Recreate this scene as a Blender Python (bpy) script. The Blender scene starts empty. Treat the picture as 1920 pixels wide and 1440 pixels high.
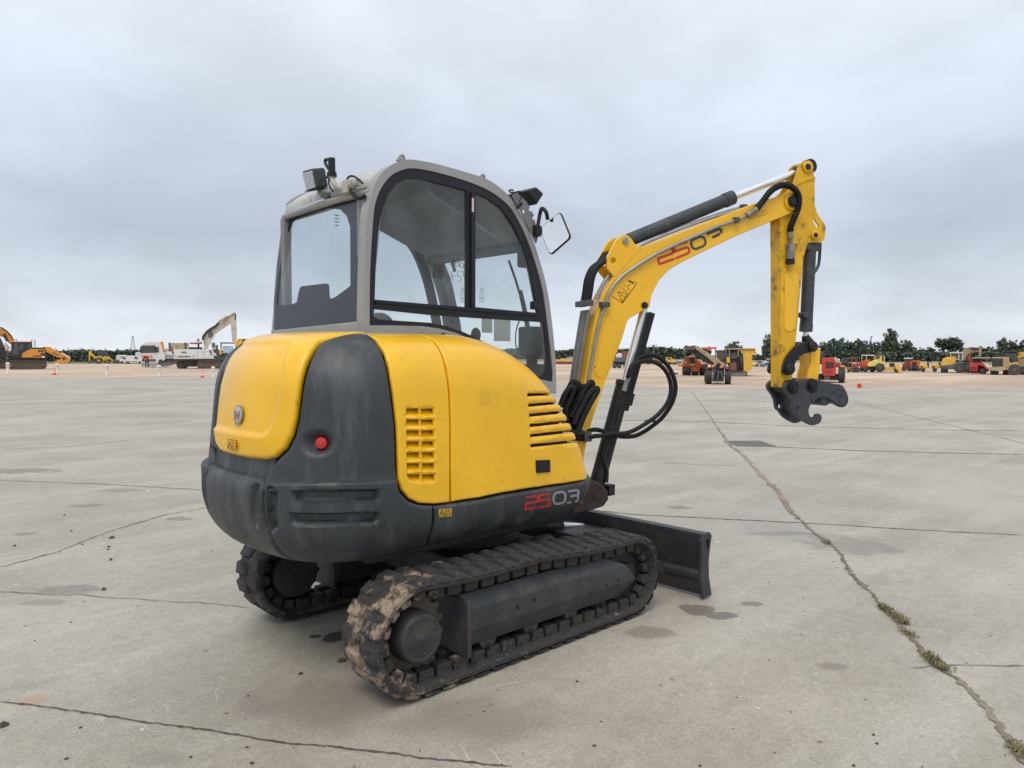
import bpy, bmesh, math, random
import numpy as np
from mathutils import Vector, Matrix
from mathutils.geometry import delaunay_2d_cdt
random.seed(7); rng = np.random.default_rng(7)
SC = bpy.context.scene
COL = SC.collection
PI = math.pi
R = math.radians

# ------------------------------------------------------------------ camera (the standpoint of the photograph)
FPX, HZ, CH, AZ = 1400.0, 665.0, 1.42, 47.0
CAM = np.array([-2.63, -3.24, CH])
_p = math.atan((720 - HZ) / FPX); _a = R(AZ)
FW = np.array([math.cos(_a)*math.cos(_p), math.sin(_a)*math.cos(_p), -math.sin(_p)])
RT = np.array([math.sin(_a), -math.cos(_a), 0.0]); UP = np.cross(RT, FW)
cd = bpy.data.cameras.new("camera"); cam = bpy.data.objects.new("camera", cd); COL.objects.link(cam)
cd.sensor_width = 36; cd.lens = FPX/1920*36; cd.clip_start = .05; cd.clip_end = 5000
M = Matrix((RT, UP, -FW)).transposed().to_4x4(); M.translation = Vector(CAM); cam.matrix_world = M
SC.camera = cam
def ray(px, py): return FW + RT*(px-960)/FPX - UP*(py-720)/FPX
def onaxis(px, py, ax, v):
    d = ray(px, py); return CAM + d*(v-CAM[ax])/d[ax]
def gnd(px, py, z=0.0): return onaxis(px, py, 2, z)
def depth_pt(px, dist, z=0.0):
    """ground point seen in pixel column px at a forward distance of dist metres"""
    f2 = np.array([math.cos(_a), math.sin(_a)]); r2 = np.array([math.sin(_a), -math.cos(_a)])
    p = CAM[:2] + f2*dist + r2*(px-960)/FPX*dist
    return np.array([p[0], p[1], z])

# ------------------------------------------------------------------ materials
MATS = {}
def mat(name, col, rough=.6, metal=0.0, noise=0.0, nscale=6.0, dirt=None, dscale=3.0, damt=0.0, dsharp=.12, bump=0.0, bscale=60.0,
        spec=.5, coat=0.0, drips=False, emis=None, rvar=0.0):
    if name in MATS: return MATS[name]
    m = bpy.data.materials.new(name); m.use_nodes = True; MATS[name] = m
    nt = m.node_tree; N = nt.nodes; L = nt.links; b = N['Principled BSDF']
    b.inputs['Roughness'].default_value = rough; b.inputs['Metallic'].default_value = metal
    b.inputs['Specular IOR Level'].default_value = spec; b.inputs['Coat Weight'].default_value = coat
    b.inputs['Coat Roughness'].default_value = .15
    b.inputs['Base Color'].default_value = (*col, 1)
    if emis: b.inputs['Emission Color'].default_value = (*emis[0], 1); b.inputs['Emission Strength'].default_value = emis[1]
    tc = N.new('ShaderNodeTexCoord'); src = tc.outputs['Object']
    out = None
    if noise:
        n = N.new('ShaderNodeTexNoise'); n.inputs['Scale'].default_value = nscale; n.inputs['Detail'].default_value = 6; n.inputs['Roughness'].default_value = .6
        L.new(src, n.inputs['Vector'])
        r = N.new('ShaderNodeMapRange'); r.inputs[1].default_value = .3; r.inputs[2].default_value = .7
        r.inputs[3].default_value = 1-noise; r.inputs[4].default_value = 1+noise
        L.new(n.outputs['Fac'], r.inputs[0])
        mx = N.new('ShaderNodeMix'); mx.data_type = 'RGBA'; mx.blend_type = 'MULTIPLY'; mx.inputs[0].default_value = 1
        mx.inputs[6].default_value = (*col, 1); L.new(r.outputs[0], mx.inputs[7]); out = mx.outputs[2]
        if rvar:
            r2 = N.new('ShaderNodeMapRange'); r2.inputs[1].default_value = .3; r2.inputs[2].default_value = .7
            r2.inputs[3].default_value = rough-rvar; r2.inputs[4].default_value = rough+rvar
            L.new(n.outputs['Fac'], r2.inputs[0]); L.new(r2.outputs[0], b.inputs['Roughness'])
    if dirt:
        n = N.new('ShaderNodeTexNoise'); n.inputs['Scale'].default_value = dscale; n.inputs['Detail'].default_value = 9; n.inputs['Roughness'].default_value = .68
        if drips:
            mp = N.new('ShaderNodeMapping'); mp.inputs['Scale'].default_value = (1, 1, .18); L.new(src, mp.inputs['Vector']); L.new(mp.outputs[0], n.inputs['Vector'])
        else: L.new(src, n.inputs['Vector'])
        r = N.new('ShaderNodeMapRange'); r.clamp = True
        r.inputs[1].default_value = 1-damt-dsharp; r.inputs[2].default_value = 1-damt+dsharp
        L.new(n.outputs['Fac'], r.inputs[0])
        mx = N.new('ShaderNodeMix'); mx.data_type = 'RGBA'
        if out: L.new(out, mx.inputs[6])
        else: mx.inputs[6].default_value = (*col, 1)
        mx.inputs[7].default_value = (*dirt, 1); L.new(r.outputs[0], mx.inputs[0]); out = mx.outputs[2]
    if out: L.new(out, b.inputs['Base Color'])
    if bump:
        n = N.new('ShaderNodeTexNoise'); n.inputs['Scale'].default_value = bscale; n.inputs['Detail'].default_value = 5
        L.new(src, n.inputs['Vector']); bp = N.new('ShaderNodeBump'); bp.inputs['Strength'].default_value = bump; bp.inputs['Distance'].default_value = .01
        L.new(n.outputs['Fac'], bp.inputs['Height']); L.new(bp.outputs[0], b.inputs['Normal'])
    return m

def glass_mat(name, tint, gloss=.06, haze=.04):
    if name in MATS: return MATS[name]
    m = bpy.data.materials.new(name); m.use_nodes = True; MATS[name] = m
    nt = m.node_tree; N = nt.nodes; L = nt.links
    for n in list(N): N.remove(n)
    o = N.new('ShaderNodeOutputMaterial'); t = N.new('ShaderNodeBsdfTransparent'); t.inputs[0].default_value = (*tint, 1)
    g = N.new('ShaderNodeBsdfGlossy'); g.inputs['Roughness'].default_value = .03
    d = N.new('ShaderNodeBsdfDiffuse'); d.inputs[0].default_value = (.62, .68, .70, 1)
    fr0 = N.new('ShaderNodeFresnel'); fr0.inputs[0].default_value = 1.45; ge = N.new('ShaderNodeNewGeometry')
    bf = N.new('ShaderNodeMath'); bf.operation = 'SUBTRACT'; bf.inputs[0].default_value = 1.0; L.new(ge.outputs['Backfacing'], bf.inputs[1])
    fr = N.new('ShaderNodeMath'); fr.operation = 'MULTIPLY'; L.new(fr0.outputs[0], fr.inputs[0]); L.new(bf.outputs[0], fr.inputs[1])
    tc = N.new('ShaderNodeTexCoord'); n = N.new('ShaderNodeTexNoise'); n.inputs['Scale'].default_value = 5; n.inputs['Detail'].default_value = 6; L.new(tc.outputs['Object'], n.inputs['Vector'])
    r = N.new('ShaderNodeMapRange'); r.inputs[1].default_value = .35; r.inputs[2].default_value = .75; r.inputs[3].default_value = haze*.4; r.inputs[4].default_value = haze*1.6
    L.new(n.outputs['Fac'], r.inputs[0])
    m1 = N.new('ShaderNodeMixShader'); L.new(r.outputs[0], m1.inputs[0]); L.new(t.outputs[0], m1.inputs[1]); L.new(d.outputs[0], m1.inputs[2])
    m2 = N.new('ShaderNodeMixShader'); L.new(fr.outputs[0], m2.inputs[0]); L.new(m1.outputs[0], m2.inputs[1]); L.new(g.outputs[0], m2.inputs[2])
    L.new(m2.outputs[0], o.inputs[0]); return m

# ------------------------------------------------------------------ objects
def link(name, me, m=None, parent=None):
    o = bpy.data.objects.new(name, me); COL.objects.link(o)
    if m is not None:
        for k in (m if isinstance(m, (list, tuple)) else [m]): me.materials.append(k)
    if parent is not None: o.parent = parent
    return o
def tag(o, label=None, cat=None, group=None, kind=None):
    if label: o['label'] = label
    if cat: o['category'] = cat
    if group: o['group'] = group
    if kind: o['kind'] = kind
    return o
def thing(name, label, cat, loc=(0, 0, 0), rz=0, group=None):
    o = bpy.data.objects.new(name, None); COL.objects.link(o); o.location = loc; o.rotation_euler = (0, 0, rz)
    o.empty_display_size = .2
    return tag(o, label, cat, group)
def dup(root, loc, rz, label, group=None, scale=None):
    r = root.copy(); COL.objects.link(r); r.location = loc; r.rotation_euler = (0, 0, rz)
    if scale: r.scale = scale
    r['label'] = label
    if group: r['group'] = group
    for ch in list(root.children):
        c = ch.copy(); COL.objects.link(c); c.parent = r
        for g in list(ch.children):
            d = g.copy(); COL.objects.link(d); d.parent = c
    return r

def frame_from(d):
    d = Vector(d).normalized(); u = d.orthogonal().normalized(); return u, d.cross(u).normalized(), d

class MB:
    def __init__(s): s.v = []; s.f = []; s.sm = []; s.mi = []
    def add(s, vs, fs, smooth=False, mi=0):
        o = len(s.v); s.v += [tuple(map(float, p)) for p in vs]
        for f in fs: s.f.append([i+o for i in f]); s.sm.append(smooth); s.mi.append(mi)
        return s
    def box(s, c, size, rot=None, mi=0, taper=1.0):
        hx, hy, hz = [k/2 for k in size]
        vs = [Vector((sx*hx*(taper if sz > 0 else 1), sy*hy*(taper if sz > 0 else 1), sz*hz)) for sz in (-1, 1) for sy in (-1, 1) for sx in (-1, 1)]
        if rot is not None: vs = [rot @ p for p in vs]
        vs = [p+Vector(c) for p in vs]
        return s.add(vs, [(0, 2, 3, 1), (4, 5, 7, 6), (0, 1, 5, 4), (2, 6, 7, 3), (0, 4, 6, 2), (1, 3, 7, 5)], False, mi)
    def bar(s, a, b, w, h, up=(0, 0, 1), mi=0):
        a = Vector(a); b = Vector(b); d = (b-a); L = d.length; d.normalize(); u = Vector(up)
        x = d.cross(u).normalized() if d.cross(u).length > 1e-4 else d.orthogonal().normalized(); z = x.cross(d).normalized()
        return s.box((a+b)/2, (w, L, h), Matrix((x, d, z)).transposed(), mi)
    def cyl(s, a, b, r, r2=None, n=20, caps=True, mi=0):
        r2 = r if r2 is None else r2
        a = Vector(a); b = Vector(b); u, w, d = frame_from(b-a); vs = []
        for c, rr in ((a, r), (b, r2)):
            for i in range(n): t = 2*PI*i/n; vs.append(c+u*rr*math.cos(t)+w*rr*math.sin(t))
        s.add(vs, [(i, (i+1) % n, n+(i+1) % n, n+i) for i in range(n)], True, mi)
        if caps: s.add(vs, [tuple(range(n))[::-1], tuple(range(n, 2*n))], False, mi)
        return s
    def lathe(s, c, axis, prof, n=28, mi=0):
        """prof: list of (along axis, radius)"""
        u, w, d = frame_from(axis); c = Vector(c); vs = []
        for h, r in prof:
            for i in range(n): t = 2*PI*i/n; vs.append(c+d*h+u*r*math.cos(t)+w*r*math.sin(t))
        fs = [(k*n+i, k*n+(i+1) % n, (k+1)*n+(i+1) % n, (k+1)*n+i) for k in range(len(prof)-1) for i in range(n)]
        s.add(vs, fs, True, mi)
        return s.add(vs, [tuple(range(n))[::-1], tuple(range((len(prof)-1)*n, len(prof)*n))], False, mi)
    def tube(s, path, r, n=10, mi=0, caps=True, rads=None):
        P = [Vector(p) for p in path]; T = []
        for i in range(len(P)):
            a = P[max(0, i-1)]; b = P[min(len(P)-1, i+1)]; T.append((b-a).normalized())
        u = T[0].orthogonal().normalized(); vs = []
        for i, p in enumerate(P):
            u = (u-T[i]*u.dot(T[i])).normalized(); w = T[i].cross(u); rr = rads[i] if rads else r
            for k in range(n): t = 2*PI*k/n; vs.append(p+u*rr*math.cos(t)+w*rr*math.sin(t))
        m = len(P)
        s.add(vs, [(i*n+k, i*n+(k+1) % n, (i+1)*n+(k+1) % n, (i+1)*n+k) for i in range(m-1) for k in range(n)], True, mi)
        if caps: s.add(vs, [tuple(range(n))[::-1], tuple(range((m-1)*n, m*n))], False, mi)
        return s
    def sphere(s, c, r, n=12, m=8, sc=(1, 1, 1), mi=0):
        c = Vector(c); vs = [c+Vector((0, 0, -r*sc[2]))]
        for j in range(1, m):
            t = -PI/2+PI*j/m
            for i in range(n): a = 2*PI*i/n; vs.append(c+Vector((r*sc[0]*math.cos(t)*math.cos(a), r*sc[1]*math.cos(t)*math.sin(a), r*sc[2]*math.sin(t))))
        vs.append(c+Vector((0, 0, r*sc[2]))); fs = []
        for i in range(n):
            fs.append((0, 1+(i+1) % n, 1+i)); fs.append((len(vs)-1, 1+(m-2)*n+i, 1+(m-2)*n+(i+1) % n))
            for j in range(m-2): fs.append((1+j*n+i, 1+j*n+(i+1) % n, 1+(j+1)*n+(i+1) % n, 1+(j+1)*n+i))
        return s.add(vs, fs, True, mi)
    def prism(s, poly, fmap, t0, t1, holes=(), mi=0):
        """flat polygon (2D) between offsets t0 and t1; fmap(u, v, t) -> point"""
        loops = [list(poly)]+[list(h) for h in holes]; V2 = []; E = []; 
        for lp in loops:
            o = len(V2); V2 += [Vector(p) for p in lp]; E += [(o+i, o+(i+1) % len(lp)) for i in range(len(lp))]
        vo, eo, fo, ov, _, _ = delaunay_2d_cdt(V2, E, [], 1, 1e-7)
        V = np.array([tuple(p) for p in vo]); F = [list(f) for f in fo]
        if holes:
            cs = np.array([V[f].mean(0) for f in F]); bad = np.zeros(len(F), bool)
            for h in holes: bad |= inpoly(cs, h)
            F = [f for f, b in zip(F, bad) if not b]
        n = len(V); vs = [fmap(p[0], p[1], t0) for p in V]+[fmap(p[0], p[1], t1) for p in V]
        s.add(vs, [f[::-1] for f in F]+[[i+n for i in f] for f in F], False, mi)
        cnt = {}
        for f in F:
            for i in range(len(f)):
                a, b = f[i], f[(i+1) % len(f)]; cnt[(a, b)] = 1
        rim = [(a, b, b+n, a+n) for (a, b) in cnt if (b, a) not in cnt]
        s.add(vs, rim, False, mi); return s
    def build(s, name, m, parent=None, bevel=0.0, segs=2, sharp=40, fix=True):
        me = bpy.data.meshes.new(name); me.from_pydata(s.v, [], s.f); me.polygons.foreach_set('use_smooth', s.sm); me.polygons.foreach_set('material_index', s.mi)
        bm = bmesh.new(); bm.from_mesh(me); bmesh.ops.remove_doubles(bm, verts=bm.verts, dist=1e-5)
        if fix: bmesh.ops.recalc_face_normals(bm, faces=bm.faces)
        bm.to_mesh(me); bm.free()
        if any(s.sm): me.set_sharp_from_angle(angle=R(sharp))
        o = link(name, me, m, parent)
        if bevel:
            b = o.modifiers.new('bevel', 'BEVEL'); b.width = bevel; b.segments = segs; b.limit_method = 'ANGLE'; b.angle_limit = R(35); b.harden_normals = False
        return o

def inpoly(P, poly):
    P = np.asarray(P); poly = np.asarray(poly, float); x, y = P[:, 0], P[:, 1]; r = np.zeros(len(P), bool)
    x0, y0 = poly[:, 0], poly[:, 1]; x1, y1 = np.roll(x0, -1), np.roll(y0, -1)
    for a, b, c, d in zip(x0, y0, x1, y1):
        if b == d: continue
        k = ((b > y) != (d > y)) & (x < (c-a)*(y-b)/(d-b)+a); r ^= k
    return r
def segdist(P, poly, closed=True):
    P = np.asarray(P, float); poly = np.asarray(poly, float); best = np.full(len(P), 1e9)
    n = len(poly)
    for i in range(n if closed else n-1):
        a = poly[i]; b = poly[(i+1) % n]; d = b-a; q = (d@d) or 1e-12
        t = np.clip(((P-a)@d)/q, 0, 1); best = np.minimum(best, np.hypot(*(P-a-t[:, None]*d).T))
    return best
def resample(poly, step, closed=True):
    poly = [np.asarray(p, float) for p in poly]; out = []; n = len(poly)
    for i in range(n if closed else n-1):
        a = poly[i]; b = poly[(i+1) % n]; k = max(1, int(round(np.linalg.norm(b-a)/step)))
        out += [a+(b-a)*j/k for j in range(k)]
    if not closed: out.append(poly[-1])
    return out
def smooth_path(pts, per=8, closed=False):
    """Catmull-Rom"""
    P = [np.asarray(p, float) for p in pts]; n = len(P); out = []
    for i in range(n if closed else n-1):
        if closed: p0, p1, p2, p3 = P[i-1], P[i], P[(i+1) % n], P[(i+2) % n]
        else: p0, p1, p2, p3 = P[max(0, i-1)], P[i], P[i+1], P[min(n-1, i+2)]
        for k in range(per):
            t = k/per; out.append(.5*((2*p1)+(-p0+p2)*t+(2*p0-5*p1+4*p2-p3)*t*t+(-p0+3*p1-3*p2+p3)*t**3))
    if not closed: out.append(P[-1])
    return out
def round_poly(pts, r, n=4):
    P = [np.asarray(p, float) for p in pts]; out = []
    for i in range(len(P)):
        a, b, c = P[i-1], P[i], P[(i+1) % len(P)]; u = a-b; w = c-b; lu, lw = np.linalg.norm(u), np.linalg.norm(w); q = min(r, lu*.45, lw*.45)
        s0 = b+u/lu*q; s1 = b+w/lw*q
        for k in range(n+1): t = k/n; out.append((1-t)**2*s0+2*t*(1-t)*b+t*t*s1)
    return out
def circ(cx, cy, r, n=24): return [np.array([cx+r*math.cos(2*PI*i/n), cy+r*math.sin(2*PI*i/n)]) for i in range(n)]
def strip(path, w):
    """2D stroke as quads"""
    P = [np.asarray(p, float) for p in path]; L = []; Rr = []
    for i in range(len(P)):
        a = P[max(0, i-1)]; b = P[min(len(P)-1, i+1)]; d = (b-a)/(np.linalg.norm(b-a) or 1); nn = np.array([-d[1], d[0]])
        if 0 < i < len(P)-1:
            d0 = P[i]-P[i-1]; d0 = d0/np.linalg.norm(d0); c = max(.5, abs(d0@d)); k = 1/c
        else: k = 1
        L.append(P[i]+nn*w/2*k); Rr.append(P[i]-nn*w/2*k)
    return [[L[i], L[i+1], Rr[i+1], Rr[i]] for i in range(len(P)-1)]
# ================================================================== the mini excavator
yel = mat('yellow_paint', (.87, .485, .003), .36, noise=.08, nscale=3, dirt=(.58, .34, .015), dscale=6, damt=.33, dsharp=.1, bump=.02, bscale=25, coat=.45, rvar=.10)
yel_worn = mat('worn_yellow_paint', (.72, .41, .006), .5, noise=.16, nscale=7, dirt=(.20, .125, .025), dscale=9, damt=.41, dsharp=.07, bump=.06, bscale=40, rvar=.1)
greyp = mat('dark_grey_paint', (.034, .041, .046), .50, noise=.25, nscale=4, dirt=(.105, .112, .114), dscale=7, damt=.40, dsharp=.12, bump=.16, bscale=90, drips=True, rvar=.12)
blackm = mat('black_steel', (.012, .0135, .016), .5, spec=.35, noise=.2, nscale=9, dirt=(.07, .06, .05), dscale=9, damt=.36, dsharp=.08, bump=.04)
framem = mat('undercarriage_steel', (.026, .030, .033), .55, noise=.25, nscale=5, dirt=(.075, .064, .052), dscale=6, damt=.40, dsharp=.12, bump=.08, bscale=50)
rubber = mat('track_rubber', (.020, .020, .020), .8, noise=.3, nscale=14, dirt=(.10, .085, .068), dscale=12, damt=.44, dsharp=.12, bump=.25, bscale=45)
cabgrey = mat('cab_grey_paint', (.30, .305, .302), .5, noise=.08, nscale=4, dirt=(.16, .13, .10), dscale=10, damt=.32, dsharp=.06, bump=.05, bscale=60)
framebl = mat('window_frame_black', (.009, .011, .015), .45, noise=.15, nscale=8, spec=.4)
fritm = mat('window_print_black', (.028, .032, .042), .25, spec=.5)
chrome = mat('chrome_rod', (.78, .79, .80), .30, .85, noise=.06, nscale=20)
steel = mat('zinc_pipe', (.33, .335, .325), .45, .75, noise=.15, nscale=15)
hosem = mat('hose_rubber', (.010, .010, .011), .6, spec=.3, bump=.15, bscale=120)
plast = mat('black_plastic', (.010, .011, .013), .5, spec=.35, bump=.08, bscale=150)
darkin = mat('dark_inside', (.012, .012, .012), .9)
meshin = mat('louvre_backing', (.06, .048, .03), .8, noise=.4, nscale=40)
seatm = mat('seat_fabric', (.05, .052, .055), .9, noise=.2, nscale=20)
greyin = mat('cab_trim', (.22, .225, .225), .7, noise=.1)
redm = mat('red_lens', (.50, .008, .008), .3, coat=.5)
redd = mat('red_decal', (.56, .030, .022), .5, noise=.2, nscale=30); greyd = mat('grey_decal', (.30, .31, .31), .5, noise=.2, nscale=30); drkd = mat('dark_decal', (.055, .06, .055), .5)
inkd = mat('black_ink', (.03, .015, .008), .6); yeld = mat('warning_yellow', (.62, .42, .06), .5); oraned = mat('warning_orange', (.80, .46, .03), .5); whited = mat('white_sticker', (.62, .62, .55), .6)
lensm = mat('lamp_lens', (.5, .51, .52), .2, 0.6, noise=.2, nscale=60)
mirm = mat('mirror_glass', (.9, .9, .9), .02, 1.0)
rustm = mat('rusty_steel', (.04, .028, .022), .7, noise=.4, nscale=18, dirt=(.02, .018, .016), dscale=12, damt=.45, bump=.2)
pane = glass_mat('cab_glass', (.95, .975, .98), haze=.05)

EX = thing('mini_excavator', 'yellow and dark grey mini excavator numbered 2503 with muddy tracks, alone on the concrete', 'excavator')

# ------------------------------------------------------------------ body surface as a smooth implicit shape
def smax(a, b, k):
    h = np.maximum(k-np.abs(a-b), 0)/k; return np.maximum(a, b)+h*h*k*.25
def smin(a, b, k): return -smax(-a, -b, k)
def ztop(x):
    t = np.clip(x+.42, 0, 3); return 1.5175-.64*t*t-.12*t**3
def F1(P):
    x, y, z = P[..., 0], P[..., 1], P[..., 2]
    a = np.hypot(x, y)-(1.322-.10*np.clip(z-.88, -.5, 2))
    b = np.abs(y)-(.651-.025*(z-.8))
    t = z-ztop(x)
    f = x+.30*(z-.8)-.40
    m = smax(a, b, .35); m = smax(m, f, .16); m = smax(m, t, .268)
    return m
def F2(P):
    x, y, z = P[..., 0], P[..., 1], P[..., 2]
    a = np.hypot(x, y)-1.345
    b = np.abs(y)-(.664-.01*np.clip(.75-z, 0, 1))
    bot = .515-z+.06*np.clip(-x-.5, 0, 1)*0
    f = x-.43
    ab = smax(a, b, .28); ab = smax(ab, f, .16)
    return smax(ab, bot, .30)
def F3(P):      # rear ledge: same outline as F2, closed on top
    return smax(F2(P), (P[..., 2]-.895)*.9+(np.hypot(P[..., 0], P[..., 1])-1.33)*.35, .05)
C0 = np.array([-.45, 0., .95]); C2 = np.array([-.45, 0., .74])
def dirs(A): return np.stack([np.cos(A[..., 1])*np.cos(A[..., 0]), np.cos(A[..., 1])*np.sin(A[..., 0]), np.sin(A[..., 1])], -1)
def surf(A, F, C):
    A = np.asarray(A, float); D = dirs(A); lo = np.zeros(A.shape[:-1]); hi = np.full(A.shape[:-1], 2.5)
    for _ in range(34):
        md = (lo+hi)/2; ins = F(C+D*md[..., None]) < 0; lo = np.where(ins, md, lo); hi = np.where(ins, hi, md)
    return C+D*((lo+hi)/2)[..., None]
def grad(P, F):
    e = 2e-3; g = np.stack([F(P+np.eye(3)[i]*e)-F(P-np.eye(3)[i]*e) for i in range(3)], -1)
    return g/np.linalg.norm(g, axis=-1, keepdims=True)
def toA(P, C):
    d = np.asarray(P, float)-C; az = np.arctan2(d[..., 1], d[..., 0]); az = np.where(az > 1.9, az-2*PI, az)  # rear centre at -pi
    return np.stack([az, np.arcsin(d[..., 2]/np.linalg.norm(d, axis=-1))], -1)
def hit(px, py, F, C):
    d = ray(px, py); d = d/np.linalg.norm(d); T = np.linspace(1.2, 6, 1200); f = F(CAM+d*T[:, None]); k = np.argmax(f < 0)
    if f[k] >= 0: k = int(np.argmin(f)); return CAM+d*T[k]
    lo, hi = T[k-1], T[k]
    for _ in range(30):
        md = (lo+hi)/2
        if F(CAM+d*md) < 0: hi = md
        else: lo = md
    return CAM+d*hi
def PX(L, F, C): return [toA(hit(x, y, F, C), C) for x, y in L]
def P3(L, C): return [toA(np.array(p), C) for p in L]
def mir(A): return [np.array([-2*PI-a[0] if True else 0, a[1]]) for a in A]      # mirror about the machine's centre plane (y -> -y)

def patch(name, outline, F, C, m, parent, holes=(), thick=.02, rnd=.007, disp=None, res=.016, off=0.0, flip=False):
    """a panel of the body: the part of surface F inside an outline given in (azimuth, elevation)"""
    ol = [np.array(p) for p in resample(outline, res)]; hs = [[np.array(p) for p in resample(h, res*.7)] for h in holes]
    A = np.array(ol); mn, mx = A.min(0), A.max(0)
    gx = np.arange(mn[0], mx[0], res); gy = np.arange(mn[1], mx[1], res); G = np.stack(np.meshgrid(gx, gy), -1).reshape(-1, 2); G += (rng.random(G.shape)-.5)*res*.12
    keep = inpoly(G, ol); d = segdist(G, ol); keep &= d > res*.55
    rings = []
    for q in (rnd*.5, rnd*1.1):     # two rings just inside the edge, for a rounded rim
        for i in range(len(ol)):
            a, b, c = ol[i-1], ol[i], ol[(i+1) % len(ol)]; t = c-a; t = t/(np.linalg.norm(t) or 1); nn = np.array([-t[1], t[0]])
            rings.append(b+nn*q/.8); rings.append(b-nn*q/.8)
    for h in hs:
        keep &= ~inpoly(G, h) & (segdist(G, h) > res*.4)
    G = G[keep]; Rg = np.array(rings); Rg = Rg[inpoly(Rg, ol) & (segdist(Rg, ol) > rnd*.35/.8)]
    for h in hs: Rg = Rg[~inpoly(Rg, h) & (segdist(Rg, h) > rnd*.35)]
    loops = [ol]+hs; V2 = []; E = []
    for lp in loops:
        o = len(V2); V2 += [Vector(p) for p in lp]; E += [(o+i, o+(i+1) % len(lp)) for i in range(len(lp))]
    V2 += [Vector(p) for p in G]+[Vector(p) for p in Rg]
    vo, eo, fo, _, _, _ = delaunay_2d_cdt(V2, E, [], 1, 1e-7)
    V = np.array([tuple(p) for p in vo]); Fc = np.array([list(f) for f in fo]); cs = V[Fc].mean(1); ok = inpoly(cs, ol)
    for h in hs: ok &= ~inpoly(cs, h)
    Fc = Fc[ok]
    P = surf(V, F, C); Nn = grad(P, F); r = np.linalg.norm(P-C, axis=1)
    de = segdist(V, ol)*r*.9
    for h in hs: de = np.minimum(de, segdist(V, h)*r*.9*5)
    q = np.clip(1-de/rnd, 0, 1); dz = -rnd*(1-np.sqrt(np.clip(1-q*q, 0, 1)))+off
    if disp is not None: dz = dz+disp(V, P)
    top = P+Nn*dz[:, None]; bot = P+Nn*(off-thick)
    n = len(V); vs = np.vstack([top, bot]); fs = [list(map(int, f)) for f in Fc]
    cnt = set()
    for f in fs:
        for i in range(3): cnt.add((f[i], f[(i+1) % 3]))
    rim = [(b, a, a+n, b+n) for (a, b) in cnt if (b, a) not in cnt]
    me = bpy.data.meshes.new(name); me.from_pydata(vs.tolist(), [], fs+[list(k) for k in rim])
    bm = bmesh.new(); bm.from_mesh(me); bmesh.ops.delete(bm, geom=[v for v in bm.verts if not v.link_faces], context='VERTS')
    bmesh.ops.recalc_face_normals(bm, faces=bm.faces)
    f0 = max(bm.faces, key=lambda f: f.calc_area())
    c0 = f0.calc_center_median()
    if f0.normal.dot(c0-Vector(C)) < 0:
        for f in bm.faces: f.normal_flip()
    for f in bm.faces: f.smooth = True
    bm.to_mesh(me); bm.free(); me.set_sharp_from_angle(angle=R(48))
    return link(name, me, m, parent)
def decal(name, strokes, F, C, m, parent, off=.002):
    """strokes: quads in pixel space laid on surface F"""
    mb = MB()
    for q in strokes:
        q = resample(q, 6); ps = []
        for x, y in q:
            p = hit(x, y, F, C); ps.append(p+grad(p, F)*off)
        mb.add(ps, [tuple(range(len(ps)))])
    return mb.build(name, m, parent, fix=False)

# --- outlines, read on the photograph and laid on the body surface
rear_r = [(513, 858), (533, 841), (546, 817), (554, 787), (561, 733), (570, 690), (583, 661), (599, 640), (616, 628)]
rear_px = [(616, 628), (599, 640), (583, 661), (570, 690), (561, 733), (554, 787), (546, 817), (533, 841), (513, 858), (493, 862), (453, 858)]
half = PX(rear_px, F1, C0)
AC = -PI                                        # azimuth of the rear centre
zt = toA(np.array([-.80, 0, 1.50]), C0)[1]
def sym(h):     # right half (azimuth > -pi) + its mirror
    h = [np.array(a) for a in h if a[0] > AC+.03]; return h+[np.array([2*AC-a[0], a[1]]) for a in h[::-1]]
half = [a for a in half]; half[0] = toA(np.array([-.80, hit(616, 628, F1, C0)[1], 1.503]), C0)
left_px = [(408, 846), (401.5, 833), (401, 800), (406, 750), (416, 700), (432, 664), (464, 639)]
A_left = PX(left_px, F1, C0); A_left.append(toA(np.array([-.80, -hit(616, 628, F1, C0)[1], 1.503]), C0)); A_left[-1][0] -= 0 if A_left[-1][0] < 0 else 2*PI
rear_o = half+A_left
inner_r = sym(PX([(548, 640), (534, 690), (526, 733), (515, 790), (503, 812), (488, 818), (455, 813)], F1, C0))
EL_B = min(a[1] for a in rear_o)
def rear_disp(V, P):
    d = segdist(V, inner_r); ins = inpoly(V, inner_r); s = np.where(ins, d, -d)/.011; t = np.clip(s*.5+.5, 0, 1); t = t*t*(3-2*t)
    ridge = np.exp(-(s*.9)**2)*.003
    k = np.clip((EL_B+.16-V[:, 1])/.20, 0, 1)
    return -.013*t+ridge-.026*k*k
hood = patch('rear_hood', rear_o, F1, C0, yel, EX, disp=rear_disp, res=.012, rnd=.015, thick=.03, off=.006)
lw = [np.array([a, EL_B+e]) for a, e in ((-PI+.37, -.16), (-PI+.37, .10), (-PI-.37, .10), (-PI-.37, -.16))]
patch('hood_ledge', lw, F1, C0, greyp, EX, res=.03, off=-.030, thick=.01)
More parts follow.
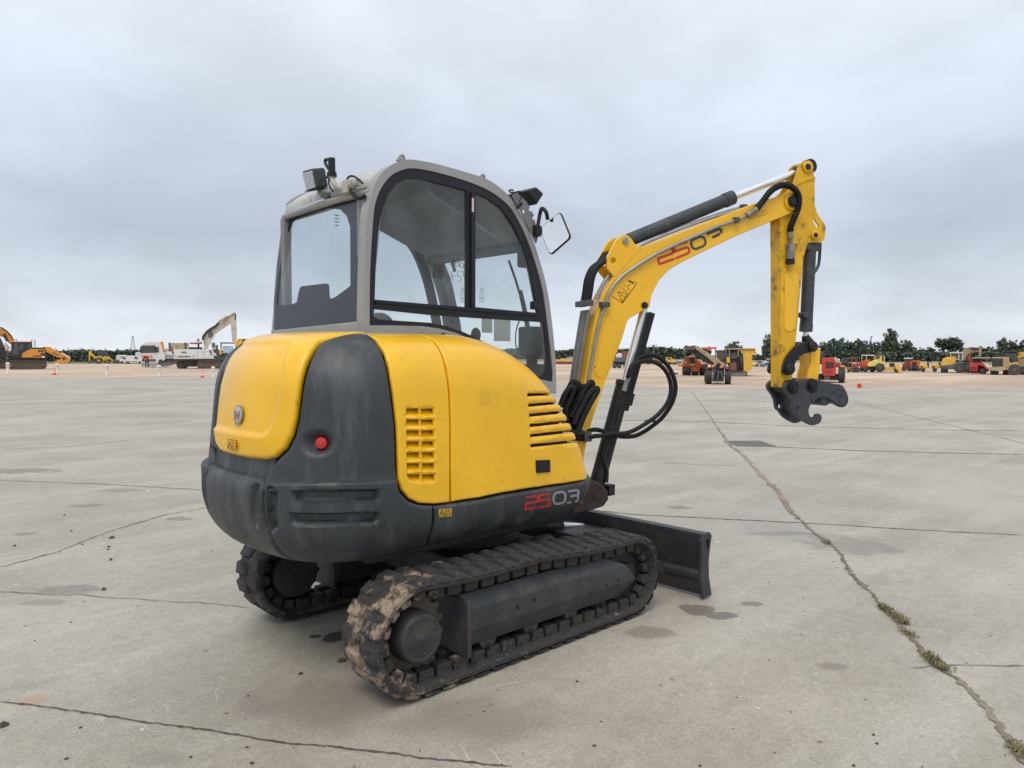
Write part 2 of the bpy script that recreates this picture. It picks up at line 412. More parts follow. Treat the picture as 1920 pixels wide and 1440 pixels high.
# grey corner panels
cl = [(620, 627), (603, 640), (587, 661), (574.5, 690), (565, 733), (558, 787), (550.5, 819), (537, 844), (518, 862), (505, 878), (497, 891), (494, 907)]
cr = [(747, 903), (744.5, 870), (742, 800), (735, 740), (727, 690), (718, 660), (705, 630)]
A_cl = PX(cl, F1, C0); A_cr = PX(cr, F1, C0)
A_cl[0] = toA(np.array([-.80, hit(622, 626, F1, C0)[1], 1.503]), C0)
A_cr[-1] = toA(np.array([-.87, -.50, 1.49]), C0); A_cr.append(toA(np.array([-.80, -.33, 1.51]), C0))
low = PX([(500, 912), (560, 911), (620, 910), (690, 908), (745, 906)], F1, C0)
for a in low: a[1] -= .03
corner_o = A_cl[::1]+low+A_cr
lampA = toA(hit(600, 831, F1, C0), C0); lr = np.array([.075, .055])
def corner_disp(V, P):
    q = np.hypot(*((V-lampA-np.array([-.012, 0]))/lr).T); dz = -.042*np.clip(1-(np.clip(q-.45, 0, 1)/.75), 0, 1)**1.4
    el0 = np.array(low)[:, 1].max()
    k = np.clip((el0+.07-V[:, 1])/.10, 0, 1); return dz+.030*k*k
cornr = patch('corner_panel', corner_o, F1, C0, greyp, EX, disp=corner_disp, res=.013, rnd=.018, thick=.03)
corner_l = [np.array([a[0]-.012, a[1]]) for a in A_left[::-1]]+mir(A_cl)[-4:]+mir(low+A_cr)
cornl = patch('corner_panel', corner_l, F1, C0, greyp, EX, res=.02, rnd=.018, thick=.03)
# side panel with the two columns of vents
side_l = [(709, 630), (721, 660), (730, 690), (738, 740), (745, 800), (747.5, 870), (748.5, 900), (755, 920), (768, 935), (787, 943.5), (815, 945), (844, 942)]
A_sl = PX(side_l, F1, C0); A_sl = [toA(np.array([-.86, -.30, 1.50]), C0), toA(np.array([-.86, -.47, 1.50]), C0)]+A_sl[1:]
seam = [(844, 942), (844, 880), (844, 800), (842, 740), (837, 700), (827, 663)]
A_se = PX(seam, F1, C0); A_se += [toA(np.array([-.585, -.50, 1.49]), C0), toA(np.array([-.585, -.30, 1.497]), C0)]
vents = []
for k in range(7):
    y0 = 766.5+k*20.6; y1 = y0+12.6
    for c, (x0, x1) in enumerate(((762.7, 786.7), (790.7, 814.2))):
        x0 += k*.35; x1 += k*.35
        vents.append([(x0, y0), (x1, y0-.6), (x1, y1-.4), (x0, y1)] if not (k == 6 and c == 0) else [(x0, y0), (x1, y0-.6), (x1, y1-.4), (x0+9, y1-1), (x0+3, y1-6)])
A_v = [PX(v, F1, C0) for v in vents]
sidep = patch('side_panel', A_sl[:-1]+A_se, F1, C0, yel, EX, holes=A_v, res=.012, rnd=.007, thick=.02)
mb = MB()
for v in vents:
    xs = [p[0] for p in v]; ys = [p[1] for p in v]; q = []
    for (x, y), o in (((min(xs)-1.5, max(ys)+.5), -.006), ((max(xs)+1.5, max(ys)+.5), -.006), ((max(xs)+1.5, min(ys)-2), -.045), ((min(xs)-1.5, min(ys)-2), -.045)):
        p = hit(x, y, F1, C0); q.append(p+grad(p, F1)*o)
    mb.add(q, [(0, 1, 2, 3)])
mb.build('vent_louvre', yel, sidep, fix=False)
# engine hood with six wrap-round slots
A_hb = PX([(848, 941), (900, 933), (960, 921), (1010, 913), (1060, 906), (1090, 901)], F1, C0)
zb = [surf(a, F1, C0)[2] for a in A_hb][-1]
A_fr = P3([(.36, -.58, zb+.005), (.40, -.45, zb+.01), (.40, -.28, zb+.01), (.33, -.28, 1.0), (.25, -.28, 1.16), (.1, -.28, float(ztop(np.array(.1)))), (-.2, -.28, float(ztop(np.array(-.2)))), (-.42, -.28, 1.497)], C0)
seam2 = [toA(hit(x+3, y, F1, C0), C0) for x, y in seam[1:]][::-1]
seam2 = [toA(np.array([-.575, -.30, 1.497]), C0), toA(np.array([-.575, -.50, 1.49]), C0)]+seam2
slots = []
for yl, x0, xr, yr in ((740, 990.7, 1028, 738), (760, 992.5, 1044, 755), (778.7, 994, 1056, 772.5), (798, 995, 1067, 790.5), (817, 996, 1075, 808.5), (836, 996.5, 1082, 827.5)):
    a0 = PX([(x0, yl-2.6), (x0, yl+3.0)], F1, C0); a1 = PX([(xr-6, yr-2.6), (xr-6, yr+3.0)], F1, C0)
    k = .20/(a1[0][0]-a0[0][0]); e0 = a1[0]+(a1[0]-a0[0])*k; e1 = a1[1]+(a1[1]-a0[1])*k
    slots.append([a0[0], *[a0[0]+(a1[0]-a0[0])*t for t in (.33, .66)], a1[0], e0, e1, a1[1], *[a0[1]+(a1[1]-a0[1])*t for t in (.66, .33)], a0[1]])
latch_px = [(1004, 863), (1030, 862), (1030, 885), (1005, 887)]
ehood = patch('engine_hood', A_hb+A_fr+seam2, F1, C0, yel, EX, holes=slots, res=.012, rnd=.007, thick=.02)
# dark inside behind every gap
core = [np.array([a, e]) for a, e in ((-2*PI+1.6, -.45), (-.15, -.45), (-.15, -.05), (-.35, .25), (-.8, .52), (-1.6, .75), (-2.6, .72), (-3.6, .72), (-4.5, .75))]
patch('inner_panel', [np.array([-4.6, -.35]), np.array([-.15, -.3]), np.array([-.2, .2]), np.array([-.55, .55]), np.array([-1.1, .78]), np.array([-2.1, .80]), np.array([-PI, .80]), np.array([-4.2, .80]), np.array([-4.6, .6])], F1, C0, meshin, EX, res=.05, off=-.05, thick=.004)
# latch
mb = MB()
lp = [hit(x, y, F1, C0) for x, y in latch_px]; ln = grad(lp[0], F1)
def bump_poly(mb, ps, n, h, mi=0): mb.add([p+n*.001 for p in ps]+[p+n*h for p in ps], [(4, 5, 6, 7), (0, 1, 5, 4), (1, 2, 6, 5), (2, 3, 7, 6), (3, 0, 4, 7)], False, mi)
bump_poly(mb, lp, ln, .008); c_ = sum(lp)/4
mb.build('latch', plast, ehood, bevel=.002)
mb = MB(); bump_poly(mb, [c_+(p-c_)*np.array([.72, 1, .45])+np.array([0, 0, -.003]) for p in lp], ln, .011); mb.build('latch_handle', darkin, ehood, bevel=.001)

# --- counterweight and skirts
ledge = [(497, 893), (492, 910)]
seam_cw = [(492, 909), (489, 930), (490, 960), (496, 990), (508, 1013), (530, 1040)]
A_cs = PX(seam_cw, F2, C2)
A_led = toA(np.array([-1.20, -.245, .905]), C2)
under = lambda az, el: np.array([az, el])
cs_low = A_cs[-1]
def grooves(V, P):
    dz = np.zeros(len(V))
    for g in GRV:
        d = segdist(V, g); ins = inpoly(V, g); s = np.where(ins, d, -d)/.011; dz -= .034*np.clip(s+.1, 0, 1)
    return dz
# centre block (rear): from the right seam to its mirror
cen_r = [A_led]+A_cs+[np.array([cs_low[0]+.06, -.75])]
cen_o = sym(cen_r)
slot_c = PX([(468, 911), (474, 905), (480, 907), (483, 920), (483.5, 985), (481, 991), (475, 986), (469, 965)], F2, C2)
GRV = [slot_c, mir(slot_c)]
cw = patch('counterweight', cen_o, F3, C2, greyp, EX, disp=grooves, res=.011, rnd=.016, thick=.04)
# right block
A_rt = [np.array([a[0]+.014, a[1]]) for a in A_cs]
top_r = PX([(497, 907), (530, 906), (560, 905.5), (620, 904.5), (690, 903), (744, 899)], F2, C2)
curve_r = PX([(748, 912), (753, 925), (768, 941), (787, 948), (813, 950)], F2, C2)
sm_r = PX([(813, 950), (812, 985), (804, 1010), (792, 1031)], F2, C2)
lowr = [np.array([sm_r[-1][0]-.05, -.80]), np.array([cs_low[0]+.074, -.75])]
right_o = top_r+curve_r+sm_r[1:]+lowr+A_rt[::-1]
gv1 = PX([(545, 919), (600, 920), (713, 917), (713.5, 933), (708, 940), (640, 944), (548, 943)], F2, C2)
gv2 = PX([(543, 962), (600, 963), (711, 960), (710.5, 976), (706, 982), (640, 986), (546, 984)], F2, C2)
slot_r = PX([(499, 915), (503, 911), (513, 913), (519, 920), (520, 990), (517, 1000), (510, 1000), (503, 985), (499, 960)], F2, C2)
GRV_R = [gv1, gv2, slot_r]
GRV = GRV_R
cwr = patch('counterweight_side', right_o, F2, C2, greyp, EX, disp=grooves, res=.0095, rnd=.014, thick=.04)
GRV = [mir(g) for g in GRV_R]
cwl = patch('counterweight_side', mir(right_o), F2, C2, greyp, EX, disp=grooves, res=.02, rnd=.014, thick=.04)
# shelf that closes the step between the counterweight and the corner panel
# side skirt
sk_top = PX([(816, 951), (846, 947), (900, 939), (960, 927), (1010, 919), (1060, 911), (1095, 904)], F2, C2)
za = .775
sk_o = sk_top+P3([(.40, -.56, za), (.43, -.40, za), (.43, -.20, za), (.43, -.20, .56), (.30, -.30, .512), (.25, -.50, .515)], C2)
lowS = [np.array([sm_r[-1][0]+.01, -.80])]
sk_o = sk_o+P3([(-.2, -.45, .515)], C2)+[np.array([sm_r[-1][0]-.03, -.78])]+[np.array([a[0]+.012, a[1]]) for a in sm_r[::-1][:-1]]
skirt = patch('side_skirt', sk_o, F2, C2, greyp, EX, res=.016, rnd=.012, thick=.03)
skl = patch('side_skirt', mir(sk_o), F2, C2, greyp, EX, res=.03, rnd=.012, thick=.03)
# floor pan and left body side, the parts the photo only hints at
mb = MB()
mb.box((-.30, 0, .60), (1.30, 1.10, .14)); mb.box((-.9, 0, .62), (.3, .8, .16))
mb.box((-.32, 0, .78), (1.3, 1.12, .22)); mb.box((.0, .18, 1.0), (.86, .90, .24)); mb.box((-.86, 0, 1.02), (.30, .9, .5))
mb.build('revolving_frame', darkin, EX, bevel=.02)
lp_o = P3([(.36, .60, .80), (.0, .655, .80), (-.5, .655, .80), (-.85, .655, .80), (-.85, .64, 1.2), (-.5, .64, 1.2), (0, .64, 1.2), (.26, .62, 1.18)], C0)
for a in lp_o: a[0] = a[0] if a[0] < 1.9 else a[0]-2*PI
lp_o = [np.array([-a[0], a[1]]) for a in P3([(.36, -.60, .80), (.0, -.655, .80), (-.5, -.655, .80), (-.85, -.655, .80), (-.85, -.64, 1.2), (-.5, -.64, 1.2), (0, -.64, 1.2), (.26, -.62, 1.18)], C0)]
patch('side_panel', lp_o, F1, C0, yel, EX, res=.04, rnd=.01)
# tail light
lc = surf(lampA, F1, C0); lnr = grad(lc, F1); lc = lc-lnr*.042
mb = MB(); mb.lathe(lc, lnr, [(0, .025), (.022, .025), (.027, .022), (.029, .012), (.030, .004)], 28); mb.lathe(lc+lnr*.029, lnr, [(0, .004), (.004, .003)], 10, mi=1)
mb.build('tail_light', [redm, steel], cornr)
# emblem and stickers on the rear hood
ec = hit(447, 778, F1, C0); en = grad(ec, F1); ec = ec-en*.001
eu = Vector((0, -1, 0)); eu = (eu-Vector(en)*eu.dot(Vector(en))).normalized(); ew = Vector(en).cross(eu); ew = ew if ew.z > 0 else -ew
def edisc(mb, r0, r1, h, mi):
    ps = []
    mb.lathe(ec, en, [(0, r1), (h, r1), (h+.001, r0)], 32, mi)
mb = MB(); edisc(mb, .039, .042, .004, 0); edisc(mb, .034, .036, .0055, 1)
for pth in ([(-.022, .018), (-.011, -.018), (0, .010), (.011, -.018), (.022, .018)],):
    for q in strip(pth, .009): mb.add([Vector(ec)+Vector(en)*.0075+eu*p[0]+ew*p[1] for p in q], [(0, 1, 2, 3)], False, 2)
mb.build('emblem', [steel, mat('emblem_silver', (.46, .46, .45), .4, .2), mat('emblem_red', (.30, .05, .035), .5)], hood, fix=False)
def sticker(name, quad, F, C, parent, base, drawing):
    """small pictogram sticker: quad in pixels (tl, tr, br, bl), drawing in unit square"""
    tl, tr, br, bl = [np.array(p, float) for p in quad]
    def uv(u, v): return (tl*(1-u)*(1-v)+tr*u*(1-v)+br*u*v+bl*(1-u)*v)
    mb = MB()
    for q, mi, o in [([(0, 0), (1, 0), (1, 1), (0, 1)], 0, .0015)]+[(q, 1, .0025) for pth, w in drawing for q in strip(pth, w)]:
        ps = []
        for u, v in q:
            x, y = uv(u, v); p = hit(x, y, F, C); ps.append(p+grad(p, F)*o)
        mb.add(ps, [tuple(range(4))], False, mi)
    return mb.build(name, [base, inkd], parent, fix=False)
box_ = [((.02, .03), (.98, .03), (.98, .97), (.02, .97), (.02, .03))]
tri = [([(.08, .85), (.27, .15), (.46, .85), (.08, .85)], .05), ([(.27, .4), (.24, .6), (.32, .75)], .04)]
man = [([(.62, .35), (.7, .2), (.8, .3), (.72, .42), (.62, .35)], .04), ([(.6, .85), (.6, .58), (.85, .58), (.85, .85), (.6, .85)], .04), ([(.5, .03), (.5, .97)], .03)]
def framed(*d): return [([b for b in box_[0]], .04)]+[k for g in d for k in g]
s1 = sticker('warning_sticker', [(430, 823.5), (446, 825.5), (446, 844), (429.5, 841.5)], F1, C0, hood, oraned, framed(tri, man))
for v in s1.data.vertices: v.co += Vector(en)*.005
sticker('warning_sticker', [(821, 953.5), (848, 951.5), (848, 968.5), (820.5, 971)], F2, C2, skirt, yeld, framed(tri, man))
# model number 2503 on the skirt (drawn in a unit cell: x to the right, y down)
D2 = [[(0, 0), (.85, 0), (1, .12), (1, .42), (.88, .5), (.12, .5), (0, .62), (0, 1), (1, 1)]]
D5 = [[(1, 0), (0, 0), (0, .45), (.85, .45), (1, .58), (1, .88), (.85, 1), (0, 1)]]
D0 = [[(.25, 0), (.75, 0), (.93, .12), (1, .35), (1, .65), (.93, .88), (.75, 1), (.25, 1), (.07, .88), (0, .65), (0, .35), (.07, .12), (.25, 0)]]
D3 = [[(0, 0), (.9, 0), (1, .1), (1, .38), (.88, .47), (.25, .47)], [(.88, .47), (1, .58), (1, .9), (.9, 1), (.72, 1)], [(0, 1), (.42, 1)]]
def digits(name, cells, w, F, C, parent, off=.002, mapper=None):
    for dig, quad, m in cells:
        tl, tr, br, bl = [np.array(p, float) for p in quad]; mb = MB()
        for pth in dig:
            pp = [tl*(1-u)*(1-v)+tr*u*(1-v)+br*u*v+bl*(1-u)*v for u, v in pth]; pp = resample(pp, 4, closed=False)
            for q in strip(pp, w):
                ps = []
                for x, y in q:
                    if mapper: ps.append(mapper(x, y))
                    else: p = hit(x, y, F, C); ps.append(p+grad(p, F)*off)
                mb.add(ps, [tuple(range(4))])
        mb.build(name, m, parent, fix=False)
digits('model_number', [(D2, [(986, 932.5), (1008, 929), (1006, 951), (984.5, 954.5)], redd), (D5, [(1011, 928), (1030, 925.5), (1030.5, 947), (1009, 951)], redd),
    (D0, [(1037, 924.5), (1059.5, 921), (1059.5, 942), (1037.5, 945.5)], greyd), (D3, [(1064.5, 921), (1084, 918.5), (1083, 939), (1062, 942.5)], greyd)], 4.2, F2, C2, skirt)
# ================================================================== cab
CY, CYL = -.28, .68            # right and left cab walls
def side(L, y=CY): return [onaxis(px, py, 1, y)[[0, 2]] for px, py in L]
arch_px = [(682, 650), (682, 604), (684, 510), (688, 416), (693, 380), (703, 345), (721, 319), (746, 304), (763, 299.5), (780, 300), (817, 307), (871, 322), (917, 338), (949, 362), (968, 386), (992, 432), (1011, 485), (1027, 547), (1036, 613), (1041, 666), (1043, 712), (1043, 738)]
blk_px = [(693, 610), (694, 510), (699, 422), (703, 385), (714, 354), (733, 329.5), (755, 318.5), (777, 315.5), (817, 322.5), (871, 338), (911, 354), (939, 372), (961, 394), (983, 435), (1002, 485), (1017.5, 541), (1025, 591), (1032.5, 651), (1037, 700), (1036, 716), (1012, 711), (985, 692), (949, 669), (917.5, 654), (886, 638), (855, 624), (824, 616), (792, 611.5), (739, 610)]
ul_px = [(704, 561.5), (706, 500), (710, 435), (717.5, 394), (730, 363), (746, 343.5), (767.5, 334), (792.5, 335.6), (835, 346), (877, 357), (877.5, 576)]
ur_px = [(893, 361.5), (917.5, 372.5), (942.5, 391), (964, 422.5), (983, 463), (996, 510), (1008, 572.5), (1011, 586.6), (950, 581), (893, 575.6)]
lo_px = [(700, 580), (704, 579), (808, 590), (917, 597.5), (1020.6, 604), (1028, 666), (1026, 690), (1019, 704), (1011, 708), (980, 688), (949, 666), (930, 654), (899, 635), (870.6, 622.5), (839, 611.5), (808, 605), (739, 600.6), (711, 599), (702, 593)]
arch = side(arch_px); arch = [arch[0]]+[np.array(p) for p in smooth_path(arch[1:-1], 4)]+[arch[-1]]
blk = [np.array(p) for p in smooth_path(side(blk_px[:18]), 4)]+side(blk_px[18:])
ul, ur, lo = side(ul_px), side(ur_px), side(lo_px)
zbot = 1.20
arch_o = [np.array([arch[0][0], 1.45])]+arch[1:]+[np.array([arch[-1][0], zbot]), np.array([-.3, zbot]), np.array([-.3, 1.45])]
def fy(y0, s): return lambda u, v, t: (u, y0+s*t, v)     # t grows inward
CABP = thing('cab', None, None); CABP.parent = EX
ctr = np.mean(blk, axis=0)
def grow(poly, k):      # push a closed outline outward by k metres
    P = [np.asarray(p, float) for p in poly]; A = sum(P[i-1][0]*P[i][1]-P[i][0]*P[i-1][1] for i in range(len(P))); o = []
    for i in range(len(P)):
        t = P[(i+1) % len(P)]-P[i-1]; t = t/np.linalg.norm(t); nn = np.array([t[1], -t[0]])*(1 if A > 0 else -1); o.append(P[i]+nn*k)
    return o
def cab_side(y0, s, right=True):
    mb = MB(); mb.prism(arch_o, fy(y0, s), 0, .062, holes=[blk]); fr = mb.build('cab_frame', cabgrey, CABP, bevel=.026, segs=4)
    mb = MB(); mb.prism(grow(blk, -.001), fy(y0, s), .006, .030, holes=[ul, ur, lo]); wf = mb.build('window_frame', framebl, CABP, bevel=.003)
    for nm, h, t in (('sliding_window', ul, .018), ('side_window', ur, .013), ('lower_window', lo, .012)):
        mb = MB(); mb.prism(grow(h, .006), fy(y0, s), t, t+.005); mb.build(nm, pane, CABP)
    return wf
wf = cab_side(CY, 1)
mb = MB()      # sliding rails and catch of the window
for a, b in (((704, 566), (1012, 591)),):
    pa, pb = side([a, b]); mb.bar((pa[0], CY+.001, pa[1]), (pb[0], CY+.001, pb[1]), .012, .010)
pa, pb = side([(885.5, 360), (885.5, 576)]); mb.bar((pa[0], CY+.004, pa[1]), (pb[0], CY+.004, pb[1]), .02, .018)
mb.build('window_rail', framebl, CABP)
mb = MB(); pa, pb = side([(884.5, 372), (884.5, 398)]); mb.bar((pa[0], CY-.008, pa[1]), (pb[0], CY-.008, pb[1]), .008, .009); mb.build('window_label', whited, CABP)
mb = MB(); pa, pb = side([(1001, 565), (1001, 580)]); mb.bar((pa[0], CY+.0, pa[1]), (pb[0], CY+.0, pb[1]), .03, .035); mb.build('window_catch', plast, CABP, bevel=.004)
# left wall: door side, seen through the cab
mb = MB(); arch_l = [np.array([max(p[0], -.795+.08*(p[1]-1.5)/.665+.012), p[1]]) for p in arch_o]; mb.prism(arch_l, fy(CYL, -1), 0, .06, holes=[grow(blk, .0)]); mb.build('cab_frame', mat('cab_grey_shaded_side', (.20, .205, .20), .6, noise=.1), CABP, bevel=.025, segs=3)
mid = -.06
zb_ = min(p[1] for p in blk)
dr = [p for p in grow(blk, -.012) if p[0] < mid]; fr = [p for p in grow(blk, -.012) if p[0] >= mid]
# door leaf: a curved leading edge as in the photo, plus the front quarter post
def ly(px, py): return onaxis(px, py, 1, CYL-.03)[[0, 2]]
edge = [ly(*p) for p in ((712, 495), (745, 462), (790, 452), (815, 448))]
dpts_o = [ly(*p) for p in ((709, 418), (735, 424), (757, 440), (780, 470), (797, 510), (808, 550), (820, 610), (826, 650), (828, 690))]
dpts_i = [ly(*p) for p in ((709, 418), (730, 428), (748, 446), (766, 475), (782, 510), (793, 548), (804, 605), (810, 650), (812, 690))]
mb = MB()
for pts, w, t in ((dpts_o, .055, .03), ([ly(*p) for p in ((742, 412), (772, 430), (801, 456), (818, 495), (832, 534), (841, 573), (848, 606), (853, 640), (858, 690))], .085, .05)):
    for q in strip(smooth_path(pts, 4), w): mb.prism(q, fy(CYL-.012, -1), 0, t)
mb.build('door_frame', mat('door_trim', (.085, .09, .095), .6, noise=.2), CABP)
mb = MB(); mb.prism(grow(blk, -.004), fy(CYL, -1), .02, .024); mb.build('door_glass', pane, CABP)
mb = MB(); mb.tube([(*onaxis(831, 464, 1, .56),), (*onaxis(840, 465, 1, .56),), (*onaxis(853, 509, 1, .56),)], .011); mb.build('grab_handle', plast, CABP)
# roof skin and rear wall
ra = [p for p in arch if p[1] > 2.02]
ra = [p for p in ra if p[0] > -.715]
mb = MB(); rin = [np.array([p[0], p[1]-.012]) for p in ra]
ys = np.linspace(CY+.02, CYL-.02, 9); vs = []; n = len(ra)
for y in ys:
    crown = .012*(1-((y-.2)/.46)**2)
    vs += [(p[0], y, p[1]-.006+crown) for p in ra]
m_ = len(ys); fs = [(i*n+k, i*n+k+1, (i+1)*n+k+1, (i+1)*n+k) for i in range(m_-1) for k in range(n-1)]
base = len(vs); vs += [(x, y, z-.03) for x, y, z in vs]; fs += [tuple(i+base for i in f[::-1]) for f in fs]
rim = [(k, k+1, base+k+1, base+k) for k in range(n-1)]+[((m_-1)*n+k, (m_-1)*n+k+1, base+(m_-1)*n+k+1, base+(m_-1)*n+k) for k in range(n-1)]
rim += [(i*n, (i+1)*n, base+(i+1)*n, base+i*n) for i in range(m_-1)]+[(i*n+n-1, (i+1)*n+n-1, base+(i+1)*n+n-1, base+i*n+n-1) for i in range(m_-1)]
mb.add(vs, fs+rim, True)
roofm = mat('roof_paint', (.44, .44, .42), .45, noise=.1, nscale=5, dirt=(.20, .17, .13), dscale=7, damt=.36, dsharp=.08)
# the roof stops above the hatch; windshield top begins at x ~ -.05
mb.build('roof', roofm, CABP)
# windshield: same sheet further forward and down
wa = [p for p in arch if p[0] > .0 and p[1] < 2.25]
wo_ = [np.array([p[0]-.012, p[1]-.004]) for p in wa]; wi_ = [p-np.array([.005, .002]) for p in wo_]
mb = MB(); mb.prism(wo_+wi_[::-1], lambda u, v, t: (u, t, v), CY+.06, CYL-.06); mb.build('windscreen', pane, CABP)
xr0, xr1, zr0, zr1 = -.795, -.715, 1.50, 2.165
def rearx(z): return xr0+(xr1-xr0)*(z-zr0)/(zr1-zr0)
rn = np.array([-(zr1-zr0), 0, (xr1-xr0)]); rn = rn/np.linalg.norm(rn)
def onrear(px, py):
    d = ray(px, py); p0 = np.array([xr0, 0, zr0]); t = ((p0-CAM)@rn)/(d@rn); P = CAM+d*t; return P[[1, 2]]
def fr_(u, v, t): return (rearx(v)-rn[0]*t, u, v-rn[2]*t)
win_o = [onrear(*p) for p in ((512.5, 619), (514, 565), (519, 500), (527, 440), (535, 411), (560, 404), (620, 385), (677, 362), (679, 376), (676, 420), (673, 510), (672, 602))]
opn = [onrear(*p) for p in ((517.5, 569), (521, 520), (527, 479), (539, 431), (545, 418), (553, 411), (614, 390), (636, 392), (649, 405), (655, 425), (655.5, 470), (655.5, 535), (650, 540), (628, 556), (620, 560), (615, 557), (613.5, 533), (610, 531), (564, 536.5), (560, 541), (555, 566), (550, 569), (523, 574), (519, 573))]
frame_o = [np.array([CY+.03, 1.47]), np.array([CYL, 1.47])]+[np.array([CYL, 1.6]), onrear(517, 500), onrear(525.5, 440), onrear(534, 402), np.array(onrear(534, 402))+np.array([-.02, .02]), np.array([CY+.03, 2.172])]
mb = MB(); mb.prism(grow(win_o, .002), fr_, .004, .009, holes=[opn]); rwp = mb.build('rear_window_print', fritm, CABP)
mb = MB(); mb.prism(grow(win_o, .004), fr_, .010, .015); mb.build('rear_window', pane, CABP)
mb = MB(); mb.prism(frame_o, fr_, .0, .05, holes=[win_o]); mb.build('rear_frame', cabgrey, CABP, bevel=.006)
# inner trim posts behind the rear glass
for ya, yb in ((onrear(661, 540)[0], CY+.06), (CYL-.07, onrear(527, 480)[0])):
    mb = MB(); mb.box((-.72, (ya+yb)/2, 1.86), (.05, abs(ya-yb), .62)); mb.build('inner_post', greyin, CABP, bevel=.01)
# light ledge under the side window and lifting lugs, roof lip
mb = MB(); a = side([(700, 623)])[0]; b = side([(778, 628)])[0]
mb.box(((a[0]+b[0])/2-.03, CY-.012, 1.496), (b[0]-a[0]+.10, .07, .035)); mb.build('cab_ledge', cabgrey, CABP, bevel=.008)
mb = MB(); c = side([(831, 628.5)])[0]; mb.lathe((c[0], CY+.001, c[1]), (0, -1, 0), [(0, .013), (.003, .012)], 20); mb.build('blanking_plug', darkin, CABP)
for px, py, y in ((760, 297, CY+.03), (911, 333, CY+.03), (760, 297, CYL-.03), (911, 333, CYL-.03)):
    c = side([(px, py)])[0]; c[1] -= .004
    out = [(-.032, -.01), (-.010, .026), (0, .030), (.010, .026), (.032, -.01)]
    tilt = -.27 if px > 800 else -.1
    rot = lambda p: (c[0]+p[0]*math.cos(tilt)-p[1]*math.sin(tilt), c[1]+p[0]*math.sin(tilt)+p[1]*math.cos(tilt))
    mb = MB(); mb.prism([rot(p) for p in out], fy(y, 1), -.006, .006, holes=[[rot(p) for p in circ(0, .012, .007, 12)]]); mb.build('lifting_lug', cabgrey, CABP)
mb = MB(); pth = [(rearx(2.165)-.012, y, 2.172+.012*(1-((y-.2)/.46)**2)) for y in np.linspace(CY+.04, CYL-.05, 12)]; mb.tube(pth, .018, 8); mb.build('roof_lip', cabgrey, CABP)
# interior
mb = MB(); mb.box((-.15, .2, 1.16), (1.1, .86, .06)); mb.build('cab_floor', darkin, CABP)
mb = MB(); mb.box((-.42, .22, 1.42), (.46, .46, .12)); mb.box((-.63, .22, 1.50), (.10, .44, .36), Matrix.Rotation(-.16, 3, 'Y')); mb.build('operator_seat', seatm, CABP, bevel=.04, segs=3)
mb = MB(); mb.box((-.73, onrear(640, 550)[0], 1.66), (.05, .20, .10)); mb.build('seat_back_rim', greyin, CABP, bevel=.035, segs=3)
mb = MB(); c = side([(716, 596)], CY+.2)[0]; mb.lathe((c[0]-.02, CY+.17, c[1]-.06), (0, 1, 0), [(0, .085), (.1, .085)], 24); mb.build('armrest', greyin, CABP, bevel=.01)
for px, y in ((893, 0.0), (1000, .5)):
    c = onaxis(px, 640, 1, y-.10) if px > 895 else onaxis(892, 628, 1, CY+.12)
    if px > 895: continue
    mb = MB(); mb.tube([(c[0]-.03, c[1], 1.25), (c[0]-.01, c[1], c[2]-.02)], .012); mb.sphere(c, .032, 12, 8, (.8, 1, 1.25)); mb.build('control_lever', plast, CABP)
c0 = onaxis(1002, 640, 1, CY+.14)
mb = MB(); mb.box((c0[0]-.03, c0[1], c0[2]), (.10, .12, .17)); mb.box((c0[0]-.02, c0[1], c0[2]-.16), (.06, .05, .2)); mb.build('instrument_display', plast, CABP, bevel=.015)
mb = MB(); q = [onaxis(974, 600, 1, CY+.13), onaxis(967, 625, 1, CY+.13), onaxis(969, 652, 1, CY+.13), onaxis(986, 662, 1, CY+.13), onaxis(992, 690, 1, CY+.13)]; mb.tube(smooth_path(q, 5), .004, 6); mb.build('cable', hosem, CABP)
# sun shade under the roof and cross member
def roofz(x): 
    a_ = np.array(ra); return np.interp(x, a_[:, 0], a_[:, 1])
mb = MB()
P_ = [onaxis(746, 360, 1, -.12), onaxis(764, 421, 1, .50), onaxis(900, 444, 1, .50), onaxis(884, 396, 1, -.12)]
sh = [(-.36, -.18, 2.25), (.16, -.18, 2.05), (.18, .56, 2.05), (-.36, .56, 2.25)]
vs = sh+[(x, y, z-.02) for x, y, z in sh]; mb.add(vs, [(0, 1, 2, 3), (7, 6, 5, 4), (0, 4, 5, 1), (1, 5, 6, 2), (2, 6, 7, 3), (3, 7, 4, 0)])
mb.build('sun_shade', mat('shade_fabric', (.15, .16, .175), .8), CABP)
mb = MB(); w0 = [p for p in arch if p[0] > 0]; zc = 2.02; xc = np.interp(-zc, [-p[1] for p in w0], [p[0] for p in w0])-.04
mb.tube([(xc, CY+.05, zc), (xc, CYL-.05, zc)], .030, 12); mb.build('cross_member', mat('door_trim', (.085, .09, .095)), CABP)
for t in (0, 1): mb = MB(); mb.box((xc+.04, CY+.085 if t == 0 else CYL-.085, zc-.05), (.07, .06, .12)); mb.build('latch_block', plast, CABP, bevel=.012)
fp = [p for p in arch if p[0] > .05]
mb = MB(); mb.box((.42, .2, 1.315), (.05, .86, .10)); mb.build('dash_bar', darkin, CABP, bevel=.01)
# wiper
zf = lambda z: np.interp(-z, [-p[1] for p in fp], [p[0] for p in fp])
wp = [onaxis(964, 455, 1, .05), onaxis(993, 560, 1, .05)]
mb = MB(); wz = [1.98, 1.8, 1.65]; 
mb.tube([(zf(z)+.015, -.02-.08*(1.98-z), z) for z in np.linspace(1.97, 1.52, 8)], .008, 6); mb.tube([(zf(z)+.02, -.03-.09*(1.98-z), z) for z in np.linspace(1.80, 1.36, 6)], .010, 6)
mb.build('wiper', plast, CABP)
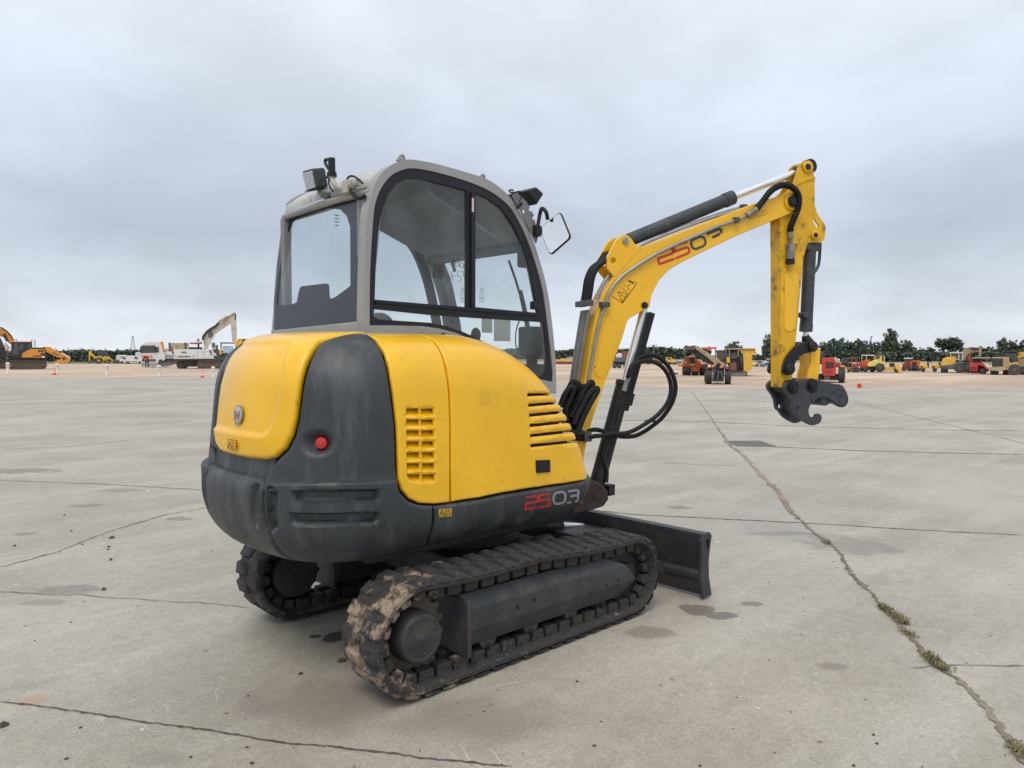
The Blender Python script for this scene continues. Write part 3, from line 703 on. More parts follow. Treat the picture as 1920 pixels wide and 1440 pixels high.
# papers on the windscreen
mb = MB()
for px0, py0, px1, py1 in ((903, 597, 923, 624), (926, 598, 957, 640)):
    y = .40; a = onaxis(px0, py0, 1, y); b = onaxis(px1, py1, 1, y); 
    mb = MB(); mb.add([(a[0], y, a[2]), (b[0], y, a[2]), (b[0], y, b[2]), (a[0], y, b[2])], [(0, 1, 2, 3)]); mb.build('paper_notice', mat('paper', (.42, .43, .36), .8, noise=.1), CABP, fix=False)
# mirrored handwriting and the small glazing stamps on the panes
def onpane(x, y, t=-.001): p = onaxis(x, y, 1, CY+.0175 if x < 878 else CY+.0125); return (p[0], p[1]+t, p[2])
def scribble(name, strokes, w, m, per=1):
    mb = MB()
    for s in strokes:
        for q in strip(s, w): mb.add([onpane(*p) for p in q], [(0, 1, 2, 3)])
    return mb.build(name, m, CABP, fix=False)
zz = lambda L: [(680+x/5.144, 320+y/5.144) for x, y in L]
def arcz(cx, cy, rx, ry, a0, a1, n=14): return zz([(cx+rx*math.cos(R(a0+(a1-a0)*i/n)), cy+ry*math.sin(R(a0+(a1-a0)*i/n))) for i in range(n+1)])
scribble('handwriting', [arcz(995, 920, 24, 28, 235, -40+0), arcz(955, 910, 20, 26, 0, 360), arcz(912, 905, 20, 18, 0, 360), zz([(912, 818), (930, 905), (934, 922)]), arcz(880, 880, 18, 24, 120, 400), zz([(866, 862), (890, 884), (872, 912), (835, 910)]),
    zz([(1012, 975), (1004, 1010), (1020, 1060)]), zz([(1000, 968), (960, 970), (990, 1052)]), zz([(945, 972), (915, 980), (912, 1010)]), arcz(928, 1040, 22, 26, 200, 470),
    zz([(890, 960), (852, 985), (868, 1072)]), zz([(850, 1020), (895, 1012)]), arcz(812, 1018, 22, 18, 250, 440), arcz(818, 1045, 26, 20, 270, 470), arcz(755, 935, 18, 22, 0, 360), arcz(752, 985, 17, 27, 0, 360)], .8, inkd)
st = []
for ox in (0, 187):
    st += [arcz(960+ox, 1150, 15, 19, 0, 360, 12), *[zz([(935+ox, y), (985+ox, y+4)]) for y in (1185, 1207, 1225, 1232, 1250, 1266)]]
scribble('glazing_stamp', st, .8, mat('stamp_grey', (.12, .13, .14), .6))
st2 = MB()
for k in range(4):
    for q in strip([(624+k*.4, 402+k*6.5), (633-k*.5, 404+k*6)], 2.2): st2.add([fr_(*onrear(*p), .008) for p in q], [(0, 1, 2, 3)])
st2.build('glazing_stamp', mat('stamp_grey', (.2, .2, .2)), CABP, fix=False)

# ------------------------------------------------------------------ roof gear
def yz(px, py, x): return onaxis(px, py, 0, x)
# rear work light
WL = thing('work_light', None, None); WL.parent = EX
xl = -.80
c = onaxis(588, 338, 0, xl); 
zd = np.array(FW)
q = [onaxis(px, py, 0, xl-.01) for px, py in ((565, 322), (587, 316), (595, 354), (575, 361))]
q2 = [onaxis(px, py, 0, xl+.085) for px, py in ((586, 315), (610, 314), (617, 350), (596, 357))]
mb = MB(); mb.add(q+q2, [(3, 2, 1, 0), (4, 5, 6, 7), (0, 1, 5, 4), (1, 2, 6, 5), (2, 3, 7, 6), (3, 0, 4, 7)]); mb.build('lamp_housing', plast, WL, bevel=.012, segs=3)
cc = sum(q)/4; nq = np.cross(q[1]-q[0], q[3]-q[0]); nq /= np.linalg.norm(nq); nq = nq if nq[0] < 0 else -nq
mb = MB(); mb.add([cc+(p-cc)*.80+nq*.004 for p in q]+[cc+(p-cc)*.80 for p in q], [(0, 1, 2, 3), (0, 4, 5, 1), (1, 5, 6, 2), (2, 6, 7, 3), (3, 7, 4, 0)])
for k in range(1, 9):
    t = k/9; a = cc+((q[0]*(1-t)+q[3]*t)-cc)*.78+nq*.0045; b = cc+((q[1]*(1-t)+q[2]*t)-cc)*.78+nq*.0045
    mb.tube([a, b], .0022, 5)
mb.build('lamp_lens', lensm, WL, fix=False)
ft = onaxis(609, 362, 0, -.73); mb = MB(); mb.tube([sum(q2)/4+np.array([-.02, 0, -.05]), ft+np.array([0, 0, .02]), ft+np.array([0, 0, -.02])], .018, 10); mb.cyl(ft+np.array([-.03, 0, 0]), ft+np.array([.03, 0, 0]), .022); mb.build('lamp_bracket', steel, WL)
mb = MB(); mb.tube(smooth_path([onaxis(*p, 0, -.735) for p in ((611, 332), (616, 335), (617, 346), (622, 356), (625, 359))], 5), .0045, 6); mb.build('cable', hosem, WL)
# capped pipe elbow
mb = MB(); pv = [onaxis(*p, 0, -.76) for p in ((622, 326), (622.5, 334), (627, 345), (636, 351), (644, 353))]
mb.tube(smooth_path(pv, 6), .014, 12); mb.cyl(pv[0]+np.array([0, 0, .012]), pv[0]-np.array([0, 0, .018]), .018)
bl = onaxis(655, 351, 0, -.755); mb.box(bl, (.05, .045, .06)); mb.cyl(bl+np.array([0, .045, 0]), bl+np.array([0, -.04, .01]), .022); mb.cyl(bl+np.array([0, -.05, .01]), bl+np.array([0, -.085, .012]), .018)
pp = mb.build('roof_pipe', mat('pipe_cream', (.40, .40, .34), .5, .2, noise=.2, nscale=20), EX, bevel=.004)
mb = MB(); t0 = onaxis(622, 312, 0, -.76); mb.lathe(t0-np.array([0, 0, .05]), (0, 0, 1), [(0, .024), (.02, .024), (.022, .018), (.09, .017)], 16)
mb.tube(smooth_path([t0+np.array([0, .0, .035]), *[onaxis(*p, 0, -.765) for p in ((617, 299), (610, 300), (611, 308), (617, 317))], t0-np.array([0, .02, .03])], 5), .008, 8)
mb.build('pipe_cap', plast, pp)
mb = MB(); mb.tube(smooth_path([onaxis(*p, 0, -.765) for p in ((660, 365), (656, 355), (650, 340), (655, 331), (664, 331), (674, 338), (680, 344))], 6), .005, 6)
mb.tube(smooth_path([onaxis(*p, 0, -.765) for p in ((661, 363), (668, 370), (674, 372), (684, 368))], 6), .010, 6); mb.build('wiring', hosem, EX)
# front bracket with lamp and mirror at the right front post
brk = side([(958, 368), (967, 362), (985, 378), (999, 405), (1004, 432), (1008, 440), (1003, 457)], CY-.0)
inn = side([(990, 430), (975, 398)], CY)
mb = MB(); holes = [[np.array(p) for p in circ(*side([h])[0], .011, 12)] for h in ((992, 393.5), (998.5, 409.5), (1000, 429), (980, 397))]
mb.prism(brk+inn, fy(CY-.004, -1), 0, .006, holes=holes); br = mb.build('lamp_bracket', mat('bracket_grey', (.22, .225, .23), .5, .3), EX)
FL = thing('work_light', None, None); FL.parent = EX
y0 = CY-.01
front = [onaxis(px, py, 1, y0) for px, py in ((973, 357), (981, 354), (998, 386), (993, 387), (985, 375))]
mb = MB(); bk = side([(970, 361), (981, 372), (993, 388), (1007, 366), (993, 353)], CY+.02); mb.prism(bk, fy(CY+.02, 1), -.06, .10); mb.build('lamp_housing', plast, FL, bevel=.014, segs=3)
mb = MB(); mb.tube(smooth_path([onaxis(*p, 1, CY-.03) for p in ((974, 378), (978, 366), (974, 359), (964, 361), (956, 360), (955, 357), (960, 356), (963, 358))], 6), .004, 6); mb.tube([onaxis(*p, 1, CY-.02) for p in ((978, 381), (974, 386), (970, 390))], .008, 8); mb.build('cable', hosem, FL)
MR = thing('rear_view_mirror', None, None); MR.parent = EX
mp0 = onaxis(1040, 437, 1, CY-.10); nm = -ray(1040, 437); nm /= np.linalg.norm(nm); nm = nm+np.array([-.50, .10, .12]); nm /= np.linalg.norm(nm)
def onm(px, py): d = ray(px, py); return CAM+d*(((mp0-CAM)@nm)/(d@nm))
mpx = round_poly([onm(*p) for p in ((1010, 429), (1050, 396), (1070, 445), (1031, 479))], .02, 4)
def plate3(mb, pts, n, t0, t1): 
    k = len(pts); vs = [p+n*t0 for p in pts]+[p+n*t1 for p in pts]
    mb.add(vs, [tuple(range(k)), tuple(range(k, 2*k))[::-1]]+[(i, (i+1) % k, k+(i+1) % k, k+i) for i in range(k)])
mb = MB(); plate3(mb, mpx, nm, -.03, -.002); mb.build('mirror_shell', plast, MR, bevel=.004)
mc = sum(mpx)/len(mpx); mb = MB(); plate3(mb, [mc+(p-mc)*.945 for p in mpx], nm, -.003, .001); mb.build('mirror_glass', mirm, MR)
mb = MB(); ap = [onaxis(*p, 1, CY-.02) for p in ((1006, 433), (1008, 425), (1013, 398))]+[onaxis(*p, 1, CY-.06) for p in ((1017, 391),)]+[onaxis(*p, 1, CY-.09) for p in ((1024, 398), (1027, 412))]
mb.tube(smooth_path(ap, 5), .011, 10); kb = onaxis(1006, 433, 1, CY-.02); mb.box(kb, (.04, .035, .06)); mb.build('mirror_arm', plast, MR, bevel=.005)

# ================================================================== undercarriage
def track_path(n, cs, rs, ci, ri, zt_mid):
    """closed loop (x, z) of the belt's outer face, evenly spaced, starting at the sprocket's bottom and running forward underneath"""
    P = [np.array([cs[0]+(ci[0]-cs[0])*t, (cs[1]-rs)+((ci[1]-ri)-(cs[1]-rs))*t]) for t in np.linspace(0, 1, 30)[:-1]]
    P += [np.array([ci[0]+ri*math.sin(a), ci[1]-ri*math.cos(a)]) for a in np.linspace(0, PI, 30)[:-1]]
    for t in np.linspace(0, 1, 40)[:-1]:
        z0, z1 = ci[1]+ri, cs[1]+rs; z = z0+(z1-z0)*t+zt_mid*math.sin(PI*t)**2-.012*abs(math.sin(2*PI*t))
        P.append(np.array([ci[0]+(cs[0]-ci[0])*t, z]))
    P += [np.array([cs[0]-rs*math.sin(a), cs[1]+rs*math.cos(a)]) for a in np.linspace(0, PI, 30)[:-1]]
    P = np.array(P+[P[0]]); d = np.r_[0, np.cumsum(np.linalg.norm(np.diff(P, axis=0), axis=1))]; s = np.linspace(0, d[-1], n+1)[:-1]
    return np.stack([np.interp(s, d, P[:, 0]), np.interp(s, d, P[:, 1])], -1)
CSP, RSP, CID, RID = (-.832, .252), .226, (.565, .228), .202
NP = 44; SUB = 6
tp = track_path(NP*SUB, CSP, RSP, CID, RID, .012)
tt = np.roll(tp, -1, 0)-np.roll(tp, 1, 0); tt /= np.linalg.norm(tt, axis=1, keepdims=True); tn = np.stack([tt[:, 1], -tt[:, 0]], -1)   # outward
mudm = bpy.data.materials.new('muddy_rubber'); mudm.use_nodes = True
def make_mud(m, cov0):
    nt = m.node_tree; N = nt.nodes; L = nt.links; b = N['Principled BSDF']; b.inputs['Roughness'].default_value = .85
    tc = N.new('ShaderNodeTexCoord'); n = N.new('ShaderNodeTexNoise'); n.inputs['Scale'].default_value = 8; n.inputs['Detail'].default_value = 10; n.inputs['Roughness'].default_value = .66; L.new(tc.outputs['Object'], n.inputs['Vector'])
    sx = N.new('ShaderNodeSeparateXYZ'); L.new(tc.outputs['Object'], sx.inputs[0])
    r = N.new('ShaderNodeMapRange'); r.inputs[1].default_value = -.95; r.inputs[2].default_value = -.1; r.inputs[3].default_value = .115; r.inputs[4].default_value = cov0; L.new(sx.outputs[0], r.inputs[0])
    a = N.new('ShaderNodeMath'); a.operation = 'ADD'; L.new(n.outputs['Fac'], a.inputs[0]); L.new(r.outputs[0], a.inputs[1])
    st = N.new('ShaderNodeMapRange'); st.inputs[1].default_value = .585; st.inputs[2].default_value = .66; L.new(a.outputs[0], st.inputs[0])
    n2 = N.new('ShaderNodeTexNoise'); n2.inputs['Scale'].default_value = 45; n2.inputs['Detail'].default_value = 6; L.new(tc.outputs['Object'], n2.inputs['Vector'])
    mudc = N.new('ShaderNodeMix'); mudc.data_type = 'RGBA'; mudc.inputs[6].default_value = (.13, .095, .065, 1); mudc.inputs[7].default_value = (.43, .335, .245, 1); L.new(n2.outputs['Fac'], mudc.inputs[0])
    rub = N.new('ShaderNodeMix'); rub.data_type = 'RGBA'; rub.inputs[6].default_value = (.012, .012, .012, 1); rub.inputs[7].default_value = (.062, .058, .052, 1); L.new(n2.outputs['Fac'], rub.inputs[0])
    mx = N.new('ShaderNodeMix'); mx.data_type = 'RGBA'; L.new(st.outputs[0], mx.inputs[0]); L.new(rub.outputs[2], mx.inputs[6]); L.new(mudc.outputs[2], mx.inputs[7]); L.new(mx.outputs[2], b.inputs['Base Color'])
    hs = N.new('ShaderNodeMath'); hs.operation = 'MULTIPLY_ADD'; hs.inputs[1].default_value = 1.2; L.new(st.outputs[0], hs.inputs[0]); L.new(n2.outputs['Fac'], hs.inputs[2])
    bp = N.new('ShaderNodeBump'); bp.inputs['Strength'].default_value = .7; bp.inputs['Distance'].default_value = .012; L.new(hs.outputs[0], bp.inputs['Height']); L.new(bp.outputs[0], b.inputs['Normal'])
make_mud(mudm, -.055)
def belt_mesh(ya, yb, seed):
    rr = random.Random(seed); mb = MB(); n = len(tp); th = .030; yc = (ya+yb)/2; w = abs(yb-ya)
    prof = [(ya, 0), (ya+.012, .004), (yb-.012, .004), (yb, 0), (yb, -th+.008), (yb-.02, -th), (ya+.02, -th), (ya, -th+.008)]
    vs = []
    for i in range(n):
        for y, o in prof: q = tp[i]+tn[i]*o; vs.append((q[0], y, q[1]))
    k = len(prof); mb.add(vs, [(i*k+j, i*k+(j+1) % k, ((i+1) % n)*k+(j+1) % k, ((i+1) % n)*k+j) for i in range(n) for j in range(k)], True)
    # tread lugs: two staggered rows of tapered blocks
    for p in range(NP):
        for side_ in (0, 1):
            i0 = p*SUB+(SUB//2 if side_ else 0); L0 = 4.5*(1+rr.uniform(-.05, .05)); h = .021*(1+rr.uniform(-.12, .08))
            yo, yi = (ya-.004, yc-.004) if side_ == 0 else (yb+.004, yc+.004)
            ring = []
            def at(f, y, o):
                fi = (i0+f) % n; a = int(fi) % n; b2 = (a+1) % n; t = fi-int(fi); q = tp[a]*(1-t)+tp[b2]*t; nn = tn[a]*(1-t)+tn[b2]*t; q = q+nn*o; return (q[0], y, q[1])
            sk = .9
            base = [at(0, yo, 0), at(L0, yo, 0), at(L0+sk*.2, (yo*.45+yi*.55), 0), at(L0-.5, yi, 0), at(.5, yi, 0), at(-sk*.2, (yo*.45+yi*.55), 0)]
            top = [at(.45, yo*.93+yi*.07, h), at(L0-.45, yo*.93+yi*.07, h), at(L0-.5, yo*.45+yi*.55, h), at(L0-.95, yi*.94+yo*.06, h*.92), at(.95, yi*.94+yo*.06, h*.92), at(.5, yo*.45+yi*.55, h)]
            mb.add(base+top, [(6, 7, 8, 9, 10, 11)]+[(j, (j+1) % 6, 6+(j+1) % 6, 6+j) for j in range(6)])
        # inner guide blocks (two rows) and the ribs across the belt
        for yy, ww in ((yc-.058, .055), (yc+.058, .055)):
            i0 = p*SUB; q = []
            for f in (.45, 5.15):
                a = int(i0+f) % n
                q.append((tp[a], tn[a]))
            vs = []
            for (pt, nn), (pt2, nn2) in ((q[0], q[1]),):
                for o, ins in ((-th+.002, 0), (-th-.046, .05)):
                    A_ = pt+(pt2-pt)*ins+nn*o; B_ = pt2-(pt2-pt)*ins+nn2*o
                    vs += [(A_[0], yy-ww/2, A_[1]), (B_[0], yy-ww/2, B_[1]), (B_[0], yy+ww/2, B_[1]), (A_[0], yy+ww/2, A_[1])]
            mb.add(vs, [(4, 5, 6, 7), (0, 1, 5, 4), (1, 2, 6, 5), (2, 3, 7, 6), (3, 0, 4, 7)])
        for s_ in (-1, 1):
            a = (p*SUB+1) % n; b2 = (p*SUB+4) % n; y1 = yc+s_*.065; y2 = yc+s_*(w/2-.022)
            vs = []
            for o, e in ((-th+.001, 0), (-th-.007, .15)):
                A_ = tp[a]+(tp[b2]-tp[a])*e+tn[a]*o; B_ = tp[b2]-(tp[b2]-tp[a])*e+tn[b2]*o
                vs += [(A_[0], y1, A_[1]), (B_[0], y1, B_[1]), (B_[0], y2, B_[1]), (A_[0], y2, A_[1])]
            mb.add(vs, [(4, 5, 6, 7), (0, 1, 5, 4), (1, 2, 6, 5), (2, 3, 7, 6), (3, 0, 4, 7)])
    return mb
def make_track(s):
    """s = -1 right, +1 left"""
    ya, yb = (-.79, -.54) if s < 0 else (.66, .41)
    T = belt_mesh(min(ya, yb), max(ya, yb), 3+s).build('rubber_track', mudm if s < 0 else rubber, EX, bevel=.004, segs=1, sharp=35)
    yc = -.665 if s < 0 else .535
    mb = MB(); sp = []
    for k in range(2*17):
        a = 2*PI*k/34; r = .178 if k % 2 else .155; sp += [(CSP[0]+r*math.cos(a-.05), CSP[1]+r*math.sin(a-.05)), (CSP[0]+r*math.cos(a+.05), CSP[1]+r*math.sin(a+.05))]
    mb.prism(sp, lambda u, v, t: (u, t, v), yc-.018, yc+.018); mb.build('sprocket', mat('sprocket_dusty', (.10, .085, .065), .8, noise=.3, nscale=12), T, bevel=.004)
    mb = MB(); ax = (0, s, 0)
    mb.lathe((CSP[0]-.006, yc-s*.10, CSP[1]), ax, [(0, .125), (.10, .130), (.11, .125), (.115, .108), (.20, .106), (.214, .098), (.216, .084), (.213, .082), (.215, .012), (.218, .006)], 48)
    for a in (.6, 1.9, 3.4, 4.9): mb.lathe((CSP[0]-.006+.066*math.cos(a), yc+s*.112, CSP[1]+.066*math.sin(a)), ax, [(0, .008), (.005, .007)], 10)
    mb.build('hub_cover', framem, T, bevel=.003)
    mb = MB(); mb.lathe((CID[0], yc-.045, CID[1]), (0, 1, 0), [(0, .150), (.02, .158), (.022, .128), (.068, .128), (.07, .158), (.09, .150)], 40); mb.cyl((CID[0], yc-.075, CID[1]), (CID[0], yc+.075, CID[1]), .06); mb.build('idler_wheel', blackm, T)
    mb = MB()     # frame: an eight-sided box girder
    sec = [(yc+s*.062, .395-.02), (yc+s*.112, .315), (yc+s*.118, .225), (yc+s*.085, .142), (yc-s*.085, .142), (yc-s*.118, .225), (yc-s*.112, .315), (yc-s*.062, .375)]
    x0, x1 = -.60, .60; sh = {0: 0, 1: .04, 2: .06, 3: 0, 4: 0, 5: .06, 6: .04, 7: 0}
    ex = [.36, .50, .58, .46, .46, .58, .50, .36]
    vs = [(x0, y, z) for y, z in sec]+[(x, y, z-.012) for x, (y, z) in zip(ex, sec)]
    mb.add(vs, [tuple(range(8)), tuple(range(8, 16))]+[(j, (j+1) % 8, 8+(j+1) % 8, 8+j) for j in range(8)])
    mb.box((-.60, yc+s*.02, .235), (.022, .225, .25))                         # end plate
    for xx in (-.45, -.18, .10): mb.prism([(xx-.06, .15), (xx-.035, .108), (xx+.035, .108), (xx+.06, .15)], lambda u, v, t: (u, t, v), yc+s*.072, yc+s*.082)
    mb.build('track_frame', framem, T, bevel=.008)
    for xx in (-.45, -.18, .10, .34):
        mb = MB(); mb.lathe((xx, yc-.075, .108), (0, 1, 0), [(0, .035), (.03, .050), (.05, .050), (.052, .035), (.098, .035), (.10, .050), (.12, .050), (.15, .035)], 24)
        mb.lathe((xx, yc+s*.074, .110), ax, [(0, .014), (.012, .013), (.014, .008), (.020, .008)], 12)
        mb.build('bottom_roller', blackm, T)
    mb = MB(); mb.lathe((-.14, yc-.05, .372), (0, 1, 0), [(0, .036), (.1, .036)] if s > 0 else [(0, .036), (.16, .036)], 24); mb.build('carrier_roller', mat('roller_dusty', (.15, .115, .085), .8, noise=.25, nscale=25), T)
    for xx, zz_ in ((-.30, .262), (-.19, .27), (.33, .23), (.43, .235), (.20, .215)):
        mb = MB(); mb.lathe((xx, yc+s*.1125, zz_), ax, [(0, .008), (.008, .007)], 8); mb.build('bolt', blackm, T)
    return T
make_track(-1); make_track(1).location.x = .06
mb = MB(); mb.box((-.05, -.06, .34), (.62, .74, .15)); mb.box((-.05, -.06, .28), (.34, .98, .16)); mb.lathe((0, 0, .40), (0, 0, 1), [(0, .33), (.06, .33), (.07, .30), (.14, .30)], 48)
mb.cyl((.35, -.36, .38), (.20, -.36, .38), .04); mb.build('lower_frame', framem, EX, bevel=.012)
# dozer blade
BLD = thing('dozer_blade', None, None); BLD.parent = EX
prof_b = [(1.07, .345), (1.10, .36), (1.155, .345), (1.165, .33), (1.135, .26), (1.118, .19), (1.122, .12), (1.148, .055), (1.165, .015), (1.10, .012), (1.085, .05), (1.075, .12), (1.10, .19), (1.075, .30)]
prof_b = [(1.085, .385), (1.15, .385), (1.168, .365), (1.150, .30), (1.136, .22), (1.140, .13), (1.158, .06), (1.172, .018), (1.118, .015), (1.098, .06), (1.075, .105), (1.102, .165), (1.085, .32)]
mb = MB(); mb.prism(prof_b, lambda u, v, t: (u, t, v), -.855, .72); mb.build('blade', framem, BLD, bevel=.006)
for s in (-1, 1):
    ep = [(1.062, .345), (1.085, .386), (1.15, .388), (1.170, .365), (1.154, .30), (1.140, .22), (1.144, .13), (1.162, .06), (1.176, .012), (1.085, .012), (1.062, .12)]
    mb = MB(); mb.prism(ep, lambda u, v, t: (u, (-.855 if s < 0 else .72)+s*t, v), 0.001, .022, holes=[[np.array([1.128, .318])+np.array([math.cos(a)*.017, math.sin(a)*.034]) for a in np.linspace(0, 2*PI, 17)[:-1]]]); mb.build('end_plate', framem, BLD, bevel=.003)
mb = MB()
for s in (-1, 1): mb.bar((.25, s*.30, .30), (1.08, s*.34, .17), .09, .10); mb.bar((.75, s*.30, .20), (1.09, s*.52, .15), .05, .06)
mb.add([(1.095, .30, .30), (1.095, -.30, .30), (.70, -.22, .33), (.70, .22, .33), (1.095, .30, .14), (1.095, -.30, .14), (.70, -.22, .2), (.70, .22, .2)], [(0, 1, 2, 3), (4, 5, 6, 7), (0, 1, 5, 4), (1, 2, 6, 5), (2, 3, 7, 6), (3, 0, 4, 7)])
mb.build('blade_arm', framem, BLD, bevel=.01)
mb = MB(); mb.tube([(1.09, -.855, .145), (1.085, -.62, .14)], .03, 12); mb.build('blade_rib', framem, BLD)
mb = MB(); mb.cyl((.32, -.02, .42), (.78, -.02, .34), .045); mb.cyl((.78, -.02, .34), (1.0, -.02, .30), .022, mi=1); mb.build('blade_cylinder', [blackm, chrome], BLD)
# ================================================================== boom, stick and tool (swung about 26 degrees to the machine's right)
BETA = R(26); BO = np.array([.80, -.05, 0.0]); BE = np.array([math.cos(BETA), -math.sin(BETA), 0]); BN = np.array([-math.sin(BETA), -math.cos(BETA), 0])
def bp(px, py, off=0.0):
    d = ray(px, py); P = CAM+d*(((BO+BN*off-CAM)@BN)/(d@BN)); return np.array([(P-BO)@BE, P[2]])
def bw(u, v, t=0.0): return BO+BE*u+np.array([0, 0, v])+BN*t
def bmapf(u, v, t): return tuple(bw(u, v, t))
def B3(px, py, off=0.0): return bw(*bp(px, py, off), off)
hb = .078
boom_px = [(1086, 905), (1076, 850), (1082, 790), (1089, 745), (1099, 705), (1108, 645), (1118, 590), (1131, 553), (1150, 520), (1171, 495), (1204, 462.5), (1254.5, 444), (1341, 410), (1413, 381.5), (1464, 366), (1478, 363.5), (1490, 367), (1498, 377), (1495, 391), (1486, 399), (1449.5, 414), (1377, 444), (1323, 470), (1280, 491), (1254.5, 506), (1236, 526), (1226, 545), (1221, 556), (1220, 566), (1219, 575), (1210, 580), (1182, 596), (1177, 601.5), (1168, 632), (1153, 672), (1139, 704.5), (1113.6, 780), (1104.6, 809), (1095, 856), (1094, 905)]
boom = [bp(*p, hb) for p in boom_px]
BM = thing('boom', None, None); BM.parent = EX
mb = MB(); mb.prism(boom, bmapf, -hb+.012, hb-.012); mb.prism(grow(boom, .0), bmapf, hb-.014, hb); mb.prism(boom, bmapf, -hb, -hb+.014)
mb.build('boom_arm', yel, BM, bevel=.006)
lug = [bp(*p, hb) for p in ((1152, 520), (1138, 503), (1139, 481), (1147, 465), (1156, 449), (1166, 440.5), (1176, 440.5), (1183, 446), (1192, 460), (1206, 463))]
mb = MB()
for t0, t1 in ((hb-.022, hb+.002), (-hb-.002, -hb+.022)): mb.prism(lug, bmapf, t0, t1, holes=[[np.array(p) for p in circ(*bp(1149.5, 488.5, hb), .018, 14)]])
mb.build('cylinder_lug', yel, BM, bevel=.004)
def pin(mb, px, py, r, off, len_=.012, head=True, off_b=None):
    c = bp(px, py, off); a = bw(*c, (-off if off_b is None else off_b)); b = bw(*c, off+len_)
    mb.cyl(a, b, r, n=20)
    if head: mb.cyl(b, b+BN*.004, r*.42, n=12)
mb = MB(); pin(mb, 1172.5, 452, .020, hb+.002); mb.build('boom_pin', steel, BM); mb = MB(); pin(mb, 1208, 572.5, .021, hb); mb.build('boom_pin', blackm, BM)
mb = MB(); c = bp(1483.5, 378.5, hb); mb.lathe(bw(*c, -hb-.02), BN, [(0, .058), (2*hb+.032, .058), (2*hb+.036, .050)], 32); mb.build('boom_boss', yel_worn, BM)
mb = MB(); mb.lathe(bw(*c, hb+.014), BN, [(0, .040), (.012, .040), (.014, .028), (.020, .028)], 24); mb.build('boom_pin', blackm, BM)
# long recess plates on the boom side
mb = MB(); mb.prism(round_poly([bp(*p, hb) for p in ((1408, 402), (1442, 391), (1438, 400), (1404, 413))], .02), bmapf, hb-.003, hb+.006); mb.build('boom_rib', yel_worn, BM, bevel=.003)
mb = MB(); mb.prism(round_poly([bp(*p, hb) for p in ((1137, 590), (1152, 574), (1168, 582), (1166, 610), (1143, 690), (1128, 712), (1114, 700))], .04, 6), bmapf, hb-.002, hb+.004); mb.build('boom_plate', yel, BM, bevel=.002)
# hard pipes and clamps along the boom
mb = MB()
zr5 = lambda L: [(980+x/2.769, 300+y/2.769) for x, y in L]
p1 = smooth_path([B3(*p, hb+.016) for p in zr5([(340, 1150), (365, 1010), (395, 860), (425, 760), (455, 680), (510, 610), (600, 545), (700, 485), (850, 415), (1000, 350), (1110, 312), (1170, 285)])], 6)
mb.tube(p1, .0105, 10); mb.build('hydraulic_pipe', steel, BM); mb = MB()
p2 = smooth_path([B3(*p, hb-.03) for p in zr5([(385, 720), (420, 640), (470, 570), (560, 480), (640, 430), (800, 365), (950, 310), (1080, 270), (1160, 250), (1235, 222)])], 6); mb.tube(p2, .0105, 10); mb.build('hydraulic_pipe', steel, BM); mb = MB()
p2b = smooth_path([B3(*p, hb-.055) for p in zr5([(610, 445), (800, 357), (960, 300), (1090, 258), (1150, 245)])], 6); mb.tube(p2b, .009, 8); mb.build('hydraulic_pipe', steel, BM)
for k, off in enumerate((-.098, -.068, -.040, -.008, .024)):
    o = off; mb = MB()
    mb.tube([B3(1093+k*0, 745, hb-.0)-BE*.03+BN*(o-hb), *[B3(x, y, hb-.0)-BE*.028+BN*(o-hb) for x, y in ((1099, 705), (1108, 645), (1116, 595), (1119, 580))]], .0082, 8)
    mb.tube([B3(1073, 842, hb)-BE*.03+BN*(o-hb), B3(1093, 745, hb)-BE*.03+BN*(o-hb)], .0078, 8)
    mb.build('hydraulic_pipe', (steel, mat('zinc_pipe_shade', (.22, .225, .22), .5, .6, noise=.2, nscale=15))[k % 2], BM)  # every second pipe coloured darker, standing in for the shading between pipes
mb = MB()
mb.bar(B3(1114, 568, hb)-BE*.035-BN*.17, B3(1114, 568, hb)-BE*.035+BN*.015, .05, .035); mb.build('pipe_clamp', mat('clamp_dark', (.10, .10, .095), .6, .4, noise=.2), BM, bevel=.003); mb = MB(); c = B3(1133.5, 571, hb+.02); mb.bar(c-BE*.03, c+BE*.03, .045, .03); mb.build('pipe_clamp', mat('clamp_dark', (.1, .1, .1)), BM, bevel=.003); mb = MB(); c = B3(1380.5, 412.5, hb+.018); mb.bar(c-BE*.018, c+BE*.018, .035, .035); mb.build('pipe_clamp', mat('clamp_dark', (.1, .1, .1)), BM, bevel=.003); mb = MB()
mb.bar(B3(1394, 388, hb-.04)-BE*.02, B3(1394, 388, hb-.04)+BE*.02, .04, .03)
mb.build('pipe_clamp', mat('clamp_dark', (.10, .10, .095), .6, .4, noise=.2), BM, bevel=.003)
for k, off in enumerate((-.05, .0, .045)):
    mb = MB(); mb.tube(smooth_path([B3(*p, hb)+BN*(off-hb) for p in ((1108, 563), (1111, 545), (1115, 520), (1124, 500), (1138, 488), (1150, 470))], 6), .017, 10); mb.build('boom_hose', hosem, BM)
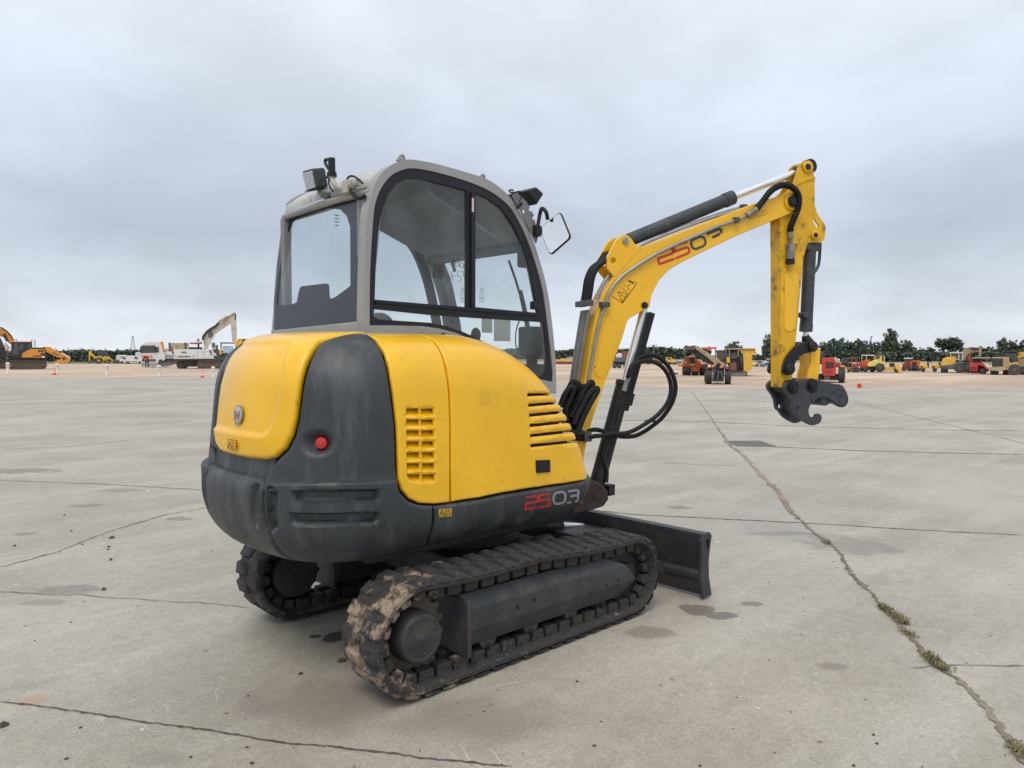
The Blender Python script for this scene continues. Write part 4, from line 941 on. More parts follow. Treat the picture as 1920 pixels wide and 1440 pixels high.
# decals on the boom
def onboom(x, y): return bw(*bp(x, y, hb+.0018), hb+.0018)
zb5 = lambda x, y: (980+x/2.769, 300+y/2.769)
digits('model_number', [(D2, [zb5(693, 482), zb5(775, 455), zb5(790, 512), zb5(710, 540)], redd), (D5, [zb5(785, 446), zb5(855, 425), zb5(868, 480), zb5(795, 510)], redd), (D0, [zb5(870, 418), zb5(940, 392), zb5(955, 440), zb5(885, 468)], drkd)], 4.3, None, None, BM, mapper=onboom)
digits('model_number', [([[(0, .0), (.9, .0), (1, .12), (1, .45)], [(.3, .55), (.9, .45)]], [zb5(955, 385), zb5(1030, 355), zb5(1034, 410), zb5(975, 430)], drkd)], 5.0, None, None, BM, mapper=onboom)
zb6 = lambda x, y: (1050+x/6.543, 420+y/6.543)
mb = MB()
for pth, w in (([(645, 885), (765, 970), (945, 725), (915, 705)], .9), ([(710, 830), (830, 850), (760, 950), (710, 830)], .9), ([(745, 850), (765, 880), (790, 885)], .9), ([(755, 770), (800, 825), (850, 800), (805, 745), (780, 770)], .5), ([(835, 765), (860, 735)], .8), ([(835, 695), (905, 735)], 1.2), ([(845, 688), (912, 722)], 1.2)):
    for q in strip([zb6(*p) for p in pth], w): mb.add([onboom(*p) for p in q], [(0, 1, 2, 3)])
mb.build('warning_sign', inkd, BM, fix=False)
mb = MB()
for q in strip([zb5(x, y) for x, y in ((372, 1072), (395, 1085), (420, 1088), (440, 1075))], 2.0): mb.add([onboom(*p) for p in q], [(0, 1, 2, 3)])
mb.build('warning_sign', inkd, BM, fix=False)
# swing post
mb = MB(); zlo = .50
foot = [bp(*p, .0) for p in ((1060, 905), (1084, 894), (1102, 896), (1116, 904), (1127, 915), (1129, 932), (1120, 944), (1095, 952), (1060, 960))]
for t in (-.10, .075): mb.prism(foot, bmapf, t, t+.025)
mb.cyl(BO+np.array([-.02, 0, .48]), BO+np.array([-.02, 0, .72]), .06); mb.box(BO+np.array([-.22, 0.0, .66]), (.38, .20, .26)); mb.build('swing_post', rustm, EX, bevel=.008)
mb = MB(); pin(mb, 1118, 928, .028, .10, .006); mb.build('swing_pin', rustm, EX)
# boom cylinder with its guard
BC = thing('boom_cylinder', None, None); BC.parent = EX
pA, pB = B3(1117, 916, .0), B3(1209, 573, .0); dB = (pB-pA)/np.linalg.norm(pB-pA)
top = B3(1163, 713, .0); k = (top-pA)@dB
mb = MB(); mb.cyl(pA+dB*.03, pA+dB*k, .050, n=28); mb.cyl(pA+dB*(k-.03), pA+dB*(k+.004), .054, n=28); mb.cyl(pA-BN*.055, pA+BN*.055, .045, n=24)
mb.build('barrel', blackm, BC, bevel=.004)
mb = MB(); mb.cyl(pA+dB*k, pB, .024, n=20); mb.build('rod', chrome, BC)
mb = MB(); g0, g1 = B3(1166, 768, .03), B3(1212, 582, .03); gd = BE*.075-np.array([0, 0, .0])
wv = np.cross(dB, BN); wv = wv if wv@BE > 0 else -wv
g0 = g0+wv*.012; g1 = g1+wv*.028; pl = [g0, g0+wv*.036, g1+wv*.040, g1]
for t in (0,): plate3(mb, pl, BN, -.06, .0)
mb.build('rod_guard', plast, BC, bevel=.004)
mb = MB(); mb.bar(pA+dB*(k-.14)+wv*.05, pA+dB*(k-.06)+wv*.05, .07, .06); mb.build('port_block', blackm, BC, bevel=.004); mb = MB(); mb.box(B3(1141, 918, .03), (.06, .06, .07)); mb.build('port_block', blackm, BC, bevel=.004)
mb = MB(); z6 = lambda x, y: (960+x/4.5, 640+y/4.5)
mb.tube(smooth_path([B3(*z6(*p), .05) for p in ((985, 300), (960, 360), (945, 420))], 4), .016, 8); mb.build('fitting', steel, BC)
mb = MB(); mb.tube(smooth_path([B3(*z6(*p), .055) for p in ((930, 460), (880, 700), (800, 880), (775, 1000), (800, 1090), (795, 1190))], 6), .013, 8); mb.build('cylinder_pipe', blackm, BC)
# loop hoses and the hose bundle
HS = thing('boom_hoses', None, None); HS.parent = EX
z6p = lambda L, o: [B3(*z6(*p), o) for p in L]
mb = MB(); mb.tube(smooth_path(z6p([(975, 310), (1000, 230), (1060, 150), (1150, 115), (1230, 130), (1310, 200), (1360, 290), (1380, 400), (1350, 520), (1270, 640), (1170, 725), (1060, 790), (960, 805), (860, 790), (760, 755), (690, 745), (640, 762)], .08), 7), .0140, 10); mb.build('hose', hosem, HS)
mb = MB(); mb.tube(smooth_path(z6p([(985, 290), (1015, 210), (1080, 172), (1160, 165), (1240, 195), (1300, 255), (1335, 340), (1340, 430), (1310, 520), (1240, 610), (1150, 680), (1050, 740), (960, 775), (860, 780), (760, 795), (700, 800), (650, 812)], .12), 7), .0140, 10); mb.build('hose', hosem, HS)
mb = MB(); mb.bar(B3(*z6(628, 760), .1), B3(*z6(632, 845), .1), .05, .05); mb.build('hose_clamp', mat('clamp_dark', (.1, .1, .1)), HS, bevel=.004)
mb = MB()
for x, y in ((1350, 272), (1170, 672)): 
    c = B3(*z6(x, y), .1); mb.tube([c+BE*.03*math.cos(a)*0+np.array([0, 0, .0])+BN*.045*math.cos(a)+BE*.032*math.sin(a) for a in np.linspace(0, 2*PI, 13)], .005, 6); mb.build('cable_tie', plast, HS); mb = MB()
rr = random.Random(5)
for k, L in enumerate(([(490, 480), (510, 370), (550, 350), (570, 400), (540, 480), (490, 580), (530, 700)], [(430, 560), (470, 430), (500, 360), (520, 345), (545, 372), (480, 480), (470, 600), (520, 740)], [(500, 640), (560, 520), (620, 400), (665, 345), (680, 370), (640, 460), (580, 560), (530, 760)], [(520, 700), (600, 520), (660, 430), (712, 400), (715, 425), (660, 520), (600, 640), (550, 770)],
        [(440, 600), (480, 500), (560, 400), (620, 385), (600, 470), (540, 600), (530, 720)], [(470, 640), (520, 540), (580, 440), (610, 420), (560, 560), (545, 700)], [(410, 540), (440, 460), (480, 400), (520, 390), (500, 480), (450, 600), (500, 740)], [(500, 760), (560, 780), (600, 770)], [(500, 790), (570, 820), (620, 810)])):
    mb = MB(); o = .10+.035*(k % 4); mb.tube(smooth_path(z6p(L, o), 6), .017+.002*(k % 2), 9); mb.build('hose', hosem, HS)
# stick
ST = thing('stick', None, None); ST.parent = EX
hs_ = .056
st_px = [(1463, 408), (1464, 500), (1464, 553), (1464, 726), (1477, 731), (1484, 726), (1486.5, 700), (1491, 647), (1494.6, 618), (1500, 553), (1504, 512), (1506, 486), (1513, 460), (1518, 454.5), (1540.6, 454.5), (1546, 448), (1548.6, 430), (1547, 421), (1532.6, 400), (1528, 386), (1528, 335), (1524, 314), (1520, 305), (1512, 301), (1505.4, 303), (1499, 309), (1497, 313), (1492.6, 330), (1487, 345), (1480, 357), (1466, 368), (1461, 385)]
stp = [bp(*p, hs_) for p in st_px]
slot = round_poly([bp(*p, hs_) for p in ((1523.5, 411), (1527, 410), (1536, 423), (1535, 428), (1531, 427))], .01)
mb = MB(); inner = [bp(*p, hs_) for p in ((1464, 420), (1464, 726), (1477, 731), (1484, 726), (1486.5, 700), (1494.6, 618), (1504, 512), (1510, 470), (1516, 440), (1520, 400), (1520, 340), (1505, 345), (1490, 352), (1472, 372))]
mb.prism(inner, bmapf, -hs_+.012, hs_-.012)
for t0, t1 in ((hs_-.014, hs_), (-hs_, -hs_+.014)): mb.prism(stp, bmapf, t0, t1, holes=[slot])
mb.build('stick_arm', yel_worn, ST, bevel=.004)
mb = MB()
for px, py, r in ((1515.5, 312.5, .040), (1529.5, 440.5, .034)):
    c = bp(px, py, hs_+.01); mb = MB(); mb.lathe(bw(*c, -hs_-.012), BN, [(0, r), (2*hs_+.024, r), (2*hs_+.028, r*.85)], 28); mb.build('stick_boss', yel_worn, ST)
mb = MB(); c = bp(1516, 312.5, hs_+.02); mb.lathe(bw(*c, hs_+.012), BN, [(0, .022), (.008, .020)], 20); mb.build('stick_pin', blackm, ST); mb = MB(); c = bp(1530, 440.5, hs_+.02); mb.lathe(bw(*c, hs_+.012), BN, [(0, .016), (.010, .015)], 20); mb.build('stick_pin', blackm, ST)
mb = MB(); zq = lambda L, s=6.26: [(1400+x/s, 290+y/s) for x, y in L]
for q in strip(smooth_path([bp(*p, hs_) for p in zq([(550, 375), (620, 325), (700, 290), (800, 275)])], 4), .014): mb.prism(q, bmapf, hs_-.001, hs_+.008)
mb.build('weld_seam', yel_worn, ST)
mb = MB(); mb.prism(round_poly([bp(*p, hs_) for p in ((1471, 515), (1485, 507), (1498, 515), (1490, 615), (1482, 623), (1470, 617))], .05, 6), bmapf, hs_-.002, hs_+.004); mb.build('stick_plate', yel, ST, bevel=.002)
# stick hose (corrugated sleeve) and its coupling
mb = MB(); hp = smooth_path([B3(*p, o) for p, o in zip(zq([(115, 640), (190, 545), (270, 440), (350, 380), (440, 355), (520, 375), (590, 440), (615, 530), (600, 640), (550, 760), (515, 850), (515, 900)]), (.10, .10, .11, .11, .11, .11, .11, .11, .10, .09, .085, .08))], 16)
mb.tube(hp, .022, 12, rads=[.0225 if (i//2) % 2 else .0185 for i in range(len(hp))]); mb.build('sleeved_hose', hosem, HS)
mb = MB(); mb.tube([B3(*p, .08) for p in zq([(515, 895), (515, 985)])], .019, 12); mb.tube([B3(*p, .08) for p in zq([(515, 985), (515, 1030)])], .014, 12); mb.tube([B3(*p, .08) for p in zq([(515, 1040), (512, 1225)])], .029, 14); CPM = mat('coupling', (.28, .27, .24), .55, .5, noise=.3, nscale=20, dirt=(.12, .10, .08), dscale=14, damt=.42); mb.build('hose_coupling', CPM, HS); mb = MB(); mb.tube([B3(*p, .10) for p in zq([(115, 640), (0, 715)])], .019, 12)
mb.build('hose_coupling', mat('coupling', (.28, .27, .24), .55, .5, noise=.3, nscale=20, dirt=(.12, .10, .08), dscale=14, damt=.42), HS)
mb = MB(); mb.tube([B3(*p, .08) for p in zq([(511, 1225), (510, 1285)])], .030, 14); mb.build('coupling_cap', plast, HS)
mb = MB(); c = B3(*zq([(545, 1052)])[0], .07); mb.box(c, (.09, .05, .008)); mb.build('coupling_bracket', yel_worn, ST)
# stick cylinder
SCY = thing('stick_cylinder', None, None); SCY.parent = EX
pa, pb = B3(1172.5, 452.5), B3(1515.5, 313)
d_ = pb-pa; d_ /= np.linalg.norm(d_); e0 = B3(1187, 447); e1 = B3(1371.5, 371)
d2 = e1-e0; d2 /= np.linalg.norm(d2)
mb = MB(); mb.cyl(e0-d2*.04, e1, .043, n=28); mb.cyl(e1-d2*.06, e1+d2*.012, .048, n=28); mb.cyl(pa-BN*.045, pa+BN*.045, .038, n=20); mb.build('barrel', blackm_ := mat('cylinder_grey', (.035, .042, .046), .55, noise=.25, nscale=12, dirt=(.09, .09, .088), dscale=10, damt=.38), SCY, bevel=.004)
mb = MB(); mb.cyl(e1, B3(1491, 324), .0235, n=20); mb.build('rod', chrome, SCY)
mb = MB(); mb.cyl(B3(1489, 325), B3(1496, 321.5), .030, n=16); c = B3(1505, 317); mb.bar(B3(1494, 322), pb, .06, .07); mb.cyl(pb-BN*.03, pb+BN*.03, .05); mb.build('rod_end', blackm, SCY, bevel=.004)
# bucket cylinder
BK = thing('bucket_cylinder', None, None); BK.parent = EX
a_, b_ = B3(1519, 458), B3(1511, 622); 
mb = MB(); mb.cyl(a_, b_, .042, n=28); dd = (b_-a_)/np.linalg.norm(b_-a_); mb.cyl(b_-dd*.055, b_, .0445, n=28); mb.bar(a_-dd*.01+BE*.0, a_+dd*.045, .08, .13); mb.build('barrel', blackm_, BK, bevel=.003)
mb = MB(); mb.cyl(b_, B3(1510, 634), .020, n=18); mb.build('rod', chrome, BK)
mb = MB(); mb.tube([B3(1510, 629), B3(1512, 637), B3(1523, 650)], .025, 12, rads=[.024, .034, .036]); mb.build('rod_end', blackm, BK)
mb = MB(); mb.tube(smooth_path([B3(*p, .0) for p in ((1538, 460), (1537, 475), (1535, 495), (1529, 508), (1519, 520), (1514.5, 535), (1513, 560), (1511.5, 588))], 5), .011, 8); c = B3(1511, 590, .045); mb.cyl(c-BN*.06, c+BN*.008, .02); mb.build('cylinder_pipe', blackm_, BK)
# links
LK = thing('bucket_linkage', None, None); LK.parent = EX
link_o = [bp(*p, .085) for p in ((1468.5, 688), (1471.5, 676), (1476, 668), (1481.7, 660), (1493, 648), (1502, 643.5), (1508, 641), (1524, 640), (1531, 644), (1532, 651), (1529, 658), (1522, 660), (1508, 663.5), (1502, 667), (1497.7, 671), (1493, 677), (1490.4, 683), (1490, 693), (1486, 701), (1478, 704), (1470, 701), (1467, 695))]
for t in (.066, -.088):
    mb = MB(); mb.prism(link_o, bmapf, t, t+.022); mb.build('link', blackm, LK, bevel=.004)
mb = MB()
for px, py, r in ((1480.5, 691.5, .038), (1523.5, 650, .036)):
    c = bp(px, py, .09); mb = MB(); mb.lathe(bw(*c, -.10), BN, [(0, r), (.20, r), (.206, r*.8)], 24); mb.build('link_pin', blackm, LK)
mb = MB()
for px, py, r in ((1481.5, 690.5, .022), (1524, 649.5, .019)):
    c = bp(px, py, .105); mb.lathe(bw(*c, .104), BN, [(0, r), (.012, r), (.013, r*.6), (.008, r*.55)], 6); mb.build('bolt', rustm, LK); mb = MB()
tie = [bp(*p, 0) for p in ((1509, 660), (1518, 652), (1528, 654), (1527, 670), (1526, 690), (1523, 714), (1519, 724), (1507, 722), (1503, 712), (1505, 700), (1510, 682))]
for t in (-.060, .04):
    mb = MB(); mb.prism(tie, bmapf, t, t+.018); mb.build('tie_link', yel, LK, bevel=.003)
# quick coupler
QC = thing('quick_coupler', None, None); QC.parent = EX
zc_ = lambda L: [(1400+x/6.855, 600+y/6.855) for x, y in L]
qp = zc_([(470, 870), (478, 835), (500, 805), (530, 785), (580, 782), (640, 775), (730, 768), (820, 755), (860, 758), (900, 765), (960, 782), (1060, 810), (1120, 822), (1180, 825), (1215, 840), (1240, 870), (1270, 930), (1290, 990), (1292, 1030), (1285, 1060), (1265, 1095), (1240, 1115), (1215, 1123), (1190, 1120), (1150, 1100), (1100, 1070), (1050, 1025), (1000, 1000), (960, 995), (930, 1000), (890, 1020), (850, 1055), (820, 1080), (800, 1100), (785, 1135), (780, 1170), (786, 1205), (800, 1235), (822, 1248), (850, 1250), (868, 1238), (880, 1215), (898, 1206), (920, 1205), (945, 1222), (952, 1250), (940, 1300), (920, 1325), (890, 1340), (860, 1350), (830, 1355), (790, 1342), (750, 1320), (690, 1280), (650, 1235), (625, 1195), (592, 1170), (575, 1130), (575, 1090), (565, 1040), (530, 970), (490, 920)])
hq = .092
qc = [bp(*p, hq) for p in qp]; hole = [np.array(p) for p in circ(*bp(*zc_([(635, 1132)])[0], hq), .016, 14)]
for s in (1, -1):
    mb = MB(); mb.prism(qc, bmapf, s*hq-.014, s*hq+.014, holes=[hole]); mb.build('coupler_plate', mat('coupler_grey', (.036, .042, .050), .45, noise=.2, nscale=10, dirt=(.07, .072, .075), dscale=14, damt=.36), QC, bevel=.006)
mb = MB(); lockb = [bp(*p, hq) for p in zc_([(830, 940), (900, 945), (935, 960), (1020, 905), (1100, 870), (1150, 830), (1190, 835), (1235, 880), (1280, 990), (1270, 1060), (1225, 1105), (1180, 1105), (1100, 1050), (1000, 985), (920, 985), (870, 1010), (820, 1060), (800, 1000)])]
mb.prism(lockb, bmapf, hq+.010, hq+.020); mb.build('coupler_cheek', mat('coupler_grey', (.05, .055, .06)), QC, bevel=.004)
mb = MB(); mid_o = [bp(*p, 0) for p in zc_([(480, 900), (560, 840), (640, 900), (700, 1000), (690, 1200), (640, 1250), (560, 1150), (520, 1000)])]
mb.prism(mid_o, bmapf, -hq+.01, hq-.01); c = bp(*zc_([(900, 1010)])[0], 0); mb.cyl(bw(c[0], c[1], -hq), bw(c[0], c[1], hq), .045); c = bp(*zc_([(1080, 1020)])[0], 0); mb.cyl(bw(c[0], c[1], -hq), bw(c[0], c[1], hq), .03)
mb.build('coupler_core', mat('coupler_grey', (.05, .05, .05)), QC, bevel=.006)
mb = MB()
for x, y in ((595, 860), (840, 840)):
    c = bp(*zc_([(x-20, y+5)])[0], hq); mb.lathe(bw(*c, -hq-.03), BN, [(0, .034), (2*hq+.03, .052), (2*hq+.045, .050), (2*hq+.047, .034), (2*hq+.066, .033), (2*hq+.067, .020), (2*hq+.075, .020)], 24); mb.build('coupler_pin', blackm, QC); mb = MB()
mb = MB(); c = bp(*zc_([(1215, 1035)])[0], hq)
for q in strip(circ(c[0], c[1], .033, 24)+[np.array([c[0]+.033, c[1]])], .004): mb.prism(q, bmapf, hq+.019, hq+.022)
for pth in ([(1050, 965), (1135, 930)], [(1060, 925), (1090, 935)], [(1155, 890), (1185, 925)], [(1130, 965), (1160, 985)], [(1180, 960), (1200, 985)], [(1200, 900), (1240, 940)]):
    for q in strip([bp(*p, hq) for p in zc_(pth)], .006): mb.prism(q, bmapf, hq+.019, hq+.0215)
mb.build('raised_marks', mat('mark_grey', (.02, .022, .024), .5), QC)
# ================================================================== sky, light, ground
def nodes(nt): return nt.nodes, nt.links
w = bpy.data.worlds.new("World"); SC.world = w; w.use_nodes = True
N, L = nodes(w.node_tree)
for n in list(N): N.remove(n)
wo = N.new('ShaderNodeOutputWorld')
SUN_EL, SUN_AZ = 58.0, 214.0     # azimuth: direction the light comes from, counter-clockwise from +x
sky = N.new('ShaderNodeTexSky'); sky.sky_type = 'NISHITA'; sky.sun_disc = False; sky.sun_elevation = R(SUN_EL); sky.sun_rotation = R(90-SUN_AZ); sky.air_density = 1.3; sky.dust_density = 2
b1 = N.new('ShaderNodeBackground'); b1.inputs[1].default_value = .09; L.new(sky.outputs[0], b1.inputs[0])
tc = N.new('ShaderNodeTexCoord'); sx = N.new('ShaderNodeSeparateXYZ'); L.new(tc.outputs['Generated'], sx.inputs[0])
def math_(op, a, b=None, c=None):
    m = N.new('ShaderNodeMath'); m.operation = op
    for i, v in enumerate((a, b, c)):
        if v is None: continue
        if isinstance(v, (int, float)): m.inputs[i].default_value = v
        else: L.new(v, m.inputs[i])
    return m.outputs[0]
zz_ = math_('ADD', math_('MAXIMUM', sx.outputs[2], 0.0), .30)
cx = math_('DIVIDE', sx.outputs[0], zz_); cy = math_('DIVIDE', sx.outputs[1], zz_)
cb = N.new('ShaderNodeCombineXYZ'); L.new(cx, cb.inputs[0]); L.new(cy, cb.inputs[1])
def wnoise(scale, detail, rough, off, dist=0.0):
    mp = N.new('ShaderNodeMapping'); mp.inputs['Location'].default_value = off; mp.inputs['Rotation'].default_value = (0, 0, R(AZ)); L.new(cb.outputs[0], mp.inputs[0])
    n = N.new('ShaderNodeTexNoise'); n.inputs['Scale'].default_value = scale; n.inputs['Detail'].default_value = detail; n.inputs['Roughness'].default_value = rough; n.inputs['Distortion'].default_value = dist
    L.new(mp.outputs[0], n.inputs['Vector']); return n.outputs['Fac']
n1 = wnoise(1.0, 4, .5, (3.1, 1.7, 0), .3); n2 = wnoise(3.2, 6, .55, (7.3, 2.2, 0), .4)
dens = math_('ADD', math_('MULTIPLY', n1, .7), math_('MULTIPLY', n2, .3))
rmp = N.new('ShaderNodeMapRange'); rmp.interpolation_type = 'SMOOTHSTEP'; rmp.inputs[1].default_value = .36; rmp.inputs[2].default_value = .63; L.new(dens, rmp.inputs[0])
# brightness by elevation: bright overhead, a greyer deck lower down, a bright rim at the horizon
el = N.new('ShaderNodeValToRGB'); L.new(sx.outputs[2], el.inputs[0]); cr = el.color_ramp
stops = [(0.0, (.80, .845, .90)), (.03, (.77, .82, .885)), (.075, (.615, .675, .765)), (.15, (.555, .62, .73)), (.25, (.665, .73, .84)), (.42, (.825, .88, .98)), (1.0, (.98, 1.01, 1.09))]
while len(cr.elements) < len(stops): cr.elements.new(.5)
for e, (p, c) in zip(cr.elements, stops): e.position = p; e.color = (*c, 1)
dk = N.new('ShaderNodeMapRange'); dk.inputs[3].default_value = .88; dk.inputs[4].default_value = 1.11; L.new(rmp.outputs[0], dk.inputs[0])
mm = N.new('ShaderNodeMix'); mm.data_type = 'RGBA'; mm.blend_type = 'MULTIPLY'; mm.inputs[0].default_value = 1; L.new(el.outputs[0], mm.inputs[6]); L.new(dk.outputs[0], mm.inputs[7])
b2 = N.new('ShaderNodeBackground'); b2.inputs[1].default_value = 1.0; L.new(mm.outputs[2], b2.inputs[0])
mxs = N.new('ShaderNodeMixShader'); mxs.inputs[0].default_value = .93; L.new(b1.outputs[0], mxs.inputs[1]); L.new(b2.outputs[0], mxs.inputs[2]); L.new(mxs.outputs[0], wo.inputs[0])
sd = bpy.data.lights.new('sun', 'SUN'); sd.energy = 1.4; sd.angle = R(24); sd.color = (1, .93, .84); so = bpy.data.objects.new('sun', sd); COL.objects.link(so)
dv = Vector((math.cos(R(SUN_AZ))*math.cos(R(SUN_EL)), math.sin(R(SUN_AZ))*math.cos(R(SUN_EL)), math.sin(R(SUN_EL)))); so.rotation_euler = dv.to_track_quat('Z', 'Y').to_euler()
SC.view_settings.view_transform = 'Standard'; SC.view_settings.look = 'None'; SC.view_settings.exposure = 0.08; SC.view_settings.gamma = 1
SC.cycles.use_adaptive_sampling = True; SC.cycles.use_denoising = True; SC.cycles.max_bounces = 8; SC.cycles.transparent_max_bounces = 16

# ---- concrete
cm = bpy.data.materials.new('concrete'); cm.use_nodes = True; N, L = nodes(cm.node_tree); B = N['Principled BSDF']
tc = N.new('ShaderNodeTexCoord'); OB = tc.outputs['Object']
def tex(scale, detail=6, rough=.6, sc=None, rot=0, dist=0):
    mp = N.new('ShaderNodeMapping'); mp.inputs['Rotation'].default_value = (0, 0, rot)
    if sc: mp.inputs['Scale'].default_value = sc
    L.new(OB, mp.inputs[0]); n = N.new('ShaderNodeTexNoise'); n.inputs['Scale'].default_value = scale; n.inputs['Detail'].default_value = detail; n.inputs['Roughness'].default_value = rough; n.inputs['Distortion'].default_value = dist
    L.new(mp.outputs[0], n.inputs['Vector']); return n.outputs['Fac']
def rng_(s, a, b, c, d, smooth=True):
    r = N.new('ShaderNodeMapRange'); r.interpolation_type = 'SMOOTHSTEP' if smooth else 'LINEAR'
    for i, v in enumerate((a, b, c, d)): r.inputs[i+1].default_value = v
    L.new(s, r.inputs[0]); return r.outputs[0]
def mixc(f, a, b, mode='MIX'):
    m = N.new('ShaderNodeMix'); m.data_type = 'RGBA'; m.blend_type = mode
    if isinstance(f, float): m.inputs[0].default_value = f
    else: L.new(f, m.inputs[0])
    for i, v in ((6, a), (7, b)):
        if isinstance(v, tuple): m.inputs[i].default_value = (*v, 1)
        else: L.new(v, m.inputs[i])
    return m.outputs[2]
fwd = R(AZ)
col = mixc(rng_(tex(.5, 5, .6), .32, .68, 0, 1), (.300, .270, .218), (.405, .372, .308))
streak = tex(1.0, 6, .62, (.35, 2.4, 1), -fwd-PI/2+.12)      # long sweeping streaks across the view
col = mixc(rng_(streak, .46, .70, 0, .40), col, (.50, .475, .41))
col = mixc(rng_(tex(1.1, 6, .65, (.5, 1.6, 1), -fwd-PI/2-.3), .56, .74, 0, .5), col, (.20, .172, .138))
col = mixc(rng_(tex(3.2, 9, .72), .60, .70, 0, .35), col, (.21, .185, .16))
col = mixc(rng_(tex(4.4, 9, .75, None, .7), .62, .70, 0, .35), col, (.50, .47, .425))
col = mixc(1.0, col, rng_(tex(14, 7, .75), .3, .7, .86, 1.14, False), 'MULTIPLY'); fine = tex(60, 4, .7); col = mixc(1.0, col, rng_(fine, .25, .75, .76, 1.24, False), 'MULTIPLY')
col = mixc(1.0, col, rng_(tex(230, 2, .6), .25, .75, .72, 1.28, False), 'MULTIPLY')
def arc(c, Rr, wdt, k):      # faint tyre marks swept across the slab
    global col
    v = N.new('ShaderNodeVectorMath'); v.operation = 'DISTANCE'; v.inputs[1].default_value = (c[0], c[1], 0); L.new(OB, v.inputs[0])
    a = N.new('ShaderNodeMath'); a.operation = 'SUBTRACT'; L.new(v.outputs['Value'], a.inputs[0]); a.inputs[1].default_value = Rr; b_ = N.new('ShaderNodeMath'); b_.operation = 'ABSOLUTE'; L.new(a.outputs[0], b_.inputs[0])
    m1 = rng_(b_.outputs[0], wdt*.4, wdt, k, 0); m2 = rng_(tex(.9, 5, .7, None, Rr), .42, .6, 0, 1); mm_ = N.new('ShaderNodeMath'); mm_.operation = 'MULTIPLY'; L.new(m1, mm_.inputs[0]); L.new(m2, mm_.inputs[1]); col = mixc(mm_.outputs[0], col, (.17, .15, .13))
ca = gnd(1500, 700)
for Rr in (9.0, 10.9, 16.5, 18.3): arc(ca, Rr, .16, .42)
cb2 = gnd(-900, 760)
for Rr in (7.5, 9.3): arc(cb2, Rr, .15, .40)
vo = N.new('ShaderNodeTexVoronoi'); vo.inputs['Scale'].default_value = 7; vo.inputs['Randomness'].default_value = 1; L.new(OB, vo.inputs['Vector'])
speck = rng_(vo.outputs['Distance'], .045, .10, .85, 0); gate = rng_(tex(1.6, 4), .47, .56, 0, 1)
sm = N.new('ShaderNodeMath'); sm.operation = 'MULTIPLY'; L.new(speck, sm.inputs[0]); L.new(gate, sm.inputs[1])
col = mixc(sm.outputs[0], col, (.12, .105, .095))
wv_ = N.new('ShaderNodeTexVoronoi'); wv_.inputs['Scale'].default_value = 12; wmp = N.new('ShaderNodeMapping'); wmp.inputs['Scale'].default_value = (1, .45, 1); wmp.inputs['Rotation'].default_value = (0, 0, 1.1); L.new(OB, wmp.inputs[0]); L.new(wmp.outputs[0], wv_.inputs['Vector'])
wf_ = rng_(wv_.outputs['Distance'], .04, .09, .9, 0); wg_ = rng_(tex(1.9, 4, .5, None, 4.0), .48, .58, 0, 1); wm_ = N.new('ShaderNodeMath'); wm_.operation = 'MULTIPLY'; L.new(wf_, wm_.inputs[0]); L.new(wg_, wm_.inputs[1]); col = mixc(wm_.outputs[0], col, (.62, .59, .52))
# hairline scratches
sc_ = N.new('ShaderNodeTexVoronoi'); sc_.feature = 'DISTANCE_TO_EDGE'; sc_.inputs['Scale'].default_value = 2.2
mp = N.new('ShaderNodeMapping'); mp.inputs['Scale'].default_value = (1.7, .6, 1); mp.inputs['Rotation'].default_value = (0, 0, .5); L.new(OB, mp.inputs[0])
ad = N.new('ShaderNodeVectorMath'); ad.operation = 'MULTIPLY_ADD'; nz = N.new('ShaderNodeTexNoise'); nz.inputs['Scale'].default_value = 3; L.new(OB, nz.inputs['Vector']); L.new(nz.outputs['Color'], ad.inputs[0]); ad.inputs[1].default_value = (.5, .5, 0); L.new(mp.outputs[0], ad.inputs[2]); L.new(ad.outputs[0], sc_.inputs['Vector'])
scr = rng_(sc_.outputs['Distance'], .002, .006, 1, 0); g2 = rng_(tex(1.7, 3, .5, None, 2.0), .50, .62, 0, .75); s2 = N.new('ShaderNodeMath'); s2.operation = 'MULTIPLY'; L.new(scr, s2.inputs[0]); L.new(g2, s2.inputs[1]); col = mixc(s2.outputs[0], col, (.54, .51, .46))
# stains, where they lie on the slab: (pixel, radius across, radius along the view on the ground, strength, edge softness)
edge_n = tex(7, 8, .72)
def stains(L_):
    acc = None
    for px, py, rx, ry, k, soft in L_:
        g = gnd(px, py)
        mp = N.new('ShaderNodeMapping'); mp.vector_type = 'TEXTURE'; mp.inputs['Location'].default_value = tuple(g); mp.inputs['Rotation'].default_value = (0, 0, R(AZ)); mp.inputs['Scale'].default_value = (ry, rx, 1); L.new(OB, mp.inputs[0])
        ln = N.new('ShaderNodeVectorMath'); ln.operation = 'LENGTH'; L.new(mp.outputs[0], ln.inputs[0])
        a = N.new('ShaderNodeMath'); a.operation = 'MULTIPLY_ADD'; L.new(edge_n, a.inputs[0]); a.inputs[1].default_value = -2.6; a2 = N.new('ShaderNodeMath'); a2.operation = 'ADD'; L.new(ln.outputs['Value'], a2.inputs[0]); a2.inputs[1].default_value = 1.3; L.new(a2.outputs[0], a.inputs[2])
        v = rng_(a.outputs[0], 1-soft, 1, k, 0)
        if acc is None: acc = v
        else:
            mx = N.new('ShaderNodeMath'); mx.operation = 'MAXIMUM'; L.new(acc, mx.inputs[0]); L.new(v, mx.inputs[1]); acc = mx.outputs[0]
    return acc
